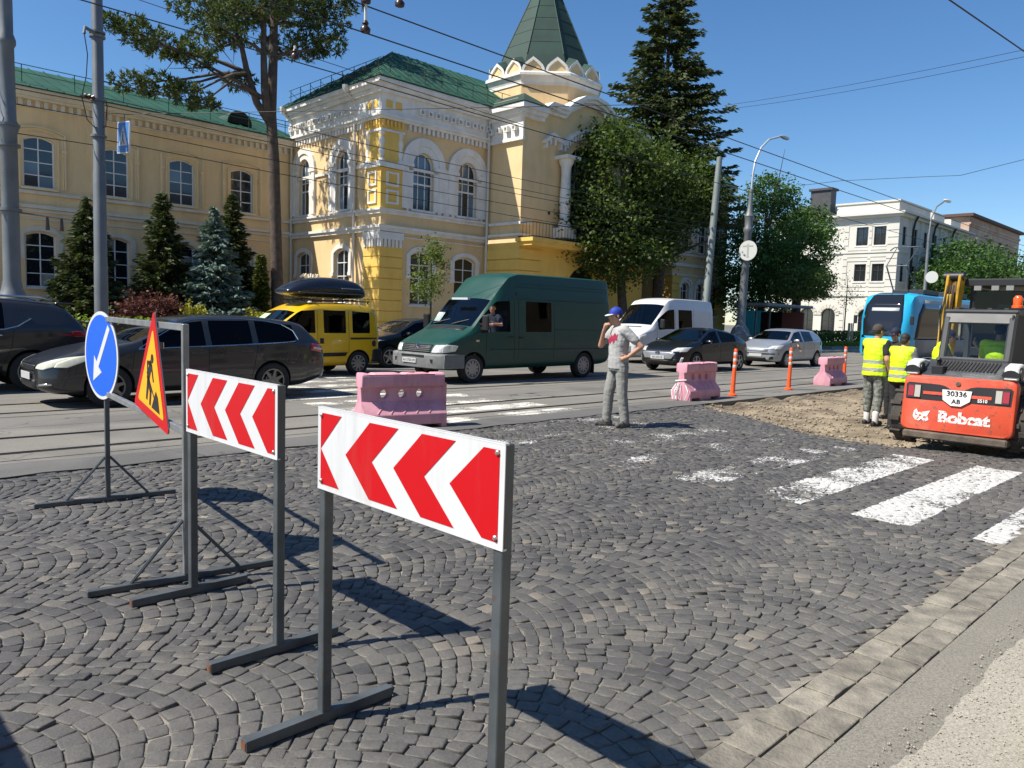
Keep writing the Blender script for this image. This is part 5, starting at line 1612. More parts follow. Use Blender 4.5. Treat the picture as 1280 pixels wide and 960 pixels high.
# ---------------------------------------------------------------- green high-roof van
VGREEN = paint('dark_green_paint', (0.002, 0.048, 0.035), 0.45, 0.15)
def green_van():
    r = empty('panel_van', (0, 0, 0), 0, 'dark green high-roof van with grey bumper, its driver leaning out of the window', 'van')
    top = [(0, 0.72), (0.05, 0.86), (0.12, 0.96), (0.5, 1.10), (0.88, 1.28), (1.0, 1.36), (1.62, 2.04), (1.72, 2.13), (2.15, 2.60), (2.5, 2.71), (5.8, 2.73), (6.05, 2.71), (6.1, 2.65)]
    belt = [(0, 0.66), (0.12, 0.88), (0.5, 1.00), (1.0, 1.17), (1.5, 1.22), (6.6, 1.24)]
    hw = [(0, 0.70), (0.05, 0.80), (0.15, 0.88), (0.45, 0.95), (0.9, 0.966), (5.95, 0.966), (6.05, 0.95), (6.1, 0.93)]
    bot = [(0, 0.34), (0.3, 0.30), (5.8, 0.34), (6.1, 0.40)]
    gt = [(1.0, 1.4), (1.7, 1.96), (2.0, 1.99), (6.6, 1.99)]
    xs = [0, 0.05, 0.15, 0.45, 0.85, 1.0, 1.18, 1.62, 1.74, 1.80, 2.16, 2.24, 2.5, 2.68, 3.66, 3.74, 4.6, 5.4, 5.85, 6.04, 6.1]
    pts, bvh = car_shell(r, top, belt, hw, bot, xs, [(1.18, 1.62), (1.62, 1.74), (1.74, 1.80), (1.80, 2.16), (2.68, 3.66)], (1.0, 1.62), None, 1.0, 2.1, 5.85, 6.1, VGREEN, GLASSD, (0.98, 5.0), 0.35, tumble=0.13, boxy=True, creases=0.75, gtop=gt, glass2=GLASSC, arch=1.14)
    for w_ in list(pts['window']):       # the driver has wound his window down
        c_ = sum((v.co for v in w_.data.vertices), Vector()) / len(w_.data.vertices)
        if c_.x < 2.3 and c_.y < 0: bpy.data.objects.remove(w_)
    add_wheels(r, 'van', (0.98, 5.0), 0.82, 0.345, 0.22, 0, mat('steel_rim', (0.35, 0.34, 0.32), 0.45, 0.5), True)
    # bumper
    bmp = MB(); rings = []
    for a, y in [(0.10, -0.99), (-0.02, -0.86), (-0.07, -0.55), (-0.085, 0), (-0.07, 0.55), (-0.02, 0.86), (0.10, 0.99)]:
        rings.append([(a - 0.02, y, 0.36), (a - 0.035, y, 0.50), (a - 0.02, y, 0.66), (a + 0.04, y, 0.70), (a + 0.25, y * 0.985, 0.68), (a + 0.25, y * 0.985, 0.36)])
    bmp.loft(rings)
    for sg in (-1, 1): bmp.box(0.05, 0.66, sg * 0.955, sg * 0.99, 0.36, 0.69)
    bo = bmp.build('bumper', GREYPL, r, smooth=40, bevel=0.01)
    for sg in (-1, 1): MB().box(-0.088, -0.03, sg * 0.36, sg * 0.72, 0.475, 0.575).build('intake', BLACK, bo, bevel=0.01)
    MB().box(-0.112, -0.05, -0.42, 0.42, 0.605, 0.655).build('intake', BLACK, bo)
    pl = plate(r, -0.128, 0.10, 0.515, 'AA 5758 HM')
    patch('grille', bvh, [(-0.48, 0.70), (0.48, 0.70), (0.54, 0.90), (-0.54, 0.90)], 'front', BLACK, r, 0.008)
    g = MB()
    for z in (0.74, 0.78, 0.82, 0.86): hug_line(g, bvh, [(-0.5, z), (0.5, z)], 'front', 0.007, 0.012)
    g.build('grille_bars', GREYPL, r, smooth=60)
    # three-pointed badge in a ring
    bd = MB()
    bx = bvh.ray_cast(Vector((-5, 0, 0.83)), Vector((1, 0, 0)))[0].x - 0.03
    ring = [(bx, 0.095 * math.cos(2 * math.pi * k / 24), 0.835 + 0.095 * math.sin(2 * math.pi * k / 24)) for k in range(25)]
    bd.tube(ring, 0.011, 6)
    for k in range(3):
        a = math.pi / 2 + 2 * math.pi * k / 3
        bd.tube([(bx, 0, 0.835), (bx, 0.09 * math.cos(a), 0.835 + 0.09 * math.sin(a))], [0.02, 0.006], 6)
    bd.build('badge', CHROME, r, smooth=60)
    for sg in (-1, 1):
        patch('headlight', bvh, [(sg * 0.56, 0.715), (sg * 0.84, 0.715), (sg * 0.915, 0.86), (sg * 0.86, 0.905), (sg * 0.62, 0.895)], 'front', LENS, r, 0.012, 3)
    patch('headlight', bvh, [(0.10, 0.72), (0.42, 0.76), (0.50, 0.885), (0.20, 0.915), (0.12, 0.88)], 'near', LENS, r, 0.012, 3)
    patch('side_repeater', bvh, [(1.02, 0.985), (1.13, 0.985), (1.13, 1.03), (1.02, 1.03)], 'near', mat('amber_lens', (0.75, 0.55, 0.3), 0.2), r, 0.008, 1)
    sm = MB()
    for l in ([(1.36, 0.40), (1.36, 1.22)], [(2.30, 0.40), (2.30, 1.95)], [(2.45, 0.42), (2.45, 2.02)], [(3.75, 0.42), (3.75, 2.02)], [(2.45, 2.04), (5.98, 2.04)], [(1.36, 0.40), (2.30, 0.40)]): hug_line(sm, bvh, l, 'near', 0.006, -0.002)
    sm.build('door_gaps', SEAM, r)
    rl = MB()
    for z in (2.42, 2.34, 0.80): hug_line(rl, bvh, [(2.4 if z > 1 else 1.5, z), (6.0, z)], 'near', 0.012, 0.002, 40)
    rl.build('body_ribs', VGREEN, r, smooth=60)
    rr_ = MB(); hug_line(rr_, bvh, [(3.77, 1.30), (5.98, 1.30)], 'near', 0.008, 0.001, 30); rr_.build('slide_rail', VGREEN, r)
    handles(r, bvh, ((2.2, 1.10), (2.55, 1.08)), BLACK)
    for sg in (-1, 1):
        m = MB(); m.box(1.12, 1.20, sg * 1.02, sg * 1.22, 1.24, 1.62); mo = m.build('side_mirror', BLACK, r, bevel=0.03)
        MB().tube([(1.2, sg * 0.93, 1.25), (1.16, sg * 1.05, 1.32)], 0.02, 6).build('mirror_arm', BLACK, mo)
        MB().box(1.201, 1.206, sg * 1.035, sg * 1.205, 1.27, 1.59).build('mirror_glass', CHROME, mo)
    wp = MB(); wp.tube([(0.98, -0.1, 1.385), (1.14, -0.55, 1.50)], 0.012, 5); wp.tube([(0.98, 0.6, 1.385), (1.14, 0.15, 1.50)], 0.012, 5); wp.build('wiper', BLACK, r)
    patch('cowl_grille', bvh, [(0.82, -0.7), (0.97, -0.7), (0.97, 0.7), (0.82, 0.7)], 'top', BLACK, r, 0.004)
    # mud flap, papers behind the windscreen, cab interior
    MB().box(5.40, 5.42, -0.95, -0.7, 0.12, 0.5).build('mud_flap', BLACK, r)
    MB().add([(1.13, 0.55, 1.44), (1.13, 0.80, 1.44), (1.30, 0.78, 1.66), (1.30, 0.53, 1.66)], [(0, 1, 2, 3)]).build('windscreen_paper', WHITE, r)
    MB().box(1.2, 1.55, -0.85, 0.85, 1.05, 1.32).build('dashboard', CABIN, r, bevel=0.04)
    MB().box(2.36, 2.40, -0.88, 0.88, 0.5, 2.2).build('bulkhead', CABIN, r)
    MB().box(1.2, 2.4, -0.85, 0.85, 0.45, 0.5).build('cab_floor', CABIN, r)
    seats(r, (1.72,), 0.46, 0.75, 0.8)
    st = MB(); st.tube([(1.66 + 0.05 * math.sin(2 * math.pi * k / 20), -0.45 + 0.2 * math.cos(2 * math.pi * k / 20), 1.30 + 0.19 * math.sin(2 * math.pi * k / 20)) for k in range(21)], 0.016, 6); st.build('steering_wheel', BLACK, r)
    MB().box(1.30, 1.38, -0.30, 0.30, 1.98, 2.03).build('sun_visor_strip', mat('pale_strip', (0.5, 0.52, 0.55), 0.6), r)
    return r, bvh
gvan, gvan_bvh = green_van()
place_car(gvan, 8.46, 12.1, 0.966)

# ---------------------------------------------------------------- yellow box car with roof box
TAXI = paint('yellow_paint', (0.70, 0.42, 0.004), 0.35, 0.6)
def yellow_car():
    r = empty('yellow_van', (0, 0, 0), 0, 'bright yellow tall box-shaped car carrying a black roof box', 'car')
    top = [(0, 0.60), (0.06, 0.78), (0.4, 0.98), (0.85, 1.10), (0.98, 1.14), (1.6, 1.60), (1.95, 1.77), (2.5, 1.82), (3.5, 1.82), (3.85, 1.76), (3.96, 1.60), (3.99, 1.0)]
    belt = [(0, 0.55), (0.3, 0.84), (1.0, 1.02), (1.6, 1.05), (4, 1.06)]
    hw = [(0, 0.60), (0.1, 0.74), (0.4, 0.81), (0.9, 0.83), (3.6, 0.83), (3.88, 0.80), (3.99, 0.74)]
    bot = [(0, 0.3), (0.3, 0.22), (3.6, 0.24), (3.99, 0.34)]
    gt = [(1.0, 1.2), (1.7, 1.60), (2.2, 1.63), (3.3, 1.62), (3.8, 1.58)]
    xs = [0, 0.06, 0.2, 0.5, 0.85, 1.0, 1.16, 1.62, 1.72, 1.95, 2.08, 2.16, 2.30, 2.95, 3.12, 3.66, 3.80, 3.93, 3.99]
    pts, bvh = car_shell(r, top, belt, hw, bot, xs, [(1.16, 1.62), (1.62, 1.72), (1.72, 1.95), (1.95, 2.08), (2.30, 2.95), (3.12, 3.66)], (1.0, 1.62), None, 1.0, 1.9, 3.8, 3.95, TAXI, GLASSD, (0.72, 3.32), 0.30, tumble=0.10, boxy=True, creases=0.55, gtop=gt, arch=1.16)
    add_wheels(r, 'yel', (0.72, 3.32), 0.72, 0.30, 0.18, 10, ALLOY)
    sm = MB()
    for l in ([(1.14, 0.30), (1.14, 1.02)], [(2.14, 0.28), (2.14, 1.6)], [(3.02, 0.45), (3.02, 1.6)]): hug_line(sm, bvh, l, 'near', 0.006, -0.002)
    sm.build('door_gaps', SEAM, r)
    patch('side_moulding', bvh, [(1.2, 0.46), (2.92, 0.49), (2.98, 0.58), (1.2, 0.55)], 'near', BLACK, r, 0.012, 2)
    patch('slide_rail', bvh, [(3.06, 0.90), (3.86, 0.91), (3.86, 0.95), (3.06, 0.95)], 'near', BLACK, r, 0.008, 2)
    patch('fuel_cap', bvh, [(3.78 + 0.075 * math.cos(a), 0.80 + 0.08 * math.sin(a)) for a in [2 * math.pi * k / 14 for k in range(14)]], 'near', BLACK, r, 0.008, 1)
    patch('door_handle', bvh, [(2.20, 0.80), (2.30, 0.80), (2.30, 0.93), (2.20, 0.93)], 'near', BLACK, r, 0.012, 1)
    m = MB(); m.box(3.72, 4.04, -0.82, 0.82, 0.33, 0.66); m.build('rear_bumper', BLACK, r, bevel=0.05, segs=2)
    patch('headlight', bvh, [(0.08, 0.66), (0.40, 0.74), (0.42, 0.86), (0.12, 0.80)], 'near', LENS, r, 0.01, 2)
    mirror_part(r, 1.25, 0.82, 1.08, BLACK)
    rk = MB()
    for sg in (-1, 1):
        rk.tube([(1.85, sg * 0.60, 1.86), (3.75, sg * 0.60, 1.86)], 0.016, 6)
        for x in (1.9, 2.8, 3.7): rk.tube([(x, sg * 0.60, 1.80), (x, sg * 0.60, 1.87)], 0.014, 5)
    for x in (2.1, 3.3): rk.tube([(x, -0.66, 1.885), (x, 0.66, 1.885)], 0.016, 6)
    rk.build('roof_rack', BLACK, r, smooth=60)
    patch('windscreen_sticker', bvh, [(0.25, 1.30), (0.66, 1.30), (0.66, 1.50), (0.25, 1.50)], 'front', mat('pale_green_sticker', (0.50, 0.66, 0.42), 0.4), r, 0.01, 3)
    seats(r, (1.5, 2.4), 0.34, 0.45, 0.8)
    return r, bvh
ycar, _ = yellow_car()
place_car(ycar, 5.0, 15.25, 0.83)
rbx = empty('roof_box', (0, 0, 0), 0, 'glossy black roof box strapped on the yellow car', 'roof box')
rings = []
for x, hy, z0, z1 in ((0, 0.30, 0.10, 0.15), (0.06, 0.36, 0.05, 0.20), (0.35, 0.42, 0.0, 0.36), (0.9, 0.43, 0.0, 0.46), (1.5, 0.43, 0.0, 0.45), (1.92, 0.42, 0.0, 0.39), (2.02, 0.40, 0.02, 0.27), (2.04, 0.36, 0.06, 0.2)):
    rings.append([(x, -hy * 0.9, z0), (x, hy * 0.9, z0), (x, hy, z0 + (z1 - z0) * 0.35), (x, hy * 0.93, z0 + (z1 - z0) * 0.72), (x, hy * 0.6, z1), (x, -hy * 0.6, z1), (x, -hy * 0.93, z0 + (z1 - z0) * 0.72), (x, -hy, z0 + (z1 - z0) * 0.35)])
rb_ = MB().loft(rings).build('lid', paint('gloss_black_box', (0.010, 0.011, 0.016), 0.25, 0.5), rbx, smooth=60)
sb_ = rb_.modifiers.new('s', 'SUBSURF'); sb_.levels = 2; sb_.render_levels = 2
MB().box(0.25, 1.98, -0.437, 0.437, 0.105, 0.118).build('seam_strip', GREYPL, rbx)
MB().box(1.35, 1.85, -0.433, -0.41, 0.215, 0.23).build('side_decal', mat('pale_decal', (0.35, 0.36, 0.4), 0.5), rbx)
rbx.location = ycar.matrix_basis @ Vector((1.55, -0.02, 1.905)); rbx.rotation_euler = ycar.rotation_euler; rbx.scale = (1.08, 1.1, 1.22)

# ---------------------------------------------------------------- white van
VWHITE = paint('white_van_paint', (0.58, 0.59, 0.60), 0.35, 0.5)
def white_van():
    r = empty('white_van', (0, 0, 0), 0, 'white low-roof van with one dark side window, between the green van and the black car', 'van')
    top = [(0, 0.80), (0.06, 1.0), (0.2, 1.12), (0.6, 1.28), (0.9, 1.40), (1.02, 1.47), (1.85, 2.28), (2.1, 2.46), (2.5, 2.53), (5.0, 2.53), (5.2, 2.49), (5.26, 2.4)]
    belt = [(0, 0.74), (0.2, 1.02), (0.6, 1.16), (1.0, 1.25), (1.6, 1.30), (5.3, 1.32)]
    hw = [(0, 0.70), (0.06, 0.82), (0.2, 0.90), (0.5, 0.965), (0.9, 0.99), (5.1, 0.99), (5.2, 0.97), (5.26, 0.95)]
    bot = [(0, 0.34), (0.3, 0.28), (5.26, 0.36)]
    gt = [(1.0, 1.5), (1.9, 2.04), (2.2, 2.08), (5.3, 2.08)]
    xs = [0, 0.06, 0.2, 0.5, 0.85, 1.02, 1.30, 1.85, 2.02, 2.08, 2.36, 2.46, 2.62, 3.62, 3.72, 4.5, 5.08, 5.2, 5.26]
    pts, bvh = car_shell(r, top, belt, hw, bot, xs, [(1.30, 1.85), (1.85, 2.02), (2.02, 2.08), (2.08, 2.36), (2.62, 3.62)], (1.02, 1.85), None, 1.0, 2.1, 5.1, 5.26, VWHITE, GLASSD, (0.95, 4.2), 0.35, tumble=0.13, boxy=True, creases=0.7, gtop=gt)
    add_wheels(r, 'van', (0.95, 4.2), 0.83, 0.345, 0.22, 0, None, True)
    sm = MB()
    for l in ([(1.2, 0.40), (1.2, 1.25)], [(2.42, 0.40), (2.42, 2.05)], [(3.72, 0.42), (3.72, 2.1)]): hug_line(sm, bvh, l, 'near', 0.006, -0.002)
    sm.build('door_gaps', SEAM, r)
    patch('hood_slot', bvh, [(0.80, -0.5), (0.86, -0.5), (0.86, 0.5), (0.80, 0.5)], 'top', BLACK, r, 0.006)
    patch('headlight', bvh, [(0.14, 0.86), (0.5, 0.95), (0.6, 1.12), (0.2, 1.02)], 'near', LENS, r, 0.01, 2)
    for sg in (-1, 1):
        patch('headlight', bvh, [(sg * 0.55, 0.82), (sg * 0.85, 0.86), (sg * 0.92, 1.06), (sg * 0.62, 0.98)], 'front', LENS, r, 0.01, 2)
        m = MB(); m.box(1.30, 1.40, sg * 1.0, sg * 1.2, 1.33, 1.68); mo = m.build('side_mirror', BLACK, r, bevel=0.03)
    patch('grille', bvh, [(-0.48, 0.74), (0.48, 0.74), (0.52, 0.96), (-0.52, 0.96)], 'front', BLACK, r, 0.008)
    patch('bumper', bvh, [(-0.85, 0.40), (0.85, 0.40), (0.85, 0.66), (-0.85, 0.66)], 'front', GREYPL, r, 0.012, 3)
    plate(r, -0.05, 0, 0.55, '')
    seats(r, (1.9,), 0.46, 0.85, 0.8)
    MB().box(1.3, 1.65, -0.85, 0.85, 1.1, 1.42).build('dashboard', CABIN, r, bevel=0.04)
    return r
wvan = white_van()
place_car(wvan, 20.6, 15.6, 0.99)

# ---------------------------------------------------------------- generic hatchbacks
def hatch(name, label, L, H, W, body_m, wheels, wr, hood, cowl, rf, rr, tail, gl, rim_key, spokes, lens=LENS, coupe=False, handle_m=None, txt='', glass=GLASSD, frontg=None):
    r = empty(name, (0, 0, 0), 0, label, 'car')
    top = [(0, hood - 0.36), (0.06, hood - 0.24), (0.45, hood - 0.10), (cowl - 0.3, hood), (cowl, hood + 0.04), (rf, H - 0.065), (rf + 0.5, H), (rr - 0.6, H - 0.01), (rr, H - (0.10 if coupe else 0.06)), (tail, hood + 0.08), (L - 0.07, hood), (L, hood - 0.22)]
    belt = [(0, hood - 0.42), (0.3, hood - 0.22), (cowl, hood - 0.07), (rr, hood + 0.03), (tail, hood + 0.03), (L, hood - 0.25)]
    hw = [(0, W * 0.55), (0.06, W * 0.74), (0.25, W * 0.88), (0.6, W * 0.97), (1.1, W), (L - 1.0, W), (L - 0.35, W * 0.95), (L - 0.08, W * 0.85), (L, W * 0.75)]
    bot = [(0, 0.30), (0.2, 0.19), (L - 0.5, 0.2), (L, 0.36)]
    b_x = gl[2]
    xs = sorted({0, 0.06, 0.25, 0.5, 0.85, cowl - 0.12, cowl, cowl + 0.14, rf - 0.04, rf + 0.04, gl[0], gl[1], gl[2], gl[3], rr, (rr + tail) / 2, tail, L - 0.07, L})
    G = [(xs[i], xs[i + 1]) for i in range(len(xs) - 1) if (cowl + 0.13 < xs[i] and xs[i + 1] <= gl[0] + 1e-4) or (gl[1] - 1e-4 <= xs[i] and xs[i + 1] <= gl[2] + 1e-4)]
    pts, bvh = car_shell(r, top, belt, hw, bot, xs, G, (cowl, rf - 0.04), (rr, tail), cowl, rf, rr, tail, body_m, glass, wheels, wr, tumble=0.26)
    add_wheels(r, rim_key, wheels, W - 0.11, wr - 0.003, 0.2, spokes)
    for sg in (-1, 1):
        patch('headlight', bvh, [(sg * W * 0.52, hood - 0.30), (sg * W * 0.80, hood - 0.30), (sg * W * 0.93, hood - 0.16), (sg * W * 0.62, hood - 0.17)], 'front', lens, r, 0.01, 3)
        patch('fog_light', bvh, [(sg * W * 0.60, 0.30), (sg * W * 0.76, 0.32), (sg * W * 0.76, 0.42), (sg * W * 0.64, 0.42)], 'front', BLACK, r, 0.01, 2)
    patch('headlight', bvh, [(0.16, hood - 0.31), (0.42, hood - 0.30), (0.66, hood - 0.15), (0.3, hood - 0.18)], 'near', lens, r, 0.01, 3)
    patch('air_intake', bvh, [(-W * 0.5, 0.26), (W * 0.5, 0.26), (W * 0.46, 0.38), (-W * 0.46, 0.38)], 'front', BLACK, r, 0.008, 2)
    if frontg: frontg(r, bvh)
    plate(r, bvh.ray_cast(Vector((-5, 0, 0.46)), Vector((1, 0, 0)))[0].x - 0.015, 0, 0.46, txt)
    patch('tail_light', bvh, [(L - 0.45, hood - 0.16), (L - 0.16, hood - 0.16), (L - 0.18, hood - 0.02), (L - 0.42, hood - 0.03)], 'near', TAIL, r, 0.008, 2)
    sm = MB()
    mid = (gl[0] + gl[1]) / 2
    for l in ([(cowl + 0.05, 0.25), (cowl + 0.08, hood - 0.09)], [(mid, 0.22), (mid, hood - 0.02)], [(wheels[1] - wr * 1.2, 0.3), (wheels[1] - wr * 0.9, hood - 0.1)], [(cowl + 0.05, 0.25), (wheels[1] - wr * 1.25, 0.25)]): hug_line(sm, bvh, l, 'near', 0.006, -0.002)
    sm.build('door_gaps', SEAM, r)
    handles(r, bvh, ((mid - 0.2, hood - 0.12), (wheels[1] - wr * 1.0, hood - 0.09)), handle_m or body_m)
    mirror_part(r, cowl + 0.35, W - 0.05, hood + 0.02, body_m)
    seats(r, (cowl + 0.5, cowl + 1.4), W * 0.42, 0.32)
    return r, bvh
BLKP = paint('black_car_paint', (0.005, 0.006, 0.009), 0.3, 0.35)
SILV = paint('silver_car_paint', (0.36, 0.38, 0.40), 0.3, 0.7, 0.45)
def ioniq_front(r, bvh):
    patch('grille', bvh, [(-0.62, 0.60), (-0.50, 0.42), (0.50, 0.42), (0.62, 0.60), (0.56, 0.64), (-0.56, 0.64)], 'front', mat('silver_grille', (0.42, 0.43, 0.45), 0.3, 0.6), r, 0.008, 3)
    e = MB(); x = bvh.ray_cast(Vector((-5, 0, 0.6)), Vector((1, 0, 0)))[0].x - 0.02
    e.tube([(x, 0.085 * math.cos(2 * math.pi * k / 20), 0.60 + 0.045 * math.sin(2 * math.pi * k / 20)) for k in range(21)], 0.008, 5)
    e.tube([(x, 0.045, 0.57), (x, 0.03, 0.63)], 0.008, 5); e.tube([(x, -0.03, 0.57), (x, -0.045, 0.63)], 0.008, 5); e.tube([(x, 0.035, 0.6), (x, -0.035, 0.6)], 0.008, 5)
    e.build('badge', BLACK, r)
    for sg in (-1, 1): patch('day_light', bvh, [(sg * 0.72, 0.30), (sg * 0.76, 0.30), (sg * 0.80, 0.48), (sg * 0.76, 0.48)], 'front', mat('white_led', (0.8, 0.82, 0.85), 0.2), r, 0.014, 2)
bcar, bbvh = hatch('black_hatchback', 'glossy black hatchback with a silver grille, ahead of the silver hatchback', 4.47, 1.45, 0.91, BLKP, (0.90, 3.60), 0.32, 0.96, 1.10, 1.95, 3.10, 4.10, (2.28, 2.38, 3.35, 3.50), 'ion', 5, txt='AB 3452 IB', coupe=True, frontg=ioniq_front)
place_car(bcar, 18.0, 12.0, 0.91)
def golf_front(r, bvh):
    patch('grille', bvh, [(-0.45, 0.60), (0.45, 0.60), (0.5, 0.70), (-0.5, 0.70)], 'front', mat('grey_grille', (0.3, 0.31, 0.32), 0.4, 0.4), r, 0.008, 2)
    patch('bumper_strip', bvh, [(-0.78, 0.50), (0.78, 0.50), (0.78, 0.54), (-0.78, 0.54)], 'front', BLACK, r, 0.012, 4)
scar, sbvh = hatch('silver_hatchback', 'silver hatchback with its driver resting an arm out of the window', 4.2, 1.48, 0.88, SILV, (0.86, 3.44), 0.31, 1.0, 1.05, 1.72, 3.55, 4.02, (2.14, 2.22, 3.05, 3.25), 'golf', 9, glass=GLASS, frontg=golf_front)
place_car(scar, 24.3, 12.0, 0.88)
pcar, _ = hatch('parked_black_car', 'black car parked close to the yellow palace behind the yellow box car', 4.6, 1.47, 0.90, BLKP, (0.92, 3.65), 0.32, 0.97, 1.2, 2.0, 3.4, 4.25, (2.35, 2.44, 3.35, 3.5), 'ion', 5)
place_car(pcar, 9.6, 17.0, 0.90)

# ---------------------------------------------------------------- dark SUV leaving on the left
def suv():
    r = empty('suv', (0, 0, 0), 0, 'dark grey sport utility car with slim red tail lamp and roof rails', 'car')
    top = [(0, 0.75), (0.06, 0.9), (0.5, 1.03), (1.1, 1.12), (1.25, 1.16), (2.05, 1.58), (2.6, 1.66), (3.4, 1.66), (4.05, 1.60), (4.2, 1.55), (4.5, 1.16), (4.58, 1.02), (4.62, 0.9)]
    belt = [(0, 0.65), (0.4, 0.9), (1.2, 1.03), (3.2, 1.09), (4.0, 1.16), (4.5, 1.1), (4.62, 0.88)]
    hw = [(0, 0.52), (0.1, 0.72), (0.5, 0.9), (1.0, 0.925), (3.7, 0.925), (4.3, 0.89), (4.55, 0.82), (4.62, 0.74)]
    bot = [(0, 0.36), (0.3, 0.26), (4.2, 0.26), (4.62, 0.42)]
    xs = [0, 0.06, 0.3, 0.6, 1.0, 1.25, 1.4, 2.02, 2.1, 2.42, 2.5, 3.22, 3.3, 3.75, 3.9, 4.1, 4.2, 4.5, 4.57, 4.62]
    pts, bvh = car_shell(r, top, belt, hw, bot, xs, [(1.4, 2.02), (2.02, 2.1), (2.1, 2.42), (2.5, 3.22)], (1.25, 2.02), (4.2, 4.5), 1.25, 2.1, 4.1, 4.5, DGREY, GLASSD, (0.95, 3.61), 0.355, tumble=0.24)
    add_wheels(r, 'suv', (0.95, 3.61), 0.80, 0.35, 0.22, 5)
    patch('tail_light', bvh, [(4.02, 1.015), (4.30, 1.03), (4.54, 1.06), (4.56, 0.99), (4.30, 0.985)], 'near', TAIL, r, 0.01, 3)
    patch('tail_light', bvh, [(-0.85, 0.98), (-0.5, 0.99), (-0.5, 1.04), (-0.85, 1.08)], 'rear', TAIL, r, 0.01, 3)
    patch('lower_cladding', bvh, [(1.35, 0.28), (3.15, 0.28), (3.15, 0.46), (1.35, 0.46)], 'near', BLACK, r, 0.008, 3)
    sm = MB()
    for l in ([(2.46, 0.3), (2.46, 1.05)], [(3.1, 0.35), (3.3, 0.8), (3.34, 1.1)]): hug_line(sm, bvh, l, 'near', 0.006, -0.002)
    sm.build('door_gaps', SEAM, r)
    ch = MB(); hug_line(ch, bvh, [(1.5, 1.055), (3.2, 1.105), (3.4, 1.16), (3.62, 1.30)], 'near', 0.010, 0.004); ch.build('window_trim', CHROME, r, smooth=60)
    handles(r, bvh, ((2.3, 0.98), (3.05, 1.0)), CHROME)
    sp = MB(); sp.box(4.05, 4.34, -0.62, 0.62, 1.565, 1.60); sp.build('spoiler', DGREY, r, bevel=0.015)
    for sg in (-1, 1): MB().tube([(2.0, sg * 0.58, 1.645), (2.2, sg * 0.60, 1.70), (3.8, sg * 0.60, 1.69), (4.0, sg * 0.58, 1.63)], 0.018, 6).build('roof_rail', CHROME, r, smooth=60)
    seats(r, (1.8, 2.8), 0.38, 0.42)
    MB().tube([(3.95, 0, 1.62), (4.12, 0, 1.70)], [0.03, 0.008], 6).build('aerial', BLACK, r)
    return r
sv = suv()
place_car(sv, -2.72, 14.3, 0.925)

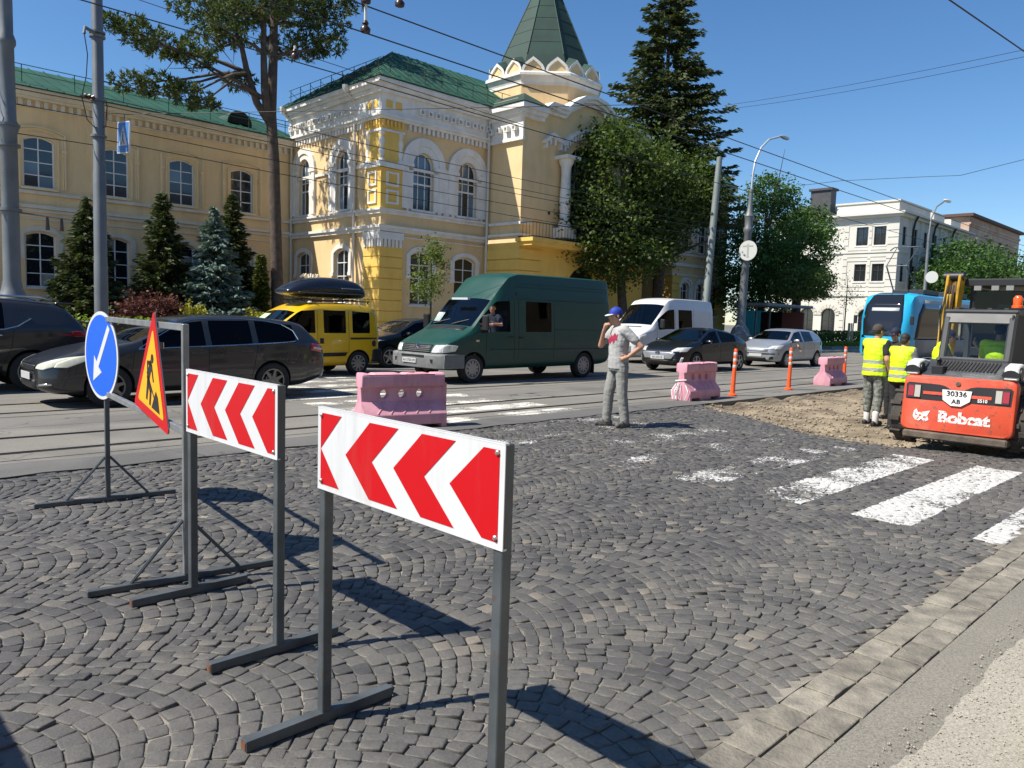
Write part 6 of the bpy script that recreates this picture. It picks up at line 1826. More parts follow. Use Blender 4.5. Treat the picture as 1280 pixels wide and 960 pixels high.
# ---------------------------------------------------------------- blue tram
TBLUE = paint('tram_blue', (0.02, 0.36, 0.62), 0.35, 0.5)
TGREY = paint('tram_grey_skirt', (0.22, 0.22, 0.23), 0.5, 0.2)
TDARK = mat('tram_glazing', (0.012, 0.014, 0.017), 0.07, spec=0.8)
def tram():
    r = empty('tram', (0, 0, 0), 0, 'bright blue modern tram with a raked dark windscreen and wide black side glazing', 'tram')
    L = 24.0; W = 1.2
    def sect(x, w, zb, zt, rr=0.25):
        return [(x, -w * 0.92, zb), (x, -w, zb + 0.25), (x, -w, 1.15), (x, -w * 0.985, zt - 0.65), (x, -w * 0.90, zt - 0.12), (x, -w * 0.55, zt), (x, w * 0.55, zt), (x, w * 0.90, zt - 0.12), (x, w * 0.985, zt - 0.65), (x, w, 1.15), (x, w, zb + 0.25), (x, w * 0.92, zb)]
    rings = [sect(-0.12, 0.70, 0.42, 1.55), sect(0.02, 0.95, 0.32, 1.95), sect(0.35, 1.12, 0.28, 2.75), sect(0.75, 1.19, 0.25, 3.22), sect(1.3, 1.2, 0.25, 3.32), sect(L, 1.2, 0.25, 3.32)]
    rings = [[(p[0] + (0.0 if i else 0.0) + (0.06 * (p[2] - 0.9) if i < 2 else 0), p[1], p[2]) for p in q] for i, q in enumerate(rings)]
    b = MB().loft(rings)
    bo = b.build('body', TBLUE, r, smooth=50)
    bm = bmesh.new(); bm.from_mesh(bo.data); bvh = BVHTree.FromBMesh(bm); bm.free()
    patch('windscreen', bvh, [(-0.80, 1.25), (0.86, 1.25), (0.98, 2.0), (0.92, 2.75), (0.72, 3.24), (-0.62, 3.24), (-0.76, 2.75), (-0.84, 2.0)], 'front', TDARK, r, 0.015, 4)
    patch('front_roof_panel', bvh, [(0.70, -0.62), (2.2, -0.62), (2.2, 0.62), (0.70, 0.72)], 'top', mat('dark_roof', (0.03, 0.03, 0.035), 0.5), r, 0.015, 2)
    patch('destination_board', bvh, [(-0.62, 2.42), (0.62, 2.42), (0.62, 2.58), (-0.62, 2.58)], 'front', mat('pale_board', (0.45, 0.48, 0.5), 0.5), r, 0.03, 2)
    for x0, x1 in ((1.15, 4.3), (4.36, 7.6), (7.66, 10.9), (10.96, 14.2), (14.26, 17.5), (17.56, 20.8)):
        top = 2.82
        poly = [(x0, 1.1), (x1, 1.1), (x1, top), (x0, top)] if x0 > 2 else [(0.75, 1.1), (x1, 1.1), (x1, top), (1.7, top), (1.15, 2.3)]
        patch('side_window', bvh, poly, 'near', TDARK, r, 0.012, 3)
    patch('skirt', bvh, [(1.0, 0.3), (23.0, 0.3), (23.0, 1.08), (0.9, 1.08)], 'near', TGREY, r, 0.010, 4)
    patch('upper_band', bvh, [(1.9, 2.86), (23.0, 2.86), (23.0, 3.0), (1.9, 3.0)], 'near', mat('tram_band_grey', (0.35, 0.36, 0.37), 0.5), r, 0.012, 4)
    for sg in (-1, 1):
        patch('headlight', bvh, [(sg * 0.45, 0.62), (sg * 0.8, 0.66), (sg * 0.82, 0.76), (sg * 0.5, 0.72)], 'front', mat('tram_lamp', (0.1, 0.12, 0.14), 0.15), r, 0.012, 2)
        MB().box(-0.02, 0.06, sg * 1.2, sg * 1.36, 1.8, 2.2).build('side_mirror', BLACK, r, bevel=0.02)
    wp = MB(); wp.tube([(0.05, 0.1, 1.4), (0.33, -0.45, 2.2)], 0.015, 5); wp.build('wiper', BLACK, r)
    rq = MB(); rq.box(3.0, 5.2, -0.75, 0.75, 3.32, 3.55); rq.box(7, 10, -0.75, 0.75, 3.32, 3.6); rq.build('roof_equipment', mat('dark_roof', (0.03, 0.03, 0.035), 0.5), r, bevel=0.03)
    pg = MB()
    for sg in (-1, 1):
        pg.tube([(2.6, sg * 0.55, 3.5), (1.2, sg * 0.45, 4.6)], 0.035, 6); pg.tube([(1.2, sg * 0.45, 4.6), (2.5, sg * 0.5, 5.55)], 0.022, 6)
    pg.tube([(2.5, -0.8, 5.45), (2.5, -0.6, 5.6), (2.5, 0.6, 5.6), (2.5, 0.8, 5.45)], 0.03, 6); pg.tube([(1.2, -0.5, 4.6), (1.2, 0.5, 4.6)], 0.02, 6)
    pg.build('pantograph', STEEL, r, smooth=60)
    for x in (2.0, 3.8, 12, 13.8):
        for sg in (-1, 1): MB().lathe([(0.3, -0.06), (0.3, 0.06)], 20, axis='y', c=(x, sg * 0.5, 0.3)).build('wheel', RAIL, r, smooth=40)
    return r
tm = tram()
place_car(tm, 35.3, 11.15, 1.2)
# ================================================================ STREET FURNITURE
PINK = mat('faded_pink_plastic', (0.60, 0.26, 0.33), 0.55, col2=(0.70, 0.36, 0.42), scale=4, bump=0.05, bscale=50)
ORANGE = mat('orange_plastic', (0.80, 0.10, 0.02), 0.45, var=0.1, scale=6)
SILVERB = mat('reflective_band', (0.55, 0.54, 0.50), 0.4, 0.2)
GALV = mat('grey_pole_paint', (0.12, 0.135, 0.145), 0.5, 0.2, col2=(0.18, 0.195, 0.205), scale=1.5)
GALVD = mat('dark_pole_paint', (0.115, 0.13, 0.14), 0.5, 0.2, col2=(0.17, 0.185, 0.195), scale=1.5)
GALVG = mat('green_grey_pole', (0.17, 0.20, 0.19), 0.55, 0.1, col2=(0.22, 0.25, 0.24), scale=1.5)
CABLE = mat('black_cable', (0.012, 0.012, 0.013), 0.6)
ISOL = mat('brown_insulator', (0.04, 0.018, 0.012), 0.3)

# ---- water-filled barrier: one mesh baked with its holes, then copied
def barrier_mesh():
    prof = [(-0.23, 0.0), (0.23, 0.0), (0.23, 0.20), (0.075, 0.38), (0.06, 0.56), (0.13, 0.585), (0.13, 0.74), (0.10, 0.77), (-0.10, 0.77), (-0.13, 0.74), (-0.13, 0.585), (-0.06, 0.56), (-0.075, 0.38), (-0.23, 0.20)]
    m = MB()
    rings = []
    for x, k in ((-0.62, 0.97), (-0.60, 1.0), (0.60, 1.0), (0.62, 0.97)): rings.append([(x, y * k, z) for y, z in prof][::-1])
    m.loft(rings)
    o = m.build('panel', [PINK])
    c = MB()
    for x in (-0.27, 0.0, 0.27): c.lathe([(0.062, -0.4), (0.062, 0.4)], 18, axis='y', c=(x, 0, 0.475))
    for x in (-0.27, 0.0, 0.27):
        c2 = 0
    for x in (-0.38, 0.38):        # forklift pockets
        c.box(x - 0.16, x + 0.16, -0.5, 0.5, -0.1, 0.055)
    for x in (-0.48, -0.02, 0.42): c.lathe([(0.07, -0.5), (0.07, 0.5)], 14, axis='y', c=(x, 0, 0.815))
    co = c.build('cut', [PINK])
    b = o.modifiers.new('b', 'BOOLEAN'); b.operation = 'DIFFERENCE'; b.object = co; b.solver = 'EXACT'
    bv = o.modifiers.new('v', 'BEVEL'); bv.width = 0.012; bv.segments = 2; bv.limit_method = 'ANGLE'; bv.angle_limit = rad(40)
    baked(o); bpy.data.objects.remove(co)
    me = o.data; bpy.data.objects.remove(o)
    me.polygons.foreach_set('use_smooth', [True] * len(me.polygons)); me.set_sharp_from_angle(angle=rad(35))
    return me
bar_me = barrier_mesh()
rib = MB()       # raised zigzag on the sloping flank and recess rings
for k in range(5):
    x = -0.42 + k * 0.19
    rib.tube([(x, -0.217, 0.215), (x + 0.08, -0.152, 0.29), (x, -0.08, 0.372)], 0.012, 5)
rib_me = rib.mesh('relief_ribs', PINK, smooth=60)
lug = MB(); lug.box(0.615, 0.68, -0.06, 0.06, 0.10, 0.62); lug_me = lug.mesh('end_lug', PINK)
stp = MB(); stp.lathe([(0.045, 0), (0.05, 0.012), (0.03, 0.02)], 14, c=(0.15, 0, 0.768)); stop_me = stp.mesh('filler_cap', mat('dark_pink_cap', (0.25, 0.08, 0.12), 0.6), smooth=40)
def barrier(s, p, yaw, label):
    r = street_empty('water_barrier', s, p, label, 'barrier', 'pink plastic barriers', rz=yaw)
    link('panel', bar_me, r); link('relief_ribs', rib_me, r); link('end_lug', lug_me, r); link('filler_cap', stop_me, r)
    return r
barrier(3.86, 7.36, rad(-14), 'pink plastic barrier with three holes beside the tram rails, behind the chevron boards')
bb = barrier(11.45, 7.33, rad(2), 'pink plastic barrier with torn tape at its end, beside the grey-shirted man')
tp = MB()
random.seed(5)
for k in range(7):
    y = random.uniform(-0.2, 0.2)
    tp.tube([(-0.63, y * 0.6, 0.36 - 0.01 * k), (-0.66 - random.uniform(0, .05), y, 0.2), (-0.66 - random.uniform(0, .06), y + random.uniform(-.08, .08), 0.03)], 0.008, 4)
tp.tube([(-0.63, -0.13, 0.43), (-0.63, 0.13, 0.40)], 0.01, 4)
tp.build('tape_scraps', WHITE, bb)
barrier(18.6, 7.55, rad(2), 'pink plastic barrier standing between two orange posts by the dug-up earth')

pst = MB(); pst.lathe([(0.10, 0.0), (0.10, 0.03), (0.055, 0.06), (0.05, 0.10), (0.043, 0.6), (0.042, 1.02), (0.03, 1.05)], 16)
post_me = pst.mesh('tube', ORANGE, smooth=40)
bm_ = []
for z in (0.62, 0.76, 0.90):
    q = MB(); q.lathe([(0.0440, z), (0.0455, z + 0.003), (0.0455, z + 0.065), (0.0440, z + 0.068)], 16); bm_.append(q.mesh('reflective_band', SILVERB, smooth=40))
for s, p, tl, lab in ((12.85, 7.28, 3, 'orange flexible post with silver bands right behind the taped pink barrier'), (15.75, 7.38, 1.5, 'orange flexible post with silver bands standing alone between two pink barriers'), (19.6, 7.6, 1, 'orange flexible post with silver bands behind the pink barrier next to the workers')):
    r = street_empty('delineator_post', s, p, lab, 'post', 'orange flexible posts')
    r.rotation_euler[1] = rad(tl)
    link('tube', post_me, r)
    for q in bm_: link('reflective_band', q, r)

# ---- poles
def pole(name, s, p, prof, m, label, lean=(0, 0), n=16):
    r = street_empty(name, s, p, label, 'pole')
    r.rotation_euler[0] = rad(lean[1]); r.rotation_euler[1] = rad(lean[0])
    r.location.z = 0.1
    MB().lathe(prof, n).build('shaft', m, r, smooth=40)
    return r
pl1 = pole('tram_pole', 1.66, 19.5, [(0.48, 0), (0.48, 0.5), (0.42, 0.6), (0.42, 1.15), (0.46, 1.25), (0.36, 1.45), (0.30, 1.62), (0.23, 1.75), (0.185, 2.0), (0.17, 5.3), (0.21, 5.4), (0.21, 5.5), (0.165, 5.6), (0.15, 7.2), (0.19, 7.28), (0.19, 7.36), (0.14, 7.5), (0.14, 8.0), (0.12, 11)], GALV,
           'thick grey pole with turned rings and a flared pedestal')
for z in (3.55, 5.0, 5.45):
    q = MB(); q.lathe([(0.235, z), (0.235, z + 0.06)], 16); q.build('clamp', GALVD, pl1, smooth=40)
MB().tube([(-0.75, -0.1, 3.57), (1.3, 0.05, 3.5)], 0.02, 5).build('wire_bracket', GALVD, pl1)
for x in (0.75, 1.05): MB().tube([(x, 0.03, 3.5), (x, 0.03, 3.2)], [0.03, 0.05], 6).build('insulator', ISOL, pl1)
pl2 = pole('tram_pole', 3.55, 19.5, [(0.165, 0), (0.155, 2.5), (0.15, 2.52), (0.145, 4.7), (0.137, 4.72), (0.115, 12)], GALVD, 'plain dark grey pole with a short bracket and hanging loop of cable')
for z in (5.55, 6.4, 7.9, 8.0):
    q = MB(); q.lathe([(0.18, z), (0.18, z + 0.05)], 14); q.build('clamp', GALVD, pl2, smooth=40)
MB().tube([(0.1, 0.0, 7.95), (-0.35, -0.25, 8.0), (-0.36, -0.26, 7.85)], 0.04, 6).build('bracket', GALVD, pl2)
MB().tube([(-0.36, -0.26, 7.85), (-0.28, -0.2, 7.4), (-0.32, -0.22, 6.9), (-0.42, -0.2, 6.4), (-0.3, -0.15, 5.9), (-0.12, -0.1, 5.75), (0.12, -0.12, 5.8), (0.16, -0.12, 6.3), (0.14, -0.1, 6.45)], 0.012, 5).build('hanging_cable', CABLE, pl2, smooth=60)
for x in (-0.28, -0.2): MB().lathe([(0.02, 0), (0.07, 0.05), (0.02, 0.1), (0.07, 0.15), (0.02, 0.2)], 8, axis='x', c=(x - .1, -0.1, 6.45)).build('insulator', ISOL, pl2, smooth=60)
pl3 = pole('tram_pole', 31.2, 19.5, [(0.19, 0), (0.18, 4), (0.175, 4.02), (0.165, 7.5), (0.14, 9.75), (0.02, 9.8)], GALVG, 'grey-green pole leaning over the roof of the white van', lean=(4.5, 0))
MB().tube([(0, 0, 7.6), (0.55, 0, 7.65)], 0.03, 5).build('bracket', GALVG, pl3)
lp = pole('street_lamp', 34.9, 19.5, [(0.62, 0), (0.62, 0.9), (0.5, 1.0), (0.42, 1.25), (0.30, 1.38), (0.24, 1.55), (0.225, 1.8), (0.19, 6.3), (0.25, 6.4), (0.25, 6.55), (0.2, 6.65), (0.22, 7.1), (0.26, 7.2), (0.16, 7.45), (0.11, 8.0), (0.10, 8.6), (0.05, 8.65)], GALVD, 'tall street lamp with a curved arm and a turned dark base', lean=(2.6, 0))
lp['category'] = 'street lamp'
MB().tube([(0, 0, 8.6), (0.02, 0, 9.4), (0.12, -0.02, 10.1), (0.5, -0.1, 10.9), (1.1, -0.2, 11.45), (1.9, -0.35, 11.75)], 0.055, 8).build('arm', mat('pale_lamp_arm', (0.45, 0.5, 0.54), 0.4, 0.3), lp, smooth=60)
hd = MB(); hd.ell((2.35, -0.42, 11.80), (0.5, 0.16, 0.09)); hd.build('lamp_head', mat('pale_lamp_arm', (0.45, 0.5, 0.54), 0.4, 0.3), lp, smooth=60)
# round sign back on the lamp
rs = street_empty('round_road_sign', 34.75, 19.2, 'white round sign fixed halfway up the street lamp', 'road sign')
rs.location.z = 5.45
d = MB(); disc_rings(d, 0.52, -0.02, 0.0, (0, 0)); d.build('plate', mat('grey_white_plate', (0.50, 0.52, 0.50), 0.6), rs)
q = MB(); q.box(-0.03, -0.022, -0.05, 0.05, -0.35, 0.35); q.build('mounting_rail', mat('mounting_rail_grey', (0.33, 0.35, 0.34), 0.6), rs)  # darker grey rails forming a T on the plate
q = MB(); q.box(-0.029, -0.0215, -0.3, 0.3, 0.20, 0.27); q.build('mounting_rail', mat('mounting_rail_grey', (0.33, 0.35, 0.34), 0.6), rs)
lp2 = pole('street_lamp', 63.2, 19.5, [(0.4, 0), (0.3, 1.2), (0.14, 1.5), (0.10, 9.0), (0.04, 9.05)], GALV, 'distant thin lamp post in front of the white building', n=10)
lp2['category'] = 'street lamp'
MB().tube([(0, 0, 9.0), (0.2, 0, 10.2), (1.0, -0.1, 11.2), (2.2, -0.2, 11.7)], 0.06, 6).build('arm', GALV, lp2, smooth=60)
hd = MB(); hd.ell((2.9, -0.25, 11.85), (0.8, 0.2, 0.12)); hd.build('lamp_head', WHITE, lp2, smooth=60)
rs2 = street_empty('round_road_sign', 63.0, 19.0, 'white round sign hung before the shaded side of the white building', 'road sign')
rs2.location.z = 5.7
d = MB(); disc_rings(d, 0.46, -0.02, 0.0, (0, 0)); d.build('plate', mat('grey_white_plate', (0.50, 0.52, 0.50), 0.6), rs2)

# ---- crossing sign hanging from the span wire
cs = street_empty('crossing_sign', 4.05, 19.3, 'small blue pedestrian crossing sign hanging from a wire beside the dark pole', 'road sign')
cs.location.z = 5.33; cs.rotation_euler[2] = TH + rad(8); cs.rotation_euler[0] = rad(4)
MB().box(-0.02, 0.02, -0.30, 0.30, 0.0, 0.76).build('panel', SWHITE, cs)
MB().box(-0.024, -0.021, -0.275, 0.275, 0.025, 0.735).build('blue_face', mat('faded_sign_blue', (0.06, 0.2, 0.5), 0.5), cs)
q = MB(); q.prism([(-0.23, 0.18), (0.23, 0.18), (0, 0.66)], 'x', -0.027, -0.025); q.build('white_triangle', SWHITE, cs)
q = MB()
def flat2(pts): q.prism(pts, 'x', -0.030, -0.028)
flat2([(0.03 * math.cos(a), 0.50 + 0.03 * math.sin(a)) for a in [k * math.pi / 5 for k in range(10)]])
flat2([(-0.03, 0.46), (0.03, 0.46), (0.02, 0.34), (-0.02, 0.34)]); flat2([(-0.02, 0.34), (0.015, 0.34), (-0.07, 0.21), (-0.1, 0.21)]); flat2([(0.0, 0.34), (0.025, 0.34), (0.09, 0.21), (0.06, 0.21)])
q.build('walking_figure', SBLK, cs)
MB().tube([(0, 0, 0.76), (0, 0, 0.95)], 0.012, 5).build('hanger', GALV, cs)

# ---- overhead wires
def wire(pts, r, label, group, sag=0.0, name='overhead_wire'):
    mb = MB(); q = []
    for a, b in zip(pts, pts[1:]):
        A = RP(*a); B = RP(*b)
        for k in range(9):
            t = k / 8; v = A.lerp(B, t); v.z -= sag * 4 * t * (1 - t); q.append(v)
    o0 = q[0].copy()
    mb.tube([v - o0 for v in q], r, 5)
    o = mb.build(name, CABLE, None, smooth=60); o.location = o0
    return tag(o, label, 'wire', group)
wire([(-6, 8.45, 5.66), (60, 8.45, 5.58)], 0.011, 'lower contact wire running above the near tram track', None)
wire([(-6, 8.45, 6.07), (60, 8.45, 5.80)], 0.011, 'upper carrier wire running above the near tram track', None)
wire([(-6, 11.8, 6.2), (18, 11.8, 6.0), (60, 11.8, 5.9)], 0.011, 'single contact wire running above the far tram track', None)
for k, (z0, z1) in enumerate(((7.02, 6.85), (6.72, 6.5), (6.45, 6.28), (6.05, 5.9), (5.62, 5.45))):
    wire([(3.55, 19.5, z0 - 0.1 * (k % 2)), (31.3, 19.5, z1)], 0.011, 'thin black cable strung between the poles along the palace front', 'cables strung along the palace front', 0.18)
for k, z0 in enumerate((6.5, 6.15, 5.5)):
    wire([(-20, 19.5, z0 + 0.1), (3.55, 19.5, z0 - 0.05)], 0.011, 'thin black cable passing the left wing to the dark pole', 'cables reaching the dark pole', 0.12)
wire([(36.26, 22.0, 13.65), (29.82, 6.0, 11.58)], 0.010, 'higher of two thin wires rising side by side across the open sky', 'wires across the open sky', 0.12)
wire([(36.29, 22.0, 13.44), (29.9, 6.0, 11.36)], 0.010, 'lower of two thin wires rising side by side across the open sky', 'wires across the open sky', 0.16)
wire([(40.8, 19.5, 9.67), (38.04, 16.0, 9.19), (36.84, 11.5, 8.75), (36.9, 10.0, 8.66), (40.2, 8.0, 9.75)], 0.012, 'slack wire sagging across the sky over the tram', None)
wire([(4, 2.45, 5.8), (9, 2.3, 6.08), (13, 2.19, 6.31), (22, 1.95, 6.8)], 0.011, 'thick single wire high above the crossing and the loader', None)
wire([(-3, 19.5, 9.6), (10.5, 11.8, 6.12)], 0.008, 'span wire slanting down from the pole past the pine', None, 0.1)
wire([(3.55, 19.5, 6.25), (4.1, 19.25, 6.27), (11, 8.3, 6.1)], 0.008, 'span wire holding the crossing sign', None)
# span insulators on the wires
for s, p, z in ((3.9, 8.45, 6.07), (4.5, 8.45, 6.2), (3.9, 8.45, 5.66), (4.6, 11.8, 6.17)):
    r = street_empty('wire_hanger', s, p, 'brown ceramic hanger clipped on the tram wire', 'insulator', 'hangers on the tram wires')
    r.location.z = z
    MB().lathe([(0.02, -0.02), (0.07, 0.0), (0.075, 0.05), (0.03, 0.10), (0.05, 0.12), (0.03, 0.16)], 10).build('bell', ISOL, r, smooth=50)
    MB().tube([(0, 0, 0.15), (0, 0, 0.7 if p < 10 else 0.22)], 0.022, 6).build('rod', mat('pale_rod', (0.6, 0.62, 0.62), 0.4), r)

# ---- bus shelter
SHG = glass_mat('shelter_glass', (0.5, 0.55, 0.55))
sh = street_empty('bus_shelter', 38.9, 20.3, 'grey glass bus shelter under the trees behind the silver car', 'bus shelter')
sh.location.z = 0.12
MB().box(-0.3, 5.6, -0.4, 1.7, 2.55, 2.72).build('roof', GALVD, sh, bevel=0.03)
for x in (0.1, 1.85, 3.6, 5.3): MB().box(x - 0.05, x + 0.05, 1.4, 1.5, 0, 2.55).build('post', GALVD, sh)
for x in (0.1, 1.85, 3.6): MB().box(x + 0.06, x + 1.68, 1.44, 1.46, 0.3, 2.3).build('glass_panel', SHG, sh)
MB().box(0.3, 5.0, 0.9, 1.3, 0.42, 0.48).build('bench', mat('brown_bench', (0.14, 0.07, 0.04), 0.7), sh)
MB().box(5.2, 5.3, 0.0, 1.4, 0.3, 2.3).build('poster_panel', mat('red_brown_panel', (0.20, 0.06, 0.045), 0.6), sh)

# ---- grey bag on the pavement corner
bg = street_empty('bag', 0.93, -0.985, 'grey fabric bag with dark piping lying on the pale pavement', 'bag')
BAG = mat('grey_bag_fabric', (0.16, 0.18, 0.20), 0.8, var=0.15, scale=20, bump=0.2, bscale=120)
m = MB(); m.box(-0.2, 0.2, -0.14, 0.14, 0, 0.20); o = m.build('body', BAG, bg, bevel=0.05, segs=3)
for x in (-0.2, 0.2):
    MB().tube([(x, -0.11, 0.03), (x, -0.11, 0.15), (x, -0.08, 0.19), (x, 0.08, 0.19), (x, 0.11, 0.15), (x, 0.11, 0.03)], 0.009, 6).build('piping', BLACK, bg, smooth=60)

# ================================================================ PLANTS
def frames(n, rng, up=0.35):
    """random leaf orientations, leaning face-up"""
    nrm = rng.normal(0, 1, (n, 3)); nrm[:, 2] = np.abs(nrm[:, 2]) + up
    nrm /= np.linalg.norm(nrm, axis=1, keepdims=True)
    t = rng.normal(0, 1, (n, 3)); t -= nrm * (t * nrm).sum(1, keepdims=True); t /= np.linalg.norm(t, axis=1, keepdims=True)
    return nrm, t, np.cross(nrm, t)
def leaf_quads(C, size, rng, aspect=0.6, up=0.35):
    n = len(C); nrm, t, b = frames(n, rng, up)
    L = (size * rng.uniform(0.6, 1.35, (n, 1)))
    w = L * aspect
    fold = nrm * L * 0.12
    V = np.stack([C - t * L * 0.5, C + b * w * 0.5 + fold, C + t * L * 0.5, C - b * w * 0.5 + fold], axis=1)
    return V.reshape(-1, 3), np.arange(n * 4).reshape(-1, 4)
def clump_points(blobs, leaves_per_clump, rng, spread=0.32):
    pts = []
    for (c, r, nclump) in blobs:
        d = rng.normal(0, 1, (nclump, 3)); d /= np.linalg.norm(d, axis=1, keepdims=True)
        rad_ = rng.uniform(0.35, 1.0, (nclump, 1)) ** 0.6
        lump = 1 + 0.22 * np.sin(d[:, :1] * 5 + c[0]) * np.cos(d[:, 1:2] * 4 + d[:, 2:3] * 3)
        cc = np.array(c) + d * rad_ * np.array(r) * lump
        q = cc[:, None, :] + rng.normal(0, spread, (nclump, leaves_per_clump, 3)) * np.array([1, 1, 0.55])
        pts.append(q.reshape(-1, 3))
    return np.concatenate(pts)
BARK = mat('bark', (0.045, 0.034, 0.026), 0.95, col2=(0.085, 0.066, 0.05), scale=5, bump=0.9, bscale=14)
BARKP = mat('pine_bark', (0.06, 0.045, 0.036), 0.95, col2=(0.115, 0.088, 0.07), scale=4, bump=0.9, bscale=10)
def branchy(mb, base, tips, r0, rng, n=7, bend=0.25):
    for tp_ in tips:
        b = Vector(base); t = Vector(tp_)
        mid = b.lerp(t, 0.5) + Vector((rng.uniform(-bend, bend), rng.uniform(-bend, bend), rng.uniform(0, bend)))
        mb.tube([b, b.lerp(mid, 0.5), mid, mid.lerp(t, 0.5), t], [r0, r0 * 0.8, r0 * 0.6, r0 * 0.4, r0 * 0.12], n)
def broadleaf(name, s, p, label, trunk, blobs, lm, size, per, spread, seed, group=None, cat='tree', up=0.35):
    rng = np.random.default_rng(seed)
    r = street_empty(name, s, p, label, cat, group)
    r.location.z = 0.1
    tm_ = MB()
    tm_.tube(trunk['pts'], trunk['r'], 10)
    top = Vector(trunk['pts'][-1])
    for (c, rr, n) in blobs:
        a = Vector(trunk['pts'][-2]).lerp(top, rng.uniform(0, 1))
        branchy(tm_, a, [tuple(np.array(c) + rng.normal(0, 0.55, 3) * np.array(rr)) for _ in range(3)], trunk['r'][-1] * 0.8, rng)
    tm_.build('trunk', BARK, r, smooth=60)
    P = clump_points(blobs, per, rng, spread)
    P = P[P[:, 2] > 0.15]
    V, Fq = leaf_quads(P, size, rng, up=up)
    link('crown', np_mesh('crown', V, Fq, lm), r)
    return r
LINDEN = leaf_mat('linden_leaf', (0.045, 0.078, 0.020), (0.105, 0.150, 0.040), 0.38)
GREENT = leaf_mat('green_leaf', (0.028, 0.070, 0.019), (0.101, 0.194, 0.050), 0.35)
YOUNGL = leaf_mat('young_leaf', (0.070, 0.116, 0.031), (0.186, 0.232, 0.070), 0.4)
HEDGEL = leaf_mat('hedge_leaf', (0.093, 0.171, 0.023), (0.248, 0.326, 0.054), 0.35)
BERB = leaf_mat('barberry_leaf', (0.043, 0.016, 0.019), (0.155, 0.056, 0.056), 0.3)
YSHR = leaf_mat('golden_leaf', (0.155, 0.171, 0.019), (0.388, 0.357, 0.046), 0.3)
SPRUCE = leaf_mat('spruce_needle', (0.028, 0.046, 0.016), (0.085, 0.105, 0.038), 0.2)
BLUESP = leaf_mat('blue_spruce_needle', (0.070, 0.116, 0.101), (0.202, 0.279, 0.256), 0.15)
THUJA = leaf_mat('thuja_needle', (0.046, 0.070, 0.016), (0.132, 0.155, 0.031), 0.2)
PINEN = leaf_mat('pine_needle', (0.022, 0.046, 0.014), (0.115, 0.140, 0.040), 0.25)

grime(PINK, 0.5, (0.25, 0.17, 0.14), True, 7.0, 0.5, 0.75)
broadleaf('linden_tree', 29.5, 23.6, 'broad linden tree with olive-green leaves before the tower balcony', {'pts': [(0.6, 0, 0), (0.6, 0, 1.5), (0.3, 0, 3.2), (0.2, 0, 5.5), (0.2, 0, 8)], 'r': [0.3, 0.26, 0.22, 0.17, 0.1]},
          [((-0.2, 0, 8.8), (2.8, 2.8, 2.6), 330), ((-1.9, 0, 6.2), (2.2, 2.4, 2.0), 230), ((2.0, 0.3, 6.6), (2.6, 2.6, 2.6), 260), ((-0.4, -0.4, 4.7), (2.2, 2.4, 1.5), 200), ((-0.6, 0.3, 10.6), (1.5, 1.5, 1.3), 110), ((2.6, 0, 9.2), (1.8, 1.8, 1.5), 130)], LINDEN, 0.21, 17, 0.36, 1)
broadleaf('linden_tree', 33.6, 23.9, 'dark shaded linden tree growing under the tall spruce', {'pts': [(-0.2, 0, 0), (-0.2, 0, 2), (0, 0, 4.2), (0, 0, 7.5)], 'r': [0.34, 0.3, 0.26, 0.14]},
          [((0, 0, 8.6), (3.2, 2.8, 2.4), 330), ((2.2, 0, 8.6), (2.2, 2.2, 1.9), 170), ((-2.2, 0, 6.4), (2.2, 2.2, 2.0), 180), ((-0.9, 0, 5.6), (1.9, 2.0, 1.2), 130)], LINDEN, 0.21, 17, 0.36, 2)
broadleaf('street_tree', 46.5, 24.5, 'tall green broadleaf tree behind the street lamp', {'pts': [(0, 0, 0), (0, 0, 2.5), (0.2, 0, 5), (0, 0, 9)], 'r': [0.28, 0.24, 0.2, 0.1]},
          [((0, 0, 8.3), (2.6, 2.6, 2.6), 300), ((-2.2, 0, 6.0), (2.6, 2.4, 2.4), 250), ((0.8, 0, 10.4), (1.6, 1.6, 1.4), 120), ((1.6, 0, 5.4), (2.2, 2.4, 2.0), 200), ((-1.6, 0.5, 3.6), (2.0, 1.8, 1.6), 150), ((1.5, 0.5, 2.4), (2.6, 1.6, 1.8), 160)], GREENT, 0.22, 16, 0.32, 3)
broadleaf('street_tree', 51.5, 24.5, 'round green broadleaf tree beside the white building', {'pts': [(0, 0, 0), (0, 0, 2.5), (0, 0, 4.5), (0.2, 0, 8)], 'r': [0.26, 0.22, 0.18, 0.1]},
          [((0, 0, 7.2), (2.9, 2.7, 2.6), 330), ((1.4, 0, 8.8), (1.8, 1.7, 1.5), 140), ((-1.6, 0, 5.2), (2.2, 2.2, 1.7), 180), ((1.6, 0, 5.0), (2.0, 2.0, 1.5), 160)], GREENT, 0.22, 16, 0.32, 4)
broadleaf('small_tree', 46.5, 21.9, 'small flat-topped tree with a dark trunk at the bus shelter', {'pts': [(0, 0, 0), (0, 0, 1.5), (0.05, 0, 3.0), (0.1, 0, 4.4)], 'r': [0.26, 0.24, 0.2, 0.1]},
          [((0.2, 0, 4.6), (2.4, 1.9, 0.75), 210), ((-1.0, 0, 3.8), (1.6, 1.5, 0.5), 110), ((1.4, 0, 3.7), (1.4, 1.4, 0.45), 90)], YOUNGL, 0.2, 14, 0.22, 5)
broadleaf('young_tree', 17.5, 24.0, 'slender young tree with thin pale foliage in front of the palace window', {'pts': [(0, 0, 0), (0, 0, 1.4), (0.02, 0, 2.6), (0, 0, 4.3)], 'r': [0.05, 0.045, 0.035, 0.015]},
          [((0, 0, 3.3), (0.75, 0.75, 1.1), 95), ((0.1, 0, 4.2), (0.4, 0.4, 0.5), 35), ((-0.3, 0, 2.5), (0.6, 0.6, 0.5), 45)], YOUNGL, 0.12, 11, 0.15, 6)
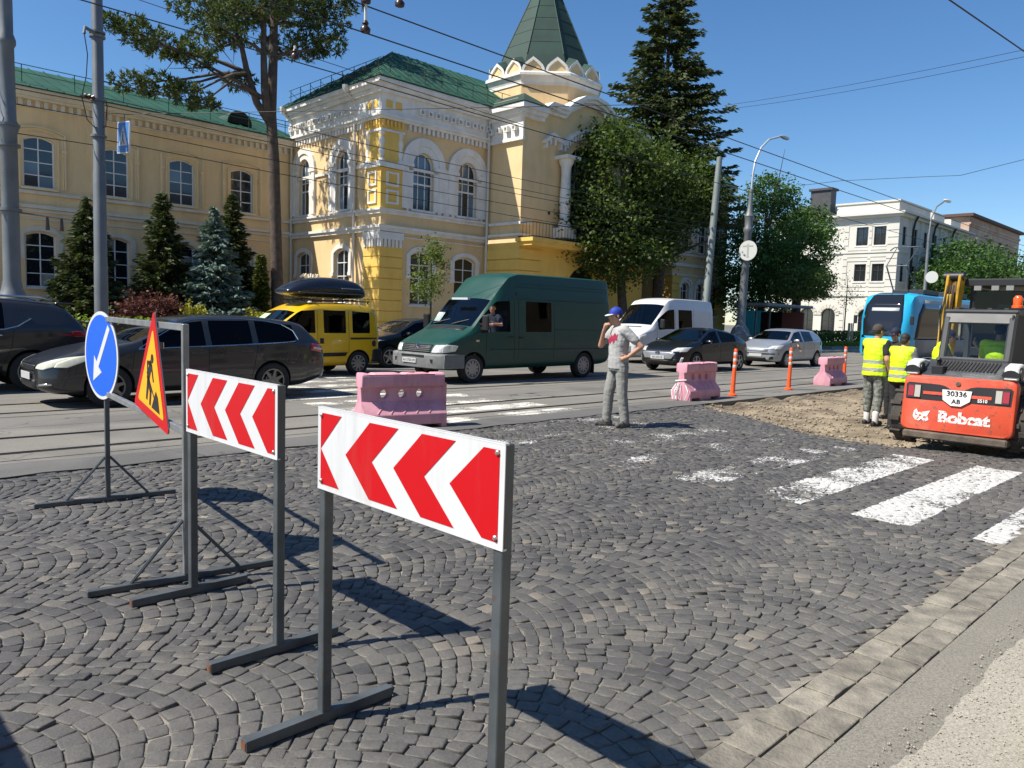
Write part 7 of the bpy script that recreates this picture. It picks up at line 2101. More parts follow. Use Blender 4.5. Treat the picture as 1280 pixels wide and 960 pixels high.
broadleaf('sapling', 53.5, 21.6, 'thin sapling with sparse twigs between wooden stakes', {'pts': [(0, 0, 0), (0, 0, 2), (0.05, 0, 3.4), (0, 0, 5.2)], 'r': [0.05, 0.045, 0.04, 0.015]},
          [((0, 0, 4.0), (0.9, 0.9, 1.3), 60)], YOUNGL, 0.13, 5, 0.2, 7)
broadleaf('street_tree', 73.0, 19.8, 'spreading dark green tree behind the digger boom', {'pts': [(0, 0, 0), (0, 0, 2.5), (0, 0, 5), (0.2, 0, 8)], 'r': [0.3, 0.25, 0.2, 0.1]},
          [((1, 0, 7.2), (4.0, 3.4, 2.3), 330), ((-2.6, 0, 5.8), (3.0, 3.0, 1.8), 220), ((4.5, 0, 6.0), (3.4, 3.0, 2.0), 240)], GREENT, 0.3, 13, 0.45, 8)
broadleaf('street_tree', 86.0, 18.5, 'distant dark green tree closing the right end of the street', {'pts': [(0, 0, 0), (0, 0, 2.5), (0, 0, 5), (0.2, 0, 8)], 'r': [0.3, 0.25, 0.2, 0.1]},
          [((0, 0, 6.6), (5.0, 4.4, 2.8), 330), ((4, 0, 5.0), (4.0, 4.0, 2.4), 240), ((-1, -3, 4.6), (4, 4, 2.2), 220)], GREENT, 0.34, 13, 0.5, 9)
broadleaf('street_tree', 104.0, 14.0, 'far tree at the end of the street beyond the tram', {'pts': [(0, 0, 0), (0, 0, 3), (0, 0, 7)], 'r': [0.3, 0.25, 0.15]},
          [((0, 0, 6.0), (7.0, 7.0, 3.4), 420), ((2, -9, 5), (7, 7, 3), 360)], GREENT, 0.45, 12, 0.6, 10)

def conifer(name, s, p, label, H, R, lm, seed, density=1.0, droop=0.35, twig=0.26, open_=0.0, base=0.25, trunk_r=None, group=None, power=0.9, wobble=0.25):
    """whorls of branches, each carrying many short needle sprays"""
    rng = np.random.default_rng(seed)
    r = street_empty(name, s, p, label, 'tree', group)
    r.location.z = 0.1
    tb = MB(); tr0 = trunk_r or H * 0.018
    tb.tube([(0, 0, 0), (0, 0, H * 0.5), (0, 0, H)], [tr0, tr0 * 0.6, 0.01], 8)
    tb.build('trunk', BARK, r, smooth=60)
    C = []; D = []; Ls = []
    z = base
    step = max(0.10, H * 0.022)
    while z < H - 0.05:
        k = (1 - (z - base) / (H - base)) ** power
        rr = R * k * (1 + 0.10 * math.sin(z * 7))
        nb = max(4, int((7 + 9 * k) * density))
        for b in range(nb):
            a = rng.uniform(0, 2 * math.pi); L = rr * rng.uniform(0.72 - 0.45 * wobble, 1.0 + wobble) + 0.05
            d = np.array([math.cos(a), math.sin(a), 0]); side = np.array([-d[1], d[0], 0])
            m = max(3, int(L / twig * 3.6 * density))
            t = rng.uniform(0.12, 1.0, m) ** 0.7
            zz = z + t * L * (0.22 - droop * t) + (0.22 * L * t ** 4)
            off = rng.normal(0, 0.16, m) * L * (1.05 - 0.75 * t)
            q = d[None] * (t * L)[:, None] + side[None] * off[:, None]; q[:, 2] = zz + rng.normal(0, twig * 0.15, m)
            C.append(q)
            dv = d[None] * 0.8 + side[None] * np.sign(off)[:, None] * rng.uniform(0.1, 0.9, (m, 1)); dv[:, 2] += rng.uniform(-0.45, 0.25, m) - droop * 0.4
            D.append(dv)
        z += step * rng.uniform(0.8, 1.2)
    C = np.concatenate(C); D = np.concatenate(D); D /= np.linalg.norm(D, axis=1, keepdims=True)
    n = len(C)
    up = rng.normal(0, 1, (n, 3)); bx = np.cross(D, up); bx /= np.linalg.norm(bx, axis=1, keepdims=True)
    L = twig * rng.uniform(0.8, 1.7, (n, 1)); w = L * 0.19
    V = np.stack([C - D * L * 0.4, C + bx * w, C + D * L * 0.7, C - bx * w], axis=1).reshape(-1, 3)
    link('crown', np_mesh('crown', V, np.arange(n * 4).reshape(-1, 4), lm), r)
    return r
conifer('conifer', 6.7, 31.8, 'dark conical spruce partly hidden by the dark grey pole', 5.6, 1.4, SPRUCE, 21, 1.3, 0.25, 0.20, wobble=0.45)
conifer('conifer', 9.55, 31.8, 'dark green conical yew in the middle of the garden, left of the blue spruce', 6.2, 1.2, SPRUCE, 22, 1.5, 0.10, 0.18, wobble=0.4, power=0.75)
conifer('conifer', 11.35, 31.0, 'silvery blue spruce with layered branches in the palace garden', 5.7, 1.55, BLUESP, 23, 1.4, 0.28, 0.20, wobble=0.4)
conifer('conifer', 12.75, 32.3, 'narrow dark green conifer close behind the blue spruce', 6.6, 1.1, SPRUCE, 24, 1.5, 0.10, 0.18, wobble=0.35, power=0.75)
conifer('conifer', 13.45, 31.0, 'small yellowish thuja beside the pine trunk', 3.9, 0.42, THUJA, 25, 1.4, 0.0, 0.16, power=0.45, wobble=0.05)
conifer('spruce_tree', 37.0, 26.4, 'very tall dark spruce with drooping ragged branches above the lindens', 23.5, 3.5, SPRUCE, 26, 2.0, 0.40, 0.24, base=7.5, trunk_r=0.32, power=0.75, wobble=0.6)

def bush(name, s, p, label, rx, ry, h, lm, size, n, seed, cat='shrub'):
    rng = np.random.default_rng(seed)
    r = street_empty(name, s, p, label, cat)
    r.location.z = 0.08
    st = MB()
    for k in range(7):
        a = 2 * math.pi * k / 7
        st.tube([(0, 0, 0), (rx * 0.3 * math.cos(a), ry * 0.3 * math.sin(a), h * 0.4), (rx * 0.7 * math.cos(a), ry * 0.7 * math.sin(a), h * 0.8)], [0.03, 0.02, 0.008], 5)
    st.build('stems', BARK, r)
    P = clump_points([((0, 0, h * 0.5), (rx, ry, h * 0.5), n)], 12, rng, size * 0.9)
    P = P[P[:, 2] > 0.02]
    V, Fq = leaf_quads(P, size, rng)
    link('foliage', np_mesh('foliage', V, Fq, lm), r)
    return r
bush('barberry_shrub', 8.1, 29.0, 'dark red barberry shrub at the foot of the conifers', 1.3, 0.9, 2.05, BERB, 0.13, 330, 31)
bush('golden_shrub', 9.2, 28.0, 'round yellow-green shrub beside the red barberry', 0.55, 0.5, 1.7, YSHR, 0.11, 110, 32)
bush('golden_shrub', 12.2, 28.3, 'low yellow-green shrub below the blue spruce', 0.9, 0.7, 1.55, YSHR, 0.12, 150, 33)
hg = street_empty('hedge', 4.0, 23.6, 'clipped yellow-green hedge along the palace garden', 'hedge')
rng = np.random.default_rng(40)
P = np.stack([rng.uniform(-9, 9, 9000), rng.uniform(-0.45, 0.45, 9000), rng.uniform(0.05, 1.22, 9000)], axis=1)
keep = (np.abs(P[:, 1]) > 0.3) | (P[:, 2] > 1.0)
V, Fq = leaf_quads(P[keep] + rng.normal(0, 0.03, (keep.sum(), 3)), 0.13, rng)
link('foliage', np_mesh('foliage', V, Fq, HEDGEL), hg)
MB().box(-9, 9, -0.32, 0.32, 0.1, 1.08).build('inner_twigs', BARK, hg)
hg2 = street_empty('hedge', 54.0, 22.9, 'dark clipped hedge in front of the white building', 'hedge')
P = np.stack([rng.uniform(-5, 8, 4000), rng.uniform(-0.5, 0.5, 4000), rng.uniform(0.05, 1.3, 4000)], axis=1)
V, Fq = leaf_quads(P, 0.2, rng); link('foliage', np_mesh('foliage', V, Fq, GREENT), hg2)
# planter bed with stakes round the sapling
bed = street_empty('planting_bed', 53.5, 21.2, 'low grassy bed edged by a kerb under the sapling', 'planting bed')
MB().box(-5, 5, -0.9, 0.9, 0, 0.28).build('kerb_edge', KERB, bed)
P = np.stack([rng.uniform(-4.9, 4.9, 3500), rng.uniform(-0.85, 0.85, 3500), rng.uniform(0.28, 0.55, 3500)], axis=1)
V, Fq = leaf_quads(P, 0.16, rng, 0.3, 0.0); tag(link('grass', np_mesh('grass', V, Fq, HEDGEL), bed), kind='stuff')
for x in (-0.8, -0.2, 0.5, 1.0): MB().tube([(x, -0.3 + 0.6 * (x > 0), 0.2), (x, -0.3 + 0.6 * (x > 0), 1.9)], 0.05, 6).build('stake', mat('pale_wood', (0.4, 0.34, 0.22), 0.8), bed)

# ---- the old pine
def pine():
    rng = np.random.default_rng(50)
    s0, p0 = 14.25, 31.0
    r = street_empty('pine_tree', s0, p0, 'tall old pine with a bare trunk and flat clouds of needles', 'tree')
    r.location.z = 0.1
    cl = [(8.09, 29.95, 11.66, 0.9), (9.41, 31.18, 11.77, 0.89), (10.24, 30.48, 11.43, 0.83), (9.33, 31.42, 10.25, 0.84), (8.3, 31.5, 10.16, 0.69), (9.69, 29.26, 9.63, 0.74), (10.14, 29.05, 12.9, 1.05), (12.93, 32.35, 14.29, 1.26),
          (13.08, 30.04, 14.22, 1.21), (11.48, 29.94, 12.5, 0.65), (15.95, 32.98, 15.45, 1.28), (16.21, 30.88, 14.3, 1.17), (18.0, 32.35, 16.0, 1.01), (15.63, 30.91, 13.31, 0.87), (12.74, 31.56, 11.23, 0.62), (15.87, 29.6, 13.09, 0.63),
          (14.58, 31.54, 16.17, 1.42), (13.17, 32.47, 16.66, 1.41), (16.3, 31.09, 17.29, 1.31), (11.19, 31.97, 15.22, 1.01), (14.45, 31.69, 18.37, 1.56), (11.34, 29.26, 16.78, 1.13), (16.83, 32.03, 19.69, 1.34), (14.09, 31.36, 20.13, 1.39),
          (11.8, 31.0, 13.6, 1.0), (14.6, 30.2, 14.9, 1.1), (12.2, 33.2, 13.2, 1.0), (15.6, 33.6, 13.9, 1.0), (13.8, 34.0, 15.5, 1.2), (16.5, 34.2, 17.0, 1.2), (7.4, 30.4, 11.9, 0.6), (10.9, 31.0, 9.9, 0.6)]
    tb = MB()
    tb.tube([(0.05, 0, 0), (0.02, 0, 1.5), (-0.1, 0, 5), (-0.2, 0, 8), (-0.35, 0, 10), (-0.2, 0.1, 12.5), (-0.1, 0.2, 15.5), (0, 0.3, 18.5), (0, 0.3, 21)], [0.33, 0.275, 0.25, 0.24, 0.23, 0.19, 0.15, 0.10, 0.04], 12)
    # the two big forks leaving low on the left
    forks = [[(-0.35, 0, 9.6), (-0.95, 0.1, 10.4), (-1.35, 0.2, 11.6), (-1.7, 0, 12.6), (-2.1, -0.3, 13.6)], [(-0.5, 0, 9.9), (-0.75, -0.2, 11.0), (-0.85, -0.3, 12.4), (-0.9, -0.4, 14)]]
    for f_ in forks: tb.tube(f_, [0.2, 0.17, 0.14, 0.11, 0.05][:len(f_)], 8)
    nodes = [Vector(q) for q in ((-0.35, 0, 10.5), (-0.2, 0.1, 12.5), (-0.1, 0.2, 14), (-0.1, 0.2, 15.5), (0, 0.3, 17), (0, 0.3, 18.5), (0, .3, 19.8), (-1.35, 0.2, 11.6), (-1.7, 0, 12.6), (-2.1, -0.3, 13.6), (-0.85, -0.3, 12.4))]
    for s, p, z, rr in cl:
        c = Vector((s - s0, p - p0, z))
        a = min(nodes, key=lambda q: (q - c).length + (2.0 if q.z > c.z - 0.1 else 0))
        m = a.lerp(c, 0.55) + Vector((0, 0, 0.25 * rng.uniform(-1, 1)))
        tb.tube([a, a.lerp(m, .5) + Vector((0, 0, 0.1)), m, c], [0.09, 0.07, 0.05, 0.02], 6)
        for k in range(5):
            e = c + Vector(rng.normal(0, 0.5, 3)) * rr
            tb.tube([m.lerp(c, 0.6), e], [0.025, 0.008], 4)
    tb.build('trunk', BARKP, r, smooth=60)
    Vs = []
    for s, p, z, rr in cl:
        rr *= 0.86; nt_ = int(84 * rr * rr) + 22
        d = rng.normal(0, 1, (nt_, 3)); d /= np.linalg.norm(d, axis=1, keepdims=True)
        tc_ = np.array([s - s0, p - p0, z]) + d * rng.uniform(0.25, 1.0, (nt_, 1)) ** 0.6 * np.array([1.25, 1.25, 0.55]) * rr * 1.15
        # each tuft: needle blades fanning out
        k = 13
        dirs = rng.normal(0, 1, (nt_, k, 3)) + np.array([0, 0, 0.5]) + d[:, None] * 0.7
        dirs /= np.linalg.norm(dirs, axis=2, keepdims=True)
        L = rng.uniform(0.16, 0.30, (nt_, k, 1))
        up = rng.normal(0, 1, (nt_, k, 3)); bx = np.cross(dirs, up); bx /= np.linalg.norm(bx, axis=2, keepdims=True)
        c0 = tc_[:, None, :] + np.zeros((nt_, k, 3))
        w = 0.022
        q = np.stack([c0 - bx * w, c0 + dirs * L * 0.5 - bx * w * 1.4, c0 + dirs * L, c0 + dirs * L * 0.5 + bx * w * 1.4], axis=2)
        Vs.append(q.reshape(-1, 3))
    V = np.concatenate(Vs)
    link('crown', np_mesh('crown', V, np.arange(len(V)).reshape(-1, 4), PINEN), r)
pine()
# pale garden urn beside the palace wall
un = street_empty('garden_urn', 16.2, 31.5, 'pale carved stone urn on a pedestal beside the palace wall', 'urn')
MB().box(-0.25, 0.25, -0.25, 0.25, 0, 1.9).build('pedestal', TRIMG, un, bevel=0.02)
MB().lathe([(0.2, 1.9), (0.1, 2.05), (0.12, 2.2), (0.42, 2.55), (0.48, 2.9), (0.40, 2.95)], 16).build('bowl', TRIMG, un, smooth=50)
un_p = MB()
for k in range(9):
    a = 2 * math.pi * k / 9
    un_p.tube([(0.1 * math.cos(a), 0.1 * math.sin(a), 2.9), (0.35 * math.cos(a), 0.35 * math.sin(a), 3.3), (0.5 * math.cos(a), 0.5 * math.sin(a), 3.15)], [0.05, 0.04, 0.01], 5)
un_p.build('scrollwork', TRIMG, un, smooth=60)
# ================================================================ PEOPLE
SKIN = mat('skin', (0.46, 0.25, 0.165), 0.55, var=0.08, scale=12)
HAIRD = mat('dark_hair', (0.025, 0.018, 0.014), 0.7)
TSHIRT = mat('grey_tshirt', (0.36, 0.36, 0.35), 0.9, var=0.12, scale=10, bump=0.3, bscale=18)
SLACKS = mat('grey_trousers', (0.24, 0.24, 0.22), 0.9, var=0.1, scale=8, bump=0.4, bscale=16)
SHOEG = mat('grey_shoe', (0.10, 0.095, 0.085), 0.7, var=0.2, scale=20)
SHOEB = mat('black_shoe', (0.015, 0.014, 0.014), 0.6)
CAPB = mat('blue_cap', (0.012, 0.035, 0.30), 0.7)
CAPN = mat('navy_cap', (0.010, 0.013, 0.035), 0.8)
HIVIS = mat('hi_vis_yellow', (0.62, 0.86, 0.01), 0.65, var=0.08, scale=8, bump=0.3, bscale=16)
DARKC = mat('dark_cloth', (0.018, 0.018, 0.020), 0.9, var=0.2, scale=10)
BANDG = mat('grey_reflective', (0.36, 0.38, 0.36), 0.4, 0.2)
CAMO = mat('camo_cloth', (0.055, 0.06, 0.05), 0.9, col2=(0.26, 0.27, 0.235), scale=16, detail=2, bump=0.3, bscale=20)
REDP = mat('dark_red_print', (0.30, 0.012, 0.05), 0.8)
SOCK = mat('white_sock', (0.6, 0.58, 0.55), 0.8)

def remesh(mb, name, m, parent, voxel=0.010, smooth=4, keep=None, fold=0.0):
    o = mb.build(name, [m], None)
    r = o.modifiers.new('r', 'REMESH'); r.mode = 'VOXEL'; r.voxel_size = voxel
    s = o.modifiers.new('s', 'SMOOTH'); s.iterations = smooth; s.factor = 0.5
    baked(o)
    me = o.data
    if keep is not None:
        bm = bmesh.new(); bm.from_mesh(me)
        bmesh.ops.delete(bm, geom=[v for v in bm.verts if not keep(v.co)], context='VERTS')
        bm.to_mesh(me); bm.free()
    if fold:
        n_ = len(me.vertices)
        co = np.empty(n_ * 3, np.float32); no = np.empty(n_ * 3, np.float32)
        me.vertices.foreach_get('co', co); me.vertices.foreach_get('normal', no)
        co = co.reshape(-1, 3); no = no.reshape(-1, 3)
        k_ = np.array([noise.noise((c[0] * 9, c[1] * 9, c[2] * 22)) + 0.6 * noise.noise((c[0] * 24 + 5, c[1] * 24, c[2] * 40)) for c in co.tolist()], np.float32)
        me.vertices.foreach_set('co', (co + no * (fold * k_)[:, None]).ravel())
        me.update()
    me.materials.clear(); me.materials.append(m)
    me.polygons.foreach_set('use_smooth', [True] * len(me.polygons))
    o.parent = parent
    return o
def torso_rings(mb, spine, dims, n=16, yaw=0.0):
    rings = []
    cy, sy = math.cos(yaw), math.sin(yaw)
    for c, (rx, ry) in zip(spine, dims):
        ring = []
        for k in range(n):
            a = 2 * math.pi * k / n
            x, y = rx * math.cos(a), ry * math.sin(a)
            ring.append((c[0] + x * cy - y * sy, c[1] + x * sy + y * cy, c[2]))
        rings.append(ring)
    mb.loft(rings)
def hand(mb, wrist, d, palm_n, curl=0.5, size=1.0, thumb=1):
    """palm, four fingers, thumb; d = pointing direction, palm_n = palm normal"""
    d = Vector(d).normalized(); nrm = Vector(palm_n); nrm = (nrm - d * nrm.dot(d)).normalized(); side = d.cross(nrm) * thumb
    w = Vector(wrist); k = size
    pc = w + d * 0.05 * k
    mb.cone(w, w + d * 0.085 * k, 0.026 * k, 0.036 * k, 8)
    for i, (off, L) in enumerate(((0.030, 0.072), (0.010, 0.080), (-0.010, 0.075), (-0.029, 0.058))):
        a = w + d * 0.09 * k + side * off * k
        b = a + (d * math.cos(curl * 0.6) + nrm * math.sin(curl * 0.6)) * L * 0.5 * k
        c = b + (d * math.cos(curl * 1.6) + nrm * math.sin(curl * 1.6)) * L * 0.55 * k
        mb.cone(a, b, 0.0105 * k, 0.0095 * k, 6); mb.cone(b, c, 0.0095 * k, 0.0075 * k, 6)
    a = w + d * 0.03 * k + side * 0.03 * k
    b = a + (d * 0.7 + side * 0.7).normalized() * 0.045 * k; c = b + (d * 0.85 + side * 0.2 + nrm * 0.4).normalized() * 0.035 * k
    mb.cone(a, b, 0.013 * k, 0.011 * k, 6); mb.cone(b, c, 0.011 * k, 0.009 * k, 6)

def person(name, label, s, p, heading, J, wear, height=1.78, z=0.0, seated=False):
    """heading: world angle faced (deg). Local x forward, y left, z up. J: joints at a 1.78 m scale"""
    r = empty(name, RP(s, p, z), rad(heading), label, 'person')
    r.scale = (height / 1.78,) * 3
    pel, wai, che, nek, hed = [Vector(J[k]) for k in ('pel', 'wai', 'che', 'nek', 'hed')]
    fy = J.get('face', 0.0); fp = J.get('nod', 0.0); ty = J.get('twist', 0.0)
    body = MB()
    torso_rings(body, [pel + Vector((0, 0, -0.10)), pel, wai, che, nek + Vector((0, 0, -0.07)), nek], [(0.10, 0.13), (0.11, 0.15), (0.10, 0.135), (0.115, 0.165), (0.07, 0.11), (0.05, 0.055)], yaw=ty)
    body.cone(nek - Vector((0, 0, 0.04)), hed - Vector((0, 0, 0.06)), 0.056, 0.054, 10)
    H = Matrix.Translation(hed) @ Matrix.Rotation(fy, 4, 'Z') @ Matrix.Rotation(fp, 4, 'Y')
    # head: skull, face, jaw, nose, ears, brow, lips
    body.ell((-0.012, 0, 0.035), (0.096, 0.076, 0.094), T=H, nu=18, nv=12)
    body.ell((0.028, 0, -0.035), (0.066, 0.060, 0.090), T=H, nu=16, nv=10)
    body.ell((0.058, 0, -0.092), (0.030, 0.036, 0.026), T=H)
    body.cone((0.086, 0, 0.0), (0.108, 0, -0.032), 0.010, 0.014, 8, T=H)
    body.cone((0.078, -0.035, 0.022), (0.078, 0.035, 0.022), 0.013, 0.013, 8, T=H)
    body.cone((0.080, -0.018, -0.063), (0.080, 0.018, -0.063), 0.010, 0.010, 8, T=H)
    for sg in (-1, 1): body.ell((-0.005, sg * 0.078, -0.01), (0.020, 0.010, 0.032), T=H)
    arms = {}
    for sd in ('l', 'r'):
        sh, el, ha = Vector(J['sh_' + sd]), Vector(J['el_' + sd]), Vector(J['ha_' + sd])
        arms[sd] = (sh, el, ha)
        body.cone(che + Vector((0, 0, 0.10)), sh, 0.07, 0.058, 10)
        body.cone(sh, el, 0.056, 0.043, 10); body.cone(el, ha, 0.043, 0.028, 10)
        hd_ = J.get('hd_' + sd, tuple(ha - el)); pn = J.get('pn_' + sd, (0, 1 if sd == 'r' else -1, 0))
        hand(body, ha, hd_, pn, J.get('curl_' + sd, 0.5), 1.0, 1 if sd == 'r' else -1)
    for sd, sg in (('l', 1), ('r', -1)):
        hip, kn, an = Vector(J['hip_' + sd]), Vector(J['kn_' + sd]), Vector(J['an_' + sd])
        body.cone(hip, kn, 0.082, 0.055, 10); body.cone(kn, an, 0.054, 0.036, 10)
        body.cone(kn.lerp(an, 0.25) - Vector((0.02, 0, 0)), kn.lerp(an, 0.5), 0.052, 0.040, 8)
        td = Vector(J.get('toe_' + sd, (1, 0, 0))).normalized()
        body.cone(an + Vector((0, 0, -0.03)), an + td * 0.14 + Vector((0, 0, -0.05)), 0.036, 0.03, 8)
    remesh(body, 'body', SKIN, r, 0.0085, 3)
    # eyes
    for sg in (-1, 1):
        e = MB(); e.ell((0.084, sg * 0.031, 0.0), (0.008, 0.013, 0.008), T=H); e.build('eye', mat('eye_dark', (0.02, 0.016, 0.014), 0.3), r, smooth=60)
    # shirt
    if wear.get('shirt'):
        m, sleeve = wear['shirt']
        sb = MB(); hem = wear.get('hem', -0.06)
        torso_rings(sb, [pel + Vector((0, 0, hem)), pel + Vector((0, 0, 0.06)), wai, che - Vector((0, 0, 0.03)), che + Vector((0, 0, 0.09)), nek + Vector((0, 0, -0.045)), nek + Vector((0, 0, -0.015))],
                    [(0.15, 0.18), (0.150, 0.178), (0.142, 0.168), (0.148, 0.192), (0.125, 0.185), (0.075, 0.10), (0.066, 0.072)], yaw=ty)
        for sd in ('l', 'r'):
            sh, el, ha = arms[sd]
            sb.cone(che + Vector((0, 0, 0.10)), sh, 0.09, 0.078, 10)
            e = sh.lerp(el, min(1.0, sleeve)); sb.cone(sh, e, 0.078, 0.068, 12)
            if sleeve > 1: sb.cone(el, el.lerp(ha, sleeve - 1), 0.062, 0.046, 12)
        so = remesh(sb, 'shirt', m, r, 0.010, 5, fold=0.0045)
    if wear.get('vest'):
        vb = MB(); hem = wear.get('vhem', -0.08)
        torso_rings(vb, [pel + Vector((0, 0, hem)), pel + Vector((0, 0, 0.06)), wai, che - Vector((0, 0, 0.03)), che + Vector((0, 0, 0.09)), nek + Vector((0, 0, -0.05)), nek + Vector((0, 0, -0.03))],
                    [(0.172, 0.215), (0.172, 0.21), (0.165, 0.20), (0.168, 0.212), (0.145, 0.20), (0.095, 0.13), (0.085, 0.095)], yaw=ty)
        for sd in ('l', 'r'):
            sh = arms[sd][0]; vb.cone(che + Vector((0, 0, 0.12)), sh.lerp(che + Vector((0, 0, 0.12)), 0.12), 0.09, 0.092, 10)
        vo = remesh(vb, 'vest', HIVIS, r, 0.011, 5, fold=0.005)
        for zc in wear.get('bands', (wai.z + 0.0, wai.z - 0.13)):
            bm = bmesh.new(); bm.from_mesh(vo.data)
            bm.normal_update()
            bmesh.ops.delete(bm, geom=[f for f in bm.faces if abs(f.calc_center_median().z - zc) > 0.026], context='FACES')
            for v in bm.verts: v.co += v.normal * 0.004
            me = bpy.data.meshes.new('reflective_strip'); bm.to_mesh(me); bm.free(); me.materials.clear(); me.materials.append(BANDG)
            link('reflective_strip', me, vo)
    if wear.get('legs'):
        m, length = wear['legs']
        lb = MB()
        torso_rings(lb, [pel + Vector((0, 0, -0.12)), pel + Vector((0, 0, -0.02)), pel + Vector((0, 0, 0.09))], [(0.135, 0.165), (0.142, 0.172), (0.132, 0.158)], yaw=ty)
        for sd in ('l', 'r'):
            hip, kn, an = Vector(J['hip_' + sd]), Vector(J['kn_' + sd]), Vector(J['an_' + sd])
            lb.cone(hip, kn, 0.102, 0.082, 12)
            e = kn.lerp(an, length); lb.cone(kn, e, 0.082, 0.070, 12)
        remesh(lb, 'trousers', m, r, 0.010, 5, fold=0.004)
    if wear.get('shoes'):
        for sd in ('l', 'r'):
            an = Vector(J['an_' + sd]); td = Vector(J.get('toe_' + sd, (1, 0, 0))).normalized()
            sb = MB(); b = an + Vector((0, 0, -an.z if not seated else -0.08))
            z0 = 0.0 if not seated else an.z - 0.08
            c = Vector((an.x, an.y, z0))
            sb.cone(c - td * 0.05 + Vector((0, 0, 0.045)), c + td * 0.15 + Vector((0, 0, 0.04)), 0.045, 0.042, 10)
            sb.cone(c + Vector((0, 0, 0.05)), c + td * 0.06 + Vector((0, 0, 0.075)), 0.047, 0.04, 10)
            side = Vector((-td.y, td.x, 0))
            q = [c - td * 0.09 + side * 0.03, c + side * 0.045, c + td * 0.12 + side * 0.048, c + td * 0.19, c + td * 0.12 - side * 0.048, c - side * 0.045, c - td * 0.09 - side * 0.03]
            sb.loft([[(v.x, v.y, z0 + 0.002) for v in q], [(v.x, v.y, z0 + 0.028) for v in q]])
            remesh(sb, 'shoe', wear['shoes'], r, 0.008, 3)
    if wear.get('cap'):
        m, visor_m = wear['cap']
        cb = MB()
        rings = []
        for k in range(6):
            a = k / 5 * math.pi / 2
            rings.append([(-0.010 + 0.103 * math.cos(a) * math.cos(t) + 0.0001, 0.084 * math.cos(a) * math.sin(t), 0.045 + 0.088 * math.sin(a) + 0.0) for t in [2 * math.pi * q / 18 for q in range(18)]])
        rings[-1] = [(-0.01 + 0.006 * math.cos(2 * math.pi * q / 18), 0.006 * math.sin(2 * math.pi * q / 18), 0.134) for q in range(18)]
        rings.insert(0, [(x, y, 0.018) for x, y, zz in rings[0]])
        cb.loft(rings, T=H)
        co = cb.build('cap', m, r, smooth=60)
        vb = MB(); pts = []
        for k in range(9):
            a = -math.pi / 2 + math.pi * k / 8
            pts.append((0.078 + 0.092 * math.cos(a), 0.078 * math.sin(a)))
        vb.add([(x, y, 0.030 - 0.018 * (x - 0.078) / 0.09 - 0.5 * y * y) for x, y in pts] + [(x, y, 0.022 - 0.018 * (x - 0.078) / 0.09 - 0.5 * y * y) for x, y in pts], [tuple(range(9)), tuple(range(17, 8, -1))] + [(i, 9 + i, 10 + i, i + 1) for i in range(8)], T=H)
        vb.build('visor', visor_m, co, smooth=60)
        hb = MB(); hb.ell((-0.020, 0, 0.0), (0.092, 0.0795, 0.06), T=H); hb.build('hair', wear.get('hair', HAIRD), r, smooth=60)
    else:
        hb = MB(); hb.ell((-0.022, 0, 0.048), (0.100, 0.0835, 0.092), T=H, nu=18, nv=12); hb.ell((-0.05, 0, -0.01), (0.062, 0.074, 0.07), T=H)
        remesh(hb, 'hair', wear.get('hair', HAIRD), r, 0.008, 3)
    return r
def stand(**kw):
    J = dict(pel=(0, 0, 0.96), wai=(0.005, 0, 1.12), che=(0.0, 0, 1.32), nek=(0.015, 0, 1.52), hed=(0.04, 0, 1.655),
             sh_l=(0, 0.185, 1.445), sh_r=(0, -0.185, 1.445), el_l=(-0.04, 0.235, 1.16), el_r=(-0.04, -0.235, 1.16), ha_l=(0.03, 0.245, 0.92), ha_r=(0.03, -0.245, 0.92),
             hip_l=(0, 0.09, 0.92), hip_r=(0, -0.09, 0.92), kn_l=(0.03, 0.10, 0.50), kn_r=(0.03, -0.10, 0.50), an_l=(-0.01, 0.11, 0.085), an_r=(-0.01, -0.11, 0.085))
    J.update(kw); return J

# man in grey with a blue cap, hand at his mouth, other hand on his hip
mg = person('person', 'man in grey T-shirt, grey trousers and blue cap, one hand raised to his mouth', 6.62, 5.68, 196,
       stand(hed=(0.075, 0.0, 1.655), nek=(0.03, 0, 1.515), el_l=(-0.205, 0.325, 1.215), ha_l=(-0.06, 0.215, 1.06), hd_l=(0.75, -0.25, -0.35), pn_l=(0, -1, 0), curl_l=0.7,
             el_r=(0.20, -0.225, 1.20), ha_r=(0.215, -0.085, 1.435), hd_r=(-0.15, 0.35, 0.75), pn_r=(-1, 0.3, 0), curl_r=1.1, face=0.05, nod=0.08,
             hip_l=(-0.02, 0.09, 0.92), kn_l=(-0.03, 0.11, 0.50), an_l=(-0.09, 0.13, 0.085), kn_r=(0.09, -0.10, 0.50), an_r=(0.10, -0.12, 0.085), toe_l=(0.9, 0.35, 0), toe_r=(1, -0.1, 0)),
       dict(shirt=(TSHIRT, 0.62), legs=(SLACKS, 0.97), shoes=SHOEG, cap=(CAPB, WHITE), hair=mat('brown_hair', (0.05, 0.028, 0.016), 0.7), hem=-0.09), 1.79)
# print on the chest: hugs the shirt
shirt = [c for c in mg.children if c.name.startswith('shirt')][0]
bm = bmesh.new(); bm.from_mesh(shirt.data); bm.normal_update()
bmesh.ops.delete(bm, geom=[f for f in bm.faces if not (f.calc_center_median().x > 0.05 and f.normal.x > 0.15 and abs(f.calc_center_median().z - 1.30 - 0.25 * (f.calc_center_median().y)) < 0.055 + 0.02 * math.sin(90 * f.calc_center_median().y) and abs(f.calc_center_median().y - 0.03) < 0.11)], context='FACES')
for v in bm.verts: v.co += v.normal * 0.003
me = bpy.data.meshes.new('chest_print'); bm.to_mesh(me); bm.free(); me.materials.clear(); me.materials.append(REDP)
link('chest_print', me, shirt)

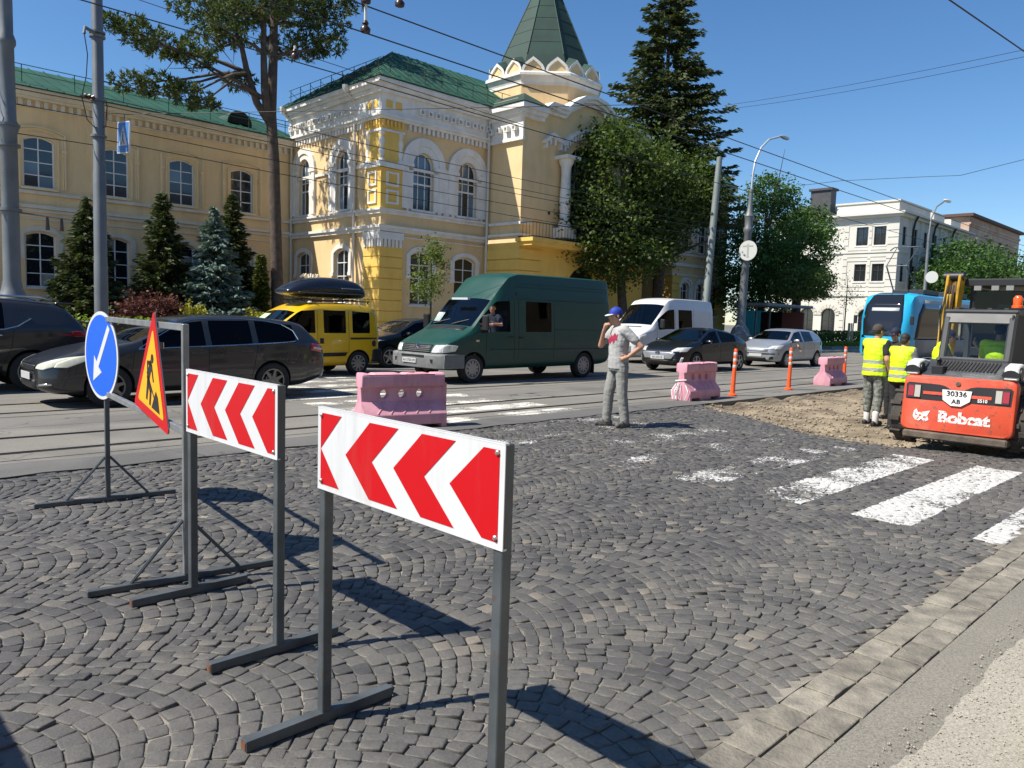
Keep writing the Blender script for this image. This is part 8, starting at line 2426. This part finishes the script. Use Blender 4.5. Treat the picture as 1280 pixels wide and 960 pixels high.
w1 = person('person', 'worker in yellow vest and camouflage shorts standing on the dug-up earth', 11.35, 3.72, 32,
       stand(el_r=(-0.05, -0.25, 1.17), ha_r=(0.06, -0.26, 0.93), el_l=(0.12, 0.26, 1.2), ha_l=(0.32, 0.15, 1.14), face=-0.2, an_l=(0.05, 0.12, 0.085), an_r=(-0.05, -0.11, 0.085)),
       dict(shirt=(DARKC, 0.6), vest=True, legs=(CAMO, 0.55), shoes=SHOEB, cap=(mat('faded_cap', (0.06, 0.05, 0.04), 0.9), mat('faded_cap', (0.06, 0.05, 0.04), 0.9))), 1.77, z=-0.10)
for sd, sg in (('l', 1), ('r', -1)):
    q = MB(); q.cone((0.05 * sg if False else (0.05 if sd == 'l' else -0.05) + 0.0, sg * 0.115, 0.07), ((0.05 if sd == 'l' else -0.05), sg * 0.115, 0.22), 0.052, 0.056, 10); q.build('sock', SOCK, w1, smooth=60)
q = MB(); q.box(-0.03, 0.03, -0.32, -0.312, 1.28, 1.36); o = q.build('sleeve_badge', WHITE, w1); o.location = (-0.02, 0.02, 0); o.rotation_euler = (rad(-6), 0, 0)
w2 = person('person', 'worker in dark clothes and navy cap reaching out an arm, between two yellow vests', 12.7, 3.85, 195,
       stand(el_l=(0.2, 0.22, 1.22), ha_l=(0.42, 0.12, 1.15), hd_l=(1, -0.1, 0), el_r=(0.05, -0.25, 1.18), face=0.15, nod=0.25),
       dict(shirt=(DARKC, 1.0), legs=(DARKC, 0.95), shoes=SHOEB, cap=(CAPN, CAPN)), 1.74, z=-0.12)
w3 = person('person', 'bareheaded worker in yellow vest with his back turned', 11.3, 3.26, 40,
       stand(el_l=(0.02, 0.25, 1.18), ha_l=(0.16, 0.22, 0.98), el_r=(0.02, -0.25, 1.18), ha_r=(0.16, -0.2, 0.98), hed=(0.07, 0, 1.63), nod=0.3),
       dict(shirt=(mat('grey_shirt', (0.16, 0.165, 0.17), 0.9), 0.8), vest=True, legs=(DARKC, 0.97), shoes=SHOEB), 1.66, z=-0.12)
w4 = person('person', 'worker in navy cap, dark sleeves and yellow vest looking down past the loader cab', 13.0, 3.15, -25,
       stand(el_l=(0.15, 0.25, 1.2), ha_l=(0.35, 0.12, 1.05), el_r=(0.12, -0.25, 1.2), ha_r=(0.3, -0.15, 1.05), hed=(0.09, 0, 1.63), nod=0.35),
       dict(shirt=(DARKC, 1.6), vest=True, legs=(DARKC, 0.97), shoes=SHOEB, cap=(CAPN, CAPN)), 1.76, z=-0.12)

# driver of the green van, elbow on the window sill
def seat_pose(**kw):
    J = stand(pel=(0, 0, 0.12), wai=(-0.02, 0, 0.28), che=(-0.03, 0, 0.48), nek=(0.0, 0, 0.68), hed=(0.03, 0, 0.815), sh_l=(-0.02, 0.185, 0.605), sh_r=(-0.02, -0.185, 0.605),
              el_l=(0.12, 0.25, 0.38), ha_l=(0.34, 0.15, 0.42), el_r=(0.12, -0.25, 0.38), ha_r=(0.34, -0.15, 0.42),
              hip_l=(0.02, 0.1, 0.1), hip_r=(0.02, -0.1, 0.1), kn_l=(0.42, 0.12, 0.14), kn_r=(0.42, -0.12, 0.14), an_l=(0.55, 0.12, -0.24), an_r=(0.55, -0.12, -0.24))
    J.update(kw); return J
def in_vehicle(root, loc, rz=math.pi):
    M = root.matrix_basis @ Vector(loc)
    return M, math.degrees(root.rotation_euler[2] + rz)
BLUSH = mat('dark_blue_shirt', (0.02, 0.025, 0.05), 0.9)
pt, hd_ = in_vehicle(gvan, (1.86, -0.62, 0.98))
dr = person('person', 'van driver in dark shirt resting a bare forearm on the window sill', 0, 0, hd_, seat_pose(el_l=(0.05, 0.36, 0.42), ha_l=(0.28, 0.37, 0.44), hd_l=(1, 0.1, -0.2), face=0.55, hed=(0.05, 0.03, 0.815)), dict(shirt=(BLUSH, 0.7), legs=(DARKC, 0.95)), 1.76)
dr.location = pt
pt, hd_ = in_vehicle(scar, (1.70, -0.42, 0.34))
dr2 = person('person', 'driver in a pink shirt with an arm out of the silver hatchback window', 0, 0, hd_, seat_pose(el_l=(0.06, 0.46, 0.52), ha_l=(0.13, 0.62, 0.36), hd_l=(0.1, 0.3, -0.8)), dict(shirt=(mat('pink_shirt', (0.5, 0.2, 0.22), 0.9), 0.8), legs=(DARKC, 0.95)), 1.72)
dr2.location = pt

# ================================================================ SKID-STEER LOADER (rear towards the viewer)
LRED = mat('scuffed_orange_red', (0.56, 0.055, 0.018), 0.5, col2=(0.64, 0.08, 0.028), scale=3, coat=0.15)
# chipped, dusty paint
nt = LRED.node_tree; b = nt.nodes['Principled BSDF']
src = b.inputs['Base Color'].links[0].from_socket
tc = nt.nodes.new('ShaderNodeTexCoord')
chip = ramp(nt, noise_n(nt, tc.outputs['Object'], 15, 6, 0.75), [(0.575, 0.0), (0.62, 1.0)])
dust = ramp(nt, noise_n(nt, tc.outputs['Object'], 4.5, 5, 0.7), [(0.5, 0.0), (0.8, 0.35)])
c1 = mixc(nt, dust, src, (0.32, 0.25, 0.17)); c1 = mixc(nt, mth(nt, 'MULTIPLY', chip, 0.75), c1, (0.12, 0.075, 0.05))
nt.links.new(c1, b.inputs['Base Color'])
LDARK = mat('loader_dark_grey', (0.040, 0.043, 0.046), 0.55, var=0.25, scale=5)
LWHITE = mat('loader_white', (0.62, 0.61, 0.57), 0.5, var=0.1, scale=4)
LMUD = mat('muddy_bumper', (0.07, 0.055, 0.042), 0.9, col2=(0.15, 0.12, 0.09), scale=6, bump=0.4)
LGLASS = glass_mat('dusty_green_glass', (0.72, 0.80, 0.76), 0.8)
ld = street_empty('skid_loader', 8.68, 1.66, 'scuffed orange-red skid-steer loader with dark cab, its rear door facing the crossing', 'loader')
ld.rotation_euler[2] = TH + rad(1)
LW = 0.67
# tailgate: rounded slab with cut recess
def rrect(w, z0, z1, r, n=5):
    q = []
    for cx, cz, a0 in ((w - r, z0 + r, -90), (w - r, z1 - r, 0), (-w + r, z1 - r, 90), (-w + r, z0 + r, 180)):
        for k in range(n + 1):
            a = rad(a0 + 90 * k / n); q.append((cx + r * math.cos(a), cz + r * math.sin(a)))
    return q
t = MB()
rings = []
for x, k in ((-0.045, 0.95), (-0.03, 0.985), (0.0, 1.0), (0.12, 1.0)):
    rings.append([(x + 0.10 * (z - 0.3), y * k, 0.58 + (z - 0.58) * k) for y, z in rrect(LW, 0.24, 0.985, 0.09)])
t.loft(rings)
tail = t.build('tailgate', LRED, ld, smooth=35)
def TX(z): return -0.045 + 0.10 * (z - 0.3)
def tplate(pts, dx, m, name, parent, th=0.012):
    """flat piece lying on the tailgate: (y, z) outline"""
    n = len(pts)
    vs = [(TX(z) - dx, y, z) for y, z in pts] + [(TX(z) - dx + th, y, z) for y, z in pts]
    o = MB().add(vs, [tuple(range(n)), tuple(range(2 * n - 1, n - 1, -1))] + [(i, (i + 1) % n, n + (i + 1) % n, n + i) for i in range(n)]).build(name, m, parent)
    return o
tplate([(0.62, 0.66), (0.63, 0.86), (0.60, 0.885), (0.22, 0.875), (0.15, 0.86), (0.08, 0.82), (-0.08, 0.82), (-0.15, 0.86), (-0.22, 0.875), (-0.60, 0.885), (-0.63, 0.86), (-0.62, 0.66)], 0.004, BLACK, 'light_recess', tail)
tplate([(0.41, 0.735), (0.41, 0.775), (0.16, 0.775), (0.16, 0.735)], 0.014, LRED, 'red_bar', tail)
tplate([(-0.16, 0.725), (-0.16, 0.765), (-0.40, 0.765), (-0.40, 0.725)], 0.014, LRED, 'red_bar', tail)
for sg in (1, -1):
    tplate([(sg * 0.60, 0.68), (sg * 0.60, 0.86), (sg * 0.44, 0.86), (sg * 0.44, 0.68)], 0.016, mat('lamp_housing', (0.03, 0.03, 0.03), 0.5), 'lamp_unit', tail)
    tplate([(sg * 0.595, 0.70), (sg * 0.595, 0.84), (sg * 0.525, 0.84), (sg * 0.525, 0.70)], 0.022, TAIL, 'red_lens', tail)
    tplate([(sg * 0.515, 0.69), (sg * 0.515, 0.85), (sg * 0.445, 0.85), (sg * 0.445, 0.69)], 0.022, mat('milky_lens', (0.42, 0.40, 0.34), 0.3), 'clear_lens', tail)
lock = MB(); lock.lathe([(0.03, 0), (0.03, -0.012), (0.02, -0.014)], 14, axis='x', c=(TX(0.9) - 0.002, 0.0, 0.90)); lock.build('lock', LMUD, tail, smooth=40)
hexp = tplate([(0.175, 0.815), (0.16, 0.68), (0.06, 0.61), (-0.06, 0.61), (-0.16, 0.68), (-0.175, 0.815)], 0.026, mat('plate_white', (0.72, 0.72, 0.68), 0.5), 'number_plate', tail)
def ttext(body, y, z, size, m, dx, parent, name, shear=0.0, bold=0.0):
    o = link(name, text_mesh(body, size, m, 0.001, bold=bold), parent)
    tilt = math.atan(0.10)
    o.rotation_euler = (rad(90), 0, rad(-90))
    o.location = (TX(z) - dx, y, z)
    return o
ttext('30336', 0, 0.765, 0.098, INK, 0.030, hexp, 'plate_number', bold=0.002)
ttext('AB', 0, 0.665, 0.085, INK, 0.030, hexp, 'plate_number', bold=0.002)
ttext('S510', -0.30, 0.70, 0.058, WHITE, 0.010, tail, 'model_number', bold=0.0015)
WORN = mat('worn_white_lettering', (0.74, 0.72, 0.68), 0.6)
nt = WORN.node_tree; b = nt.nodes['Principled BSDF']; tc = nt.nodes.new('ShaderNodeTexCoord')
wf = ramp(nt, noise_n(nt, tc.outputs['Object'], 24, 5, 0.7), [(0.55, 0.0), (0.58, 1.0)])
nt.links.new(mixc(nt, wf, (0.74, 0.72, 0.68), (0.55, 0.08, 0.03)), b.inputs['Base Color'])
ttext('Bobcat', -0.10, 0.44, 0.215, WORN, 0.006, tail, 'lettering', bold=0.010)
# worn animal-head emblem
hp = [(0.50, 0.50), (0.47, 0.53), (0.45, 0.48), (0.36, 0.50), (0.30, 0.52), (0.33, 0.45), (0.31, 0.39), (0.36, 0.36), (0.40, 0.40), (0.43, 0.37), (0.48, 0.38), (0.51, 0.43)]
tplate(hp, 0.008, WORN, 'emblem', tail, 0.006)
for yy, zz, rr in ((0.42, 0.445, 0.018), (0.47, 0.45, 0.014), (0.37, 0.42, 0.012)):
    tplate([(yy + rr * math.cos(2 * math.pi * k / 8), zz + 0.7 * rr * math.sin(2 * math.pi * k / 8)) for k in range(8)], 0.011, LRED, 'emblem_gap', tail, 0.004)
bp = MB(); bp.box(-0.07, 0.2, -0.62, 0.62, 0.13, 0.235); bp.build('rear_bumper', LMUD, ld, bevel=0.02)
ch = MB(); ch.box(0.1, 2.1, -0.52, 0.52, 0.22, 0.9); ch.build('chassis', LDARK, ld, bevel=0.03)
# sloping engine hood with louvres
hd2 = MB(); hd2.add([(0.04, -0.60, 0.985), (0.04, 0.60, 0.985), (0.62, 0.56, 1.20), (0.62, -0.56, 1.20), (0.04, -0.60, 0.80), (0.04, 0.60, 0.80), (0.62, 0.56, 0.8), (0.62, -0.56, 0.8)],
                    [(0, 3, 2, 1), (4, 5, 6, 7), (0, 1, 5, 4), (2, 3, 7, 6), (1, 2, 6, 5), (3, 0, 4, 7)])
hood = hd2.build('engine_hood', LDARK, ld, bevel=0.02)
for k in range(18):
    y = -0.36 + k * 0.042
    MB().add([(0.24, y, 1.075), (0.24, y + 0.02, 1.075), (0.54, y + 0.02, 1.186), (0.54, y, 1.186), (0.24, y, 1.062), (0.24, y + 0.02, 1.062), (0.54, y + 0.02, 1.174), (0.54, y, 1.174)], [(0, 1, 2, 3), (0, 4, 5, 1), (1, 5, 6, 2), (2, 6, 7, 3), (3, 7, 4, 0)]).build('louvre', mat('louvre_black', (0.006, 0.006, 0.006), 0.8), hood)
st_ = MB(); st_.box(0.10, 0.28, 0.22, 0.36, 1.0, 1.12); st_.tube([(0.16, 0.29, 1.1), (0.16, 0.29, 1.2), (0.1, 0.29, 1.22)], 0.03, 8); st_.build('exhaust_stack', BLACK, ld, bevel=0.01)
# cab
CW = 0.44
cb = MB()
cabP = [(0.62, 1.12), (0.78, 1.86), (0.95, 1.93), (1.75, 1.93), (1.9, 1.85), (1.95, 1.0), (1.9, 0.6), (0.62, 0.6)]
def cab_frame(x0, z0, x1, z1, w): pass
post = MB()
for sg in (-1, 1):
    post.box(0.0, 0.0001, 0, 0.0001, 0, 0.0001)
post = MB()
for sg in (-1, 1):
    y0, y1 = sg * (CW - 0.09), sg * CW
    ya, yb = min(y0, y1), max(y0, y1)
    for a, c in (((0.60, 1.16), (0.76, 1.80)), ((1.82, 1.0), (1.80, 1.84))):
        post.add([(a[0], ya, a[1]), (a[0] + 0.1, ya, a[1]), (a[0] + 0.1, yb, a[1]), (a[0], yb, a[1]), (c[0], ya, c[1]), (c[0] + 0.1, ya, c[1]), (c[0] + 0.1, yb, c[1]), (c[0], yb, c[1])],
                 [(0, 3, 2, 1), (4, 5, 6, 7), (0, 1, 5, 4), (1, 2, 6, 5), (2, 3, 7, 6), (3, 0, 4, 7)])
    post.box(0.66, 1.9, ya, yb, 1.0, 1.14)
post.box(0.585, 0.70, -CW, CW, 1.10, 1.235)
post.add([(0.735, -CW, 1.70), (0.735, CW, 1.70), (0.80, CW, 1.86), (0.80, -CW, 1.86), (0.85, -CW, 1.70), (0.85, CW, 1.70), (0.9, CW, 1.86), (0.9, -CW, 1.86)], [(0, 3, 2, 1), (4, 5, 6, 7), (0, 1, 5, 4), (2, 3, 7, 6), (1, 2, 6, 5), (3, 0, 4, 7)])
cf = post.build('cab_frame', mat('cab_grey', (0.042, 0.045, 0.048), 0.5, var=0.15, scale=4), ld, bevel=0.02)
rfm = MB(); rfm.box(0.80, 1.92, -CW - 0.02, CW + 0.02, 1.84, 1.90); rfm.build('cab_roof', mat('cab_grey', (0.042, 0.045, 0.048), 0.5), ld, bevel=0.025)
for k in range(4): MB().box(0.85, 1.85, -0.32 + k * 0.2, -0.27 + k * 0.2, 1.905, 1.925).build('roof_rib', mat('cab_grey', (0.042, 0.045, 0.048), 0.5), ld)
MB().add([(0.655, -0.36, 1.235), (0.655, 0.36, 1.235), (0.765, 0.36, 1.70), (0.765, -0.36, 1.70)], [(0, 1, 2, 3)]).build('rear_window', LGLASS, ld)
for sg in (-1, 1):
    g = MB(); g.box(0.75, 1.82, sg * (CW - 0.05), sg * (CW - 0.03), 1.15, 1.83); g.build('side_screen', mat('side_mesh_dark', (0.02, 0.02, 0.02), 0.7), ld) if sg < 0 else None
    # white lift arm, with its dark pivot
    arm = MB(); yA, yB = sg * 0.50, sg * 0.66
    arm.prism([(0.02, 0.99), (0.06, 1.16), (0.28, 1.20), (1.0, 1.12), (1.9, 0.9), (2.0, 0.7), (1.8, 0.72), (1.0, 0.96), (0.3, 0.99)], 'y', min(yA, yB), max(yA, yB))
    ao = arm.build('lift_arm', LWHITE, ld, bevel=0.015)
    pv = MB(); pv.lathe([(0.085, -0.10), (0.085, 0.10)], 18, axis='y', c=(0.16, sg * 0.58, 1.07)); pv.build('pivot', BLACK, ao, smooth=40)
    pv = MB(); pv.prism([(0.0 + 0.10 * math.cos(math.pi * k / 8) * -1 , 1.03 + 0.09 * math.sin(math.pi * k / 8)) for k in range(9)], 'x', 0.005, 0.06); po = pv.build('arm_end_opening', BLACK, ao); po.location = (0.01, sg * 0.58, 0)
# wheels with lugs
lw = MB(); lw.lathe([(0.20, -0.12), (0.33, -0.13), (0.365, -0.10), (0.37, 0.10), (0.335, 0.13), (0.2, 0.12)], 32, axis='y', caps=False)
for k in range(22):
    T = Matrix.Rotation(2 * math.pi * k / 22, 4, 'Y')
    lw.box(-0.03, 0.03, -0.135 if k % 2 else 0.0, 0.0 if k % 2 else 0.135, 0.355, 0.395, 0, T)
lw_me = lw.mesh('wheel', mat('muddy_tyre', (0.03, 0.027, 0.024), 0.9, col2=(0.075, 0.062, 0.048), scale=5), smooth=30)
rim_me = MB().lathe([(0.2, -0.12), (0.205, -0.13), (0.185, -0.06), (0.05, -0.05), (0.01, -0.05)], 20, axis='y', caps=False).mesh('rim', LWHITE, smooth=40)
for x in (0.50, 1.45):
    for sg in (-1, 1):
        w = link('wheel', lw_me, ld); w.location = (x - 0.06, sg * 0.715, 0.395); w.rotation_euler = (0, random.uniform(0, 1), math.pi if sg > 0 else 0)
        link('rim', rim_me, w)
bk = MB(); bk.prism([(2.1, 0.1), (2.9, 0.12), (2.7, 0.2), (2.3, 0.65), (2.1, 0.6)], 'y', -0.8, 0.8); bk.build('bucket', LMUD, ld)
bc_ = MB(); bc_.lathe([(0.07, 1.93), (0.07, 1.96), (0.055, 1.97), (0.06, 2.06), (0.03, 2.10)], 14, c=(0.95, -0.40, 0)); bc_.build('beacon', mat('amber_beacon', (0.75, 0.10, 0.01), 0.2, coat=0.5), ld, smooth=50)
MB().box(1.0, 1.4, -0.25, 0.25, 0.6, 0.95).build('seat', BLACK, ld, bevel=0.04)
opr = person('person', 'loader operator in a yellow vest reaching a bare arm across the cab', 0, 0, math.degrees(ld.rotation_euler[2]), seat_pose(el_l=(0.1, 0.22, 0.40), ha_l=(0.18, 0.34, 0.56), el_r=(0.2, -0.2, 0.4)), dict(shirt=(HIVIS, 0.9), vest=False, legs=(DARKC, 0.95), cap=(CAPN, CAPN)), 1.6)
opr.location = ld.matrix_basis @ Vector((1.18, -0.17, 0.88))

# ================================================================ DIGGER BEHIND
DYEL = mat('digger_yellow', (0.46, 0.27, 0.02), 0.5, var=0.3, scale=3)
dg = street_empty('backhoe_digger', 16.6, 3.0, 'yellow backhoe digger with black cab and folded boom behind the loader', 'digger')
dg.rotation_euler[2] = TH + rad(-2)
MB().box(0.2, 3.6, -0.55, 0.55, 0.5, 1.2).build('chassis', DYEL, dg, bevel=0.04)
MB().box(2.2, 3.8, -0.5, 0.5, 1.2, 1.65).build('engine_hood', DYEL, dg, bevel=0.05)
cbm = MB()
for x, y in ((0.25, -0.8), (0.25, 0.72), (1.85, -0.8), (1.85, 0.72)): cbm.box(x, x + 0.1, y, y + 0.1, 1.1, 2.6)
cbm.box(0.25, 1.95, -0.8, 0.82, 1.05, 1.25)
cbm.build('cab_frame', mat('black_cab', (0.012, 0.013, 0.014), 0.5), dg, bevel=0.015)
MB().box(0.1, 2.05, -0.88, 0.90, 2.58, 2.76).build('cab_roof', mat('black_cab', (0.012, 0.013, 0.014), 0.5), dg, bevel=0.03)
for y in (-0.62, 0.0, 0.28, 0.62): MB().box(0.04, 0.12, y - 0.07, y + 0.07, 2.50, 2.60).build('work_light', mat('work_light_lens', (0.22, 0.22, 0.21), 0.3), dg)
DGL = glass_mat('digger_glass', (0.14, 0.17, 0.16), 0.5)
MB().box(0.29, 0.30, -0.69, 0.71, 1.27, 2.5).build('rear_window', DGL, dg)
for y in (-0.76, 0.78): MB().box(0.37, 1.83, y - 0.005, y + 0.005, 1.27, 2.5).build('side_window', DGL, dg)
MB().box(0.7, 1.2, -0.3, 0.3, 1.2, 1.9).build('seat', BLACK, dg, bevel=0.05)
def boom_bar(a, b, w, h, m, name, parent):
    a = Vector(a); b = Vector(b); d = (b - a); L = d.length
    q = d.to_track_quat('X', 'Z').to_matrix().to_4x4()
    return MB().box(0, L, -w / 2, w / 2, -h / 2, h / 2, 0, Matrix.Translation(a) @ q).build(name, m, parent, bevel=0.02)
for y in (0.98, 1.22): boom_bar((-0.25, y, 0.9), (-0.05, y - 0.06, 2.82), 0.06, 0.20, DYEL, 'boom_plate', dg)
boom_bar((-0.15, 1.10, 0.95), (0.02, 1.04, 2.75), 0.12, 0.14, mat('rusty_ram', (0.16, 0.09, 0.04), 0.7, var=0.3, scale=8), 'ram_cylinder', dg)
boom_bar((-0.32, 1.10, 1.6), (-0.22, 1.08, 2.4), 0.13, 0.13, DYEL, 'ram_barrel', dg)
boom_bar((0.1, 1.08, 2.72), (-0.35, 1.10, 1.4), 0.09, 0.12, BLACK, 'dipper_arm', dg)
MB().lathe([(0.10, -0.2), (0.10, 0.2)], 14, axis='y', c=(-0.02, 1.08, 2.80)).build('boom_pin', BLACK, dg, smooth=40)
MB().box(-0.3, 0.3, 0.7, 1.3, 0.4, 1.0).build('swing_post', DYEL, dg, bevel=0.03)
hs = MB()
for k in range(3): hs.tube([(-0.38, 1.0 + 0.08 * k, 1.2), (-0.45, 1.0 + 0.08 * k, 1.9), (-0.2, 1.02 + 0.06 * k, 2.6)], 0.018, 5)
hs.build('hoses', BLACK, dg, smooth=60)
tyb = MB().lathe([(0.3, -0.2), (0.62, -0.21), (0.68, -0.15), (0.68, 0.15), (0.62, 0.21), (0.3, 0.2)], 28, axis='y', caps=False).mesh('wheel', RUBBER, smooth=40)
tyf = MB().lathe([(0.2, -0.15), (0.40, -0.16), (0.45, -0.1), (0.45, 0.1), (0.40, 0.16), (0.2, 0.15)], 28, axis='y', caps=False).mesh('wheel', RUBBER, smooth=40)
for x, me_, rr in ((0.9, tyb, 0.60), (3.1, tyf, 0.38)):
    for sg in (-1, 1):
        w = link('wheel', me_, dg); w.location = (x, sg * 0.78, rr)
        rm = MB().lathe([(0.31 * rr / 0.6, -0.17), (0.2 * rr / .6, -0.06), (0.05, -0.08), (0.01, -0.08)], 18, axis='y', caps=False).build('rim', DYEL, w, smooth=40)
boom_bar((3.7, -0.5, 0.9), (4.6, -0.5, 0.4), 0.12, 0.2, DYEL, 'loader_arm', dg); boom_bar((3.7, 0.5, 0.9), (4.6, 0.5, 0.4), 0.12, 0.2, DYEL, 'loader_arm', dg)
MB().prism([(4.5, 0.1), (5.2, 0.1), (4.9, 0.3), (4.7, 0.9), (4.5, 0.8)], 'y', -1.0, 1.0).build('front_bucket', DYEL, dg)
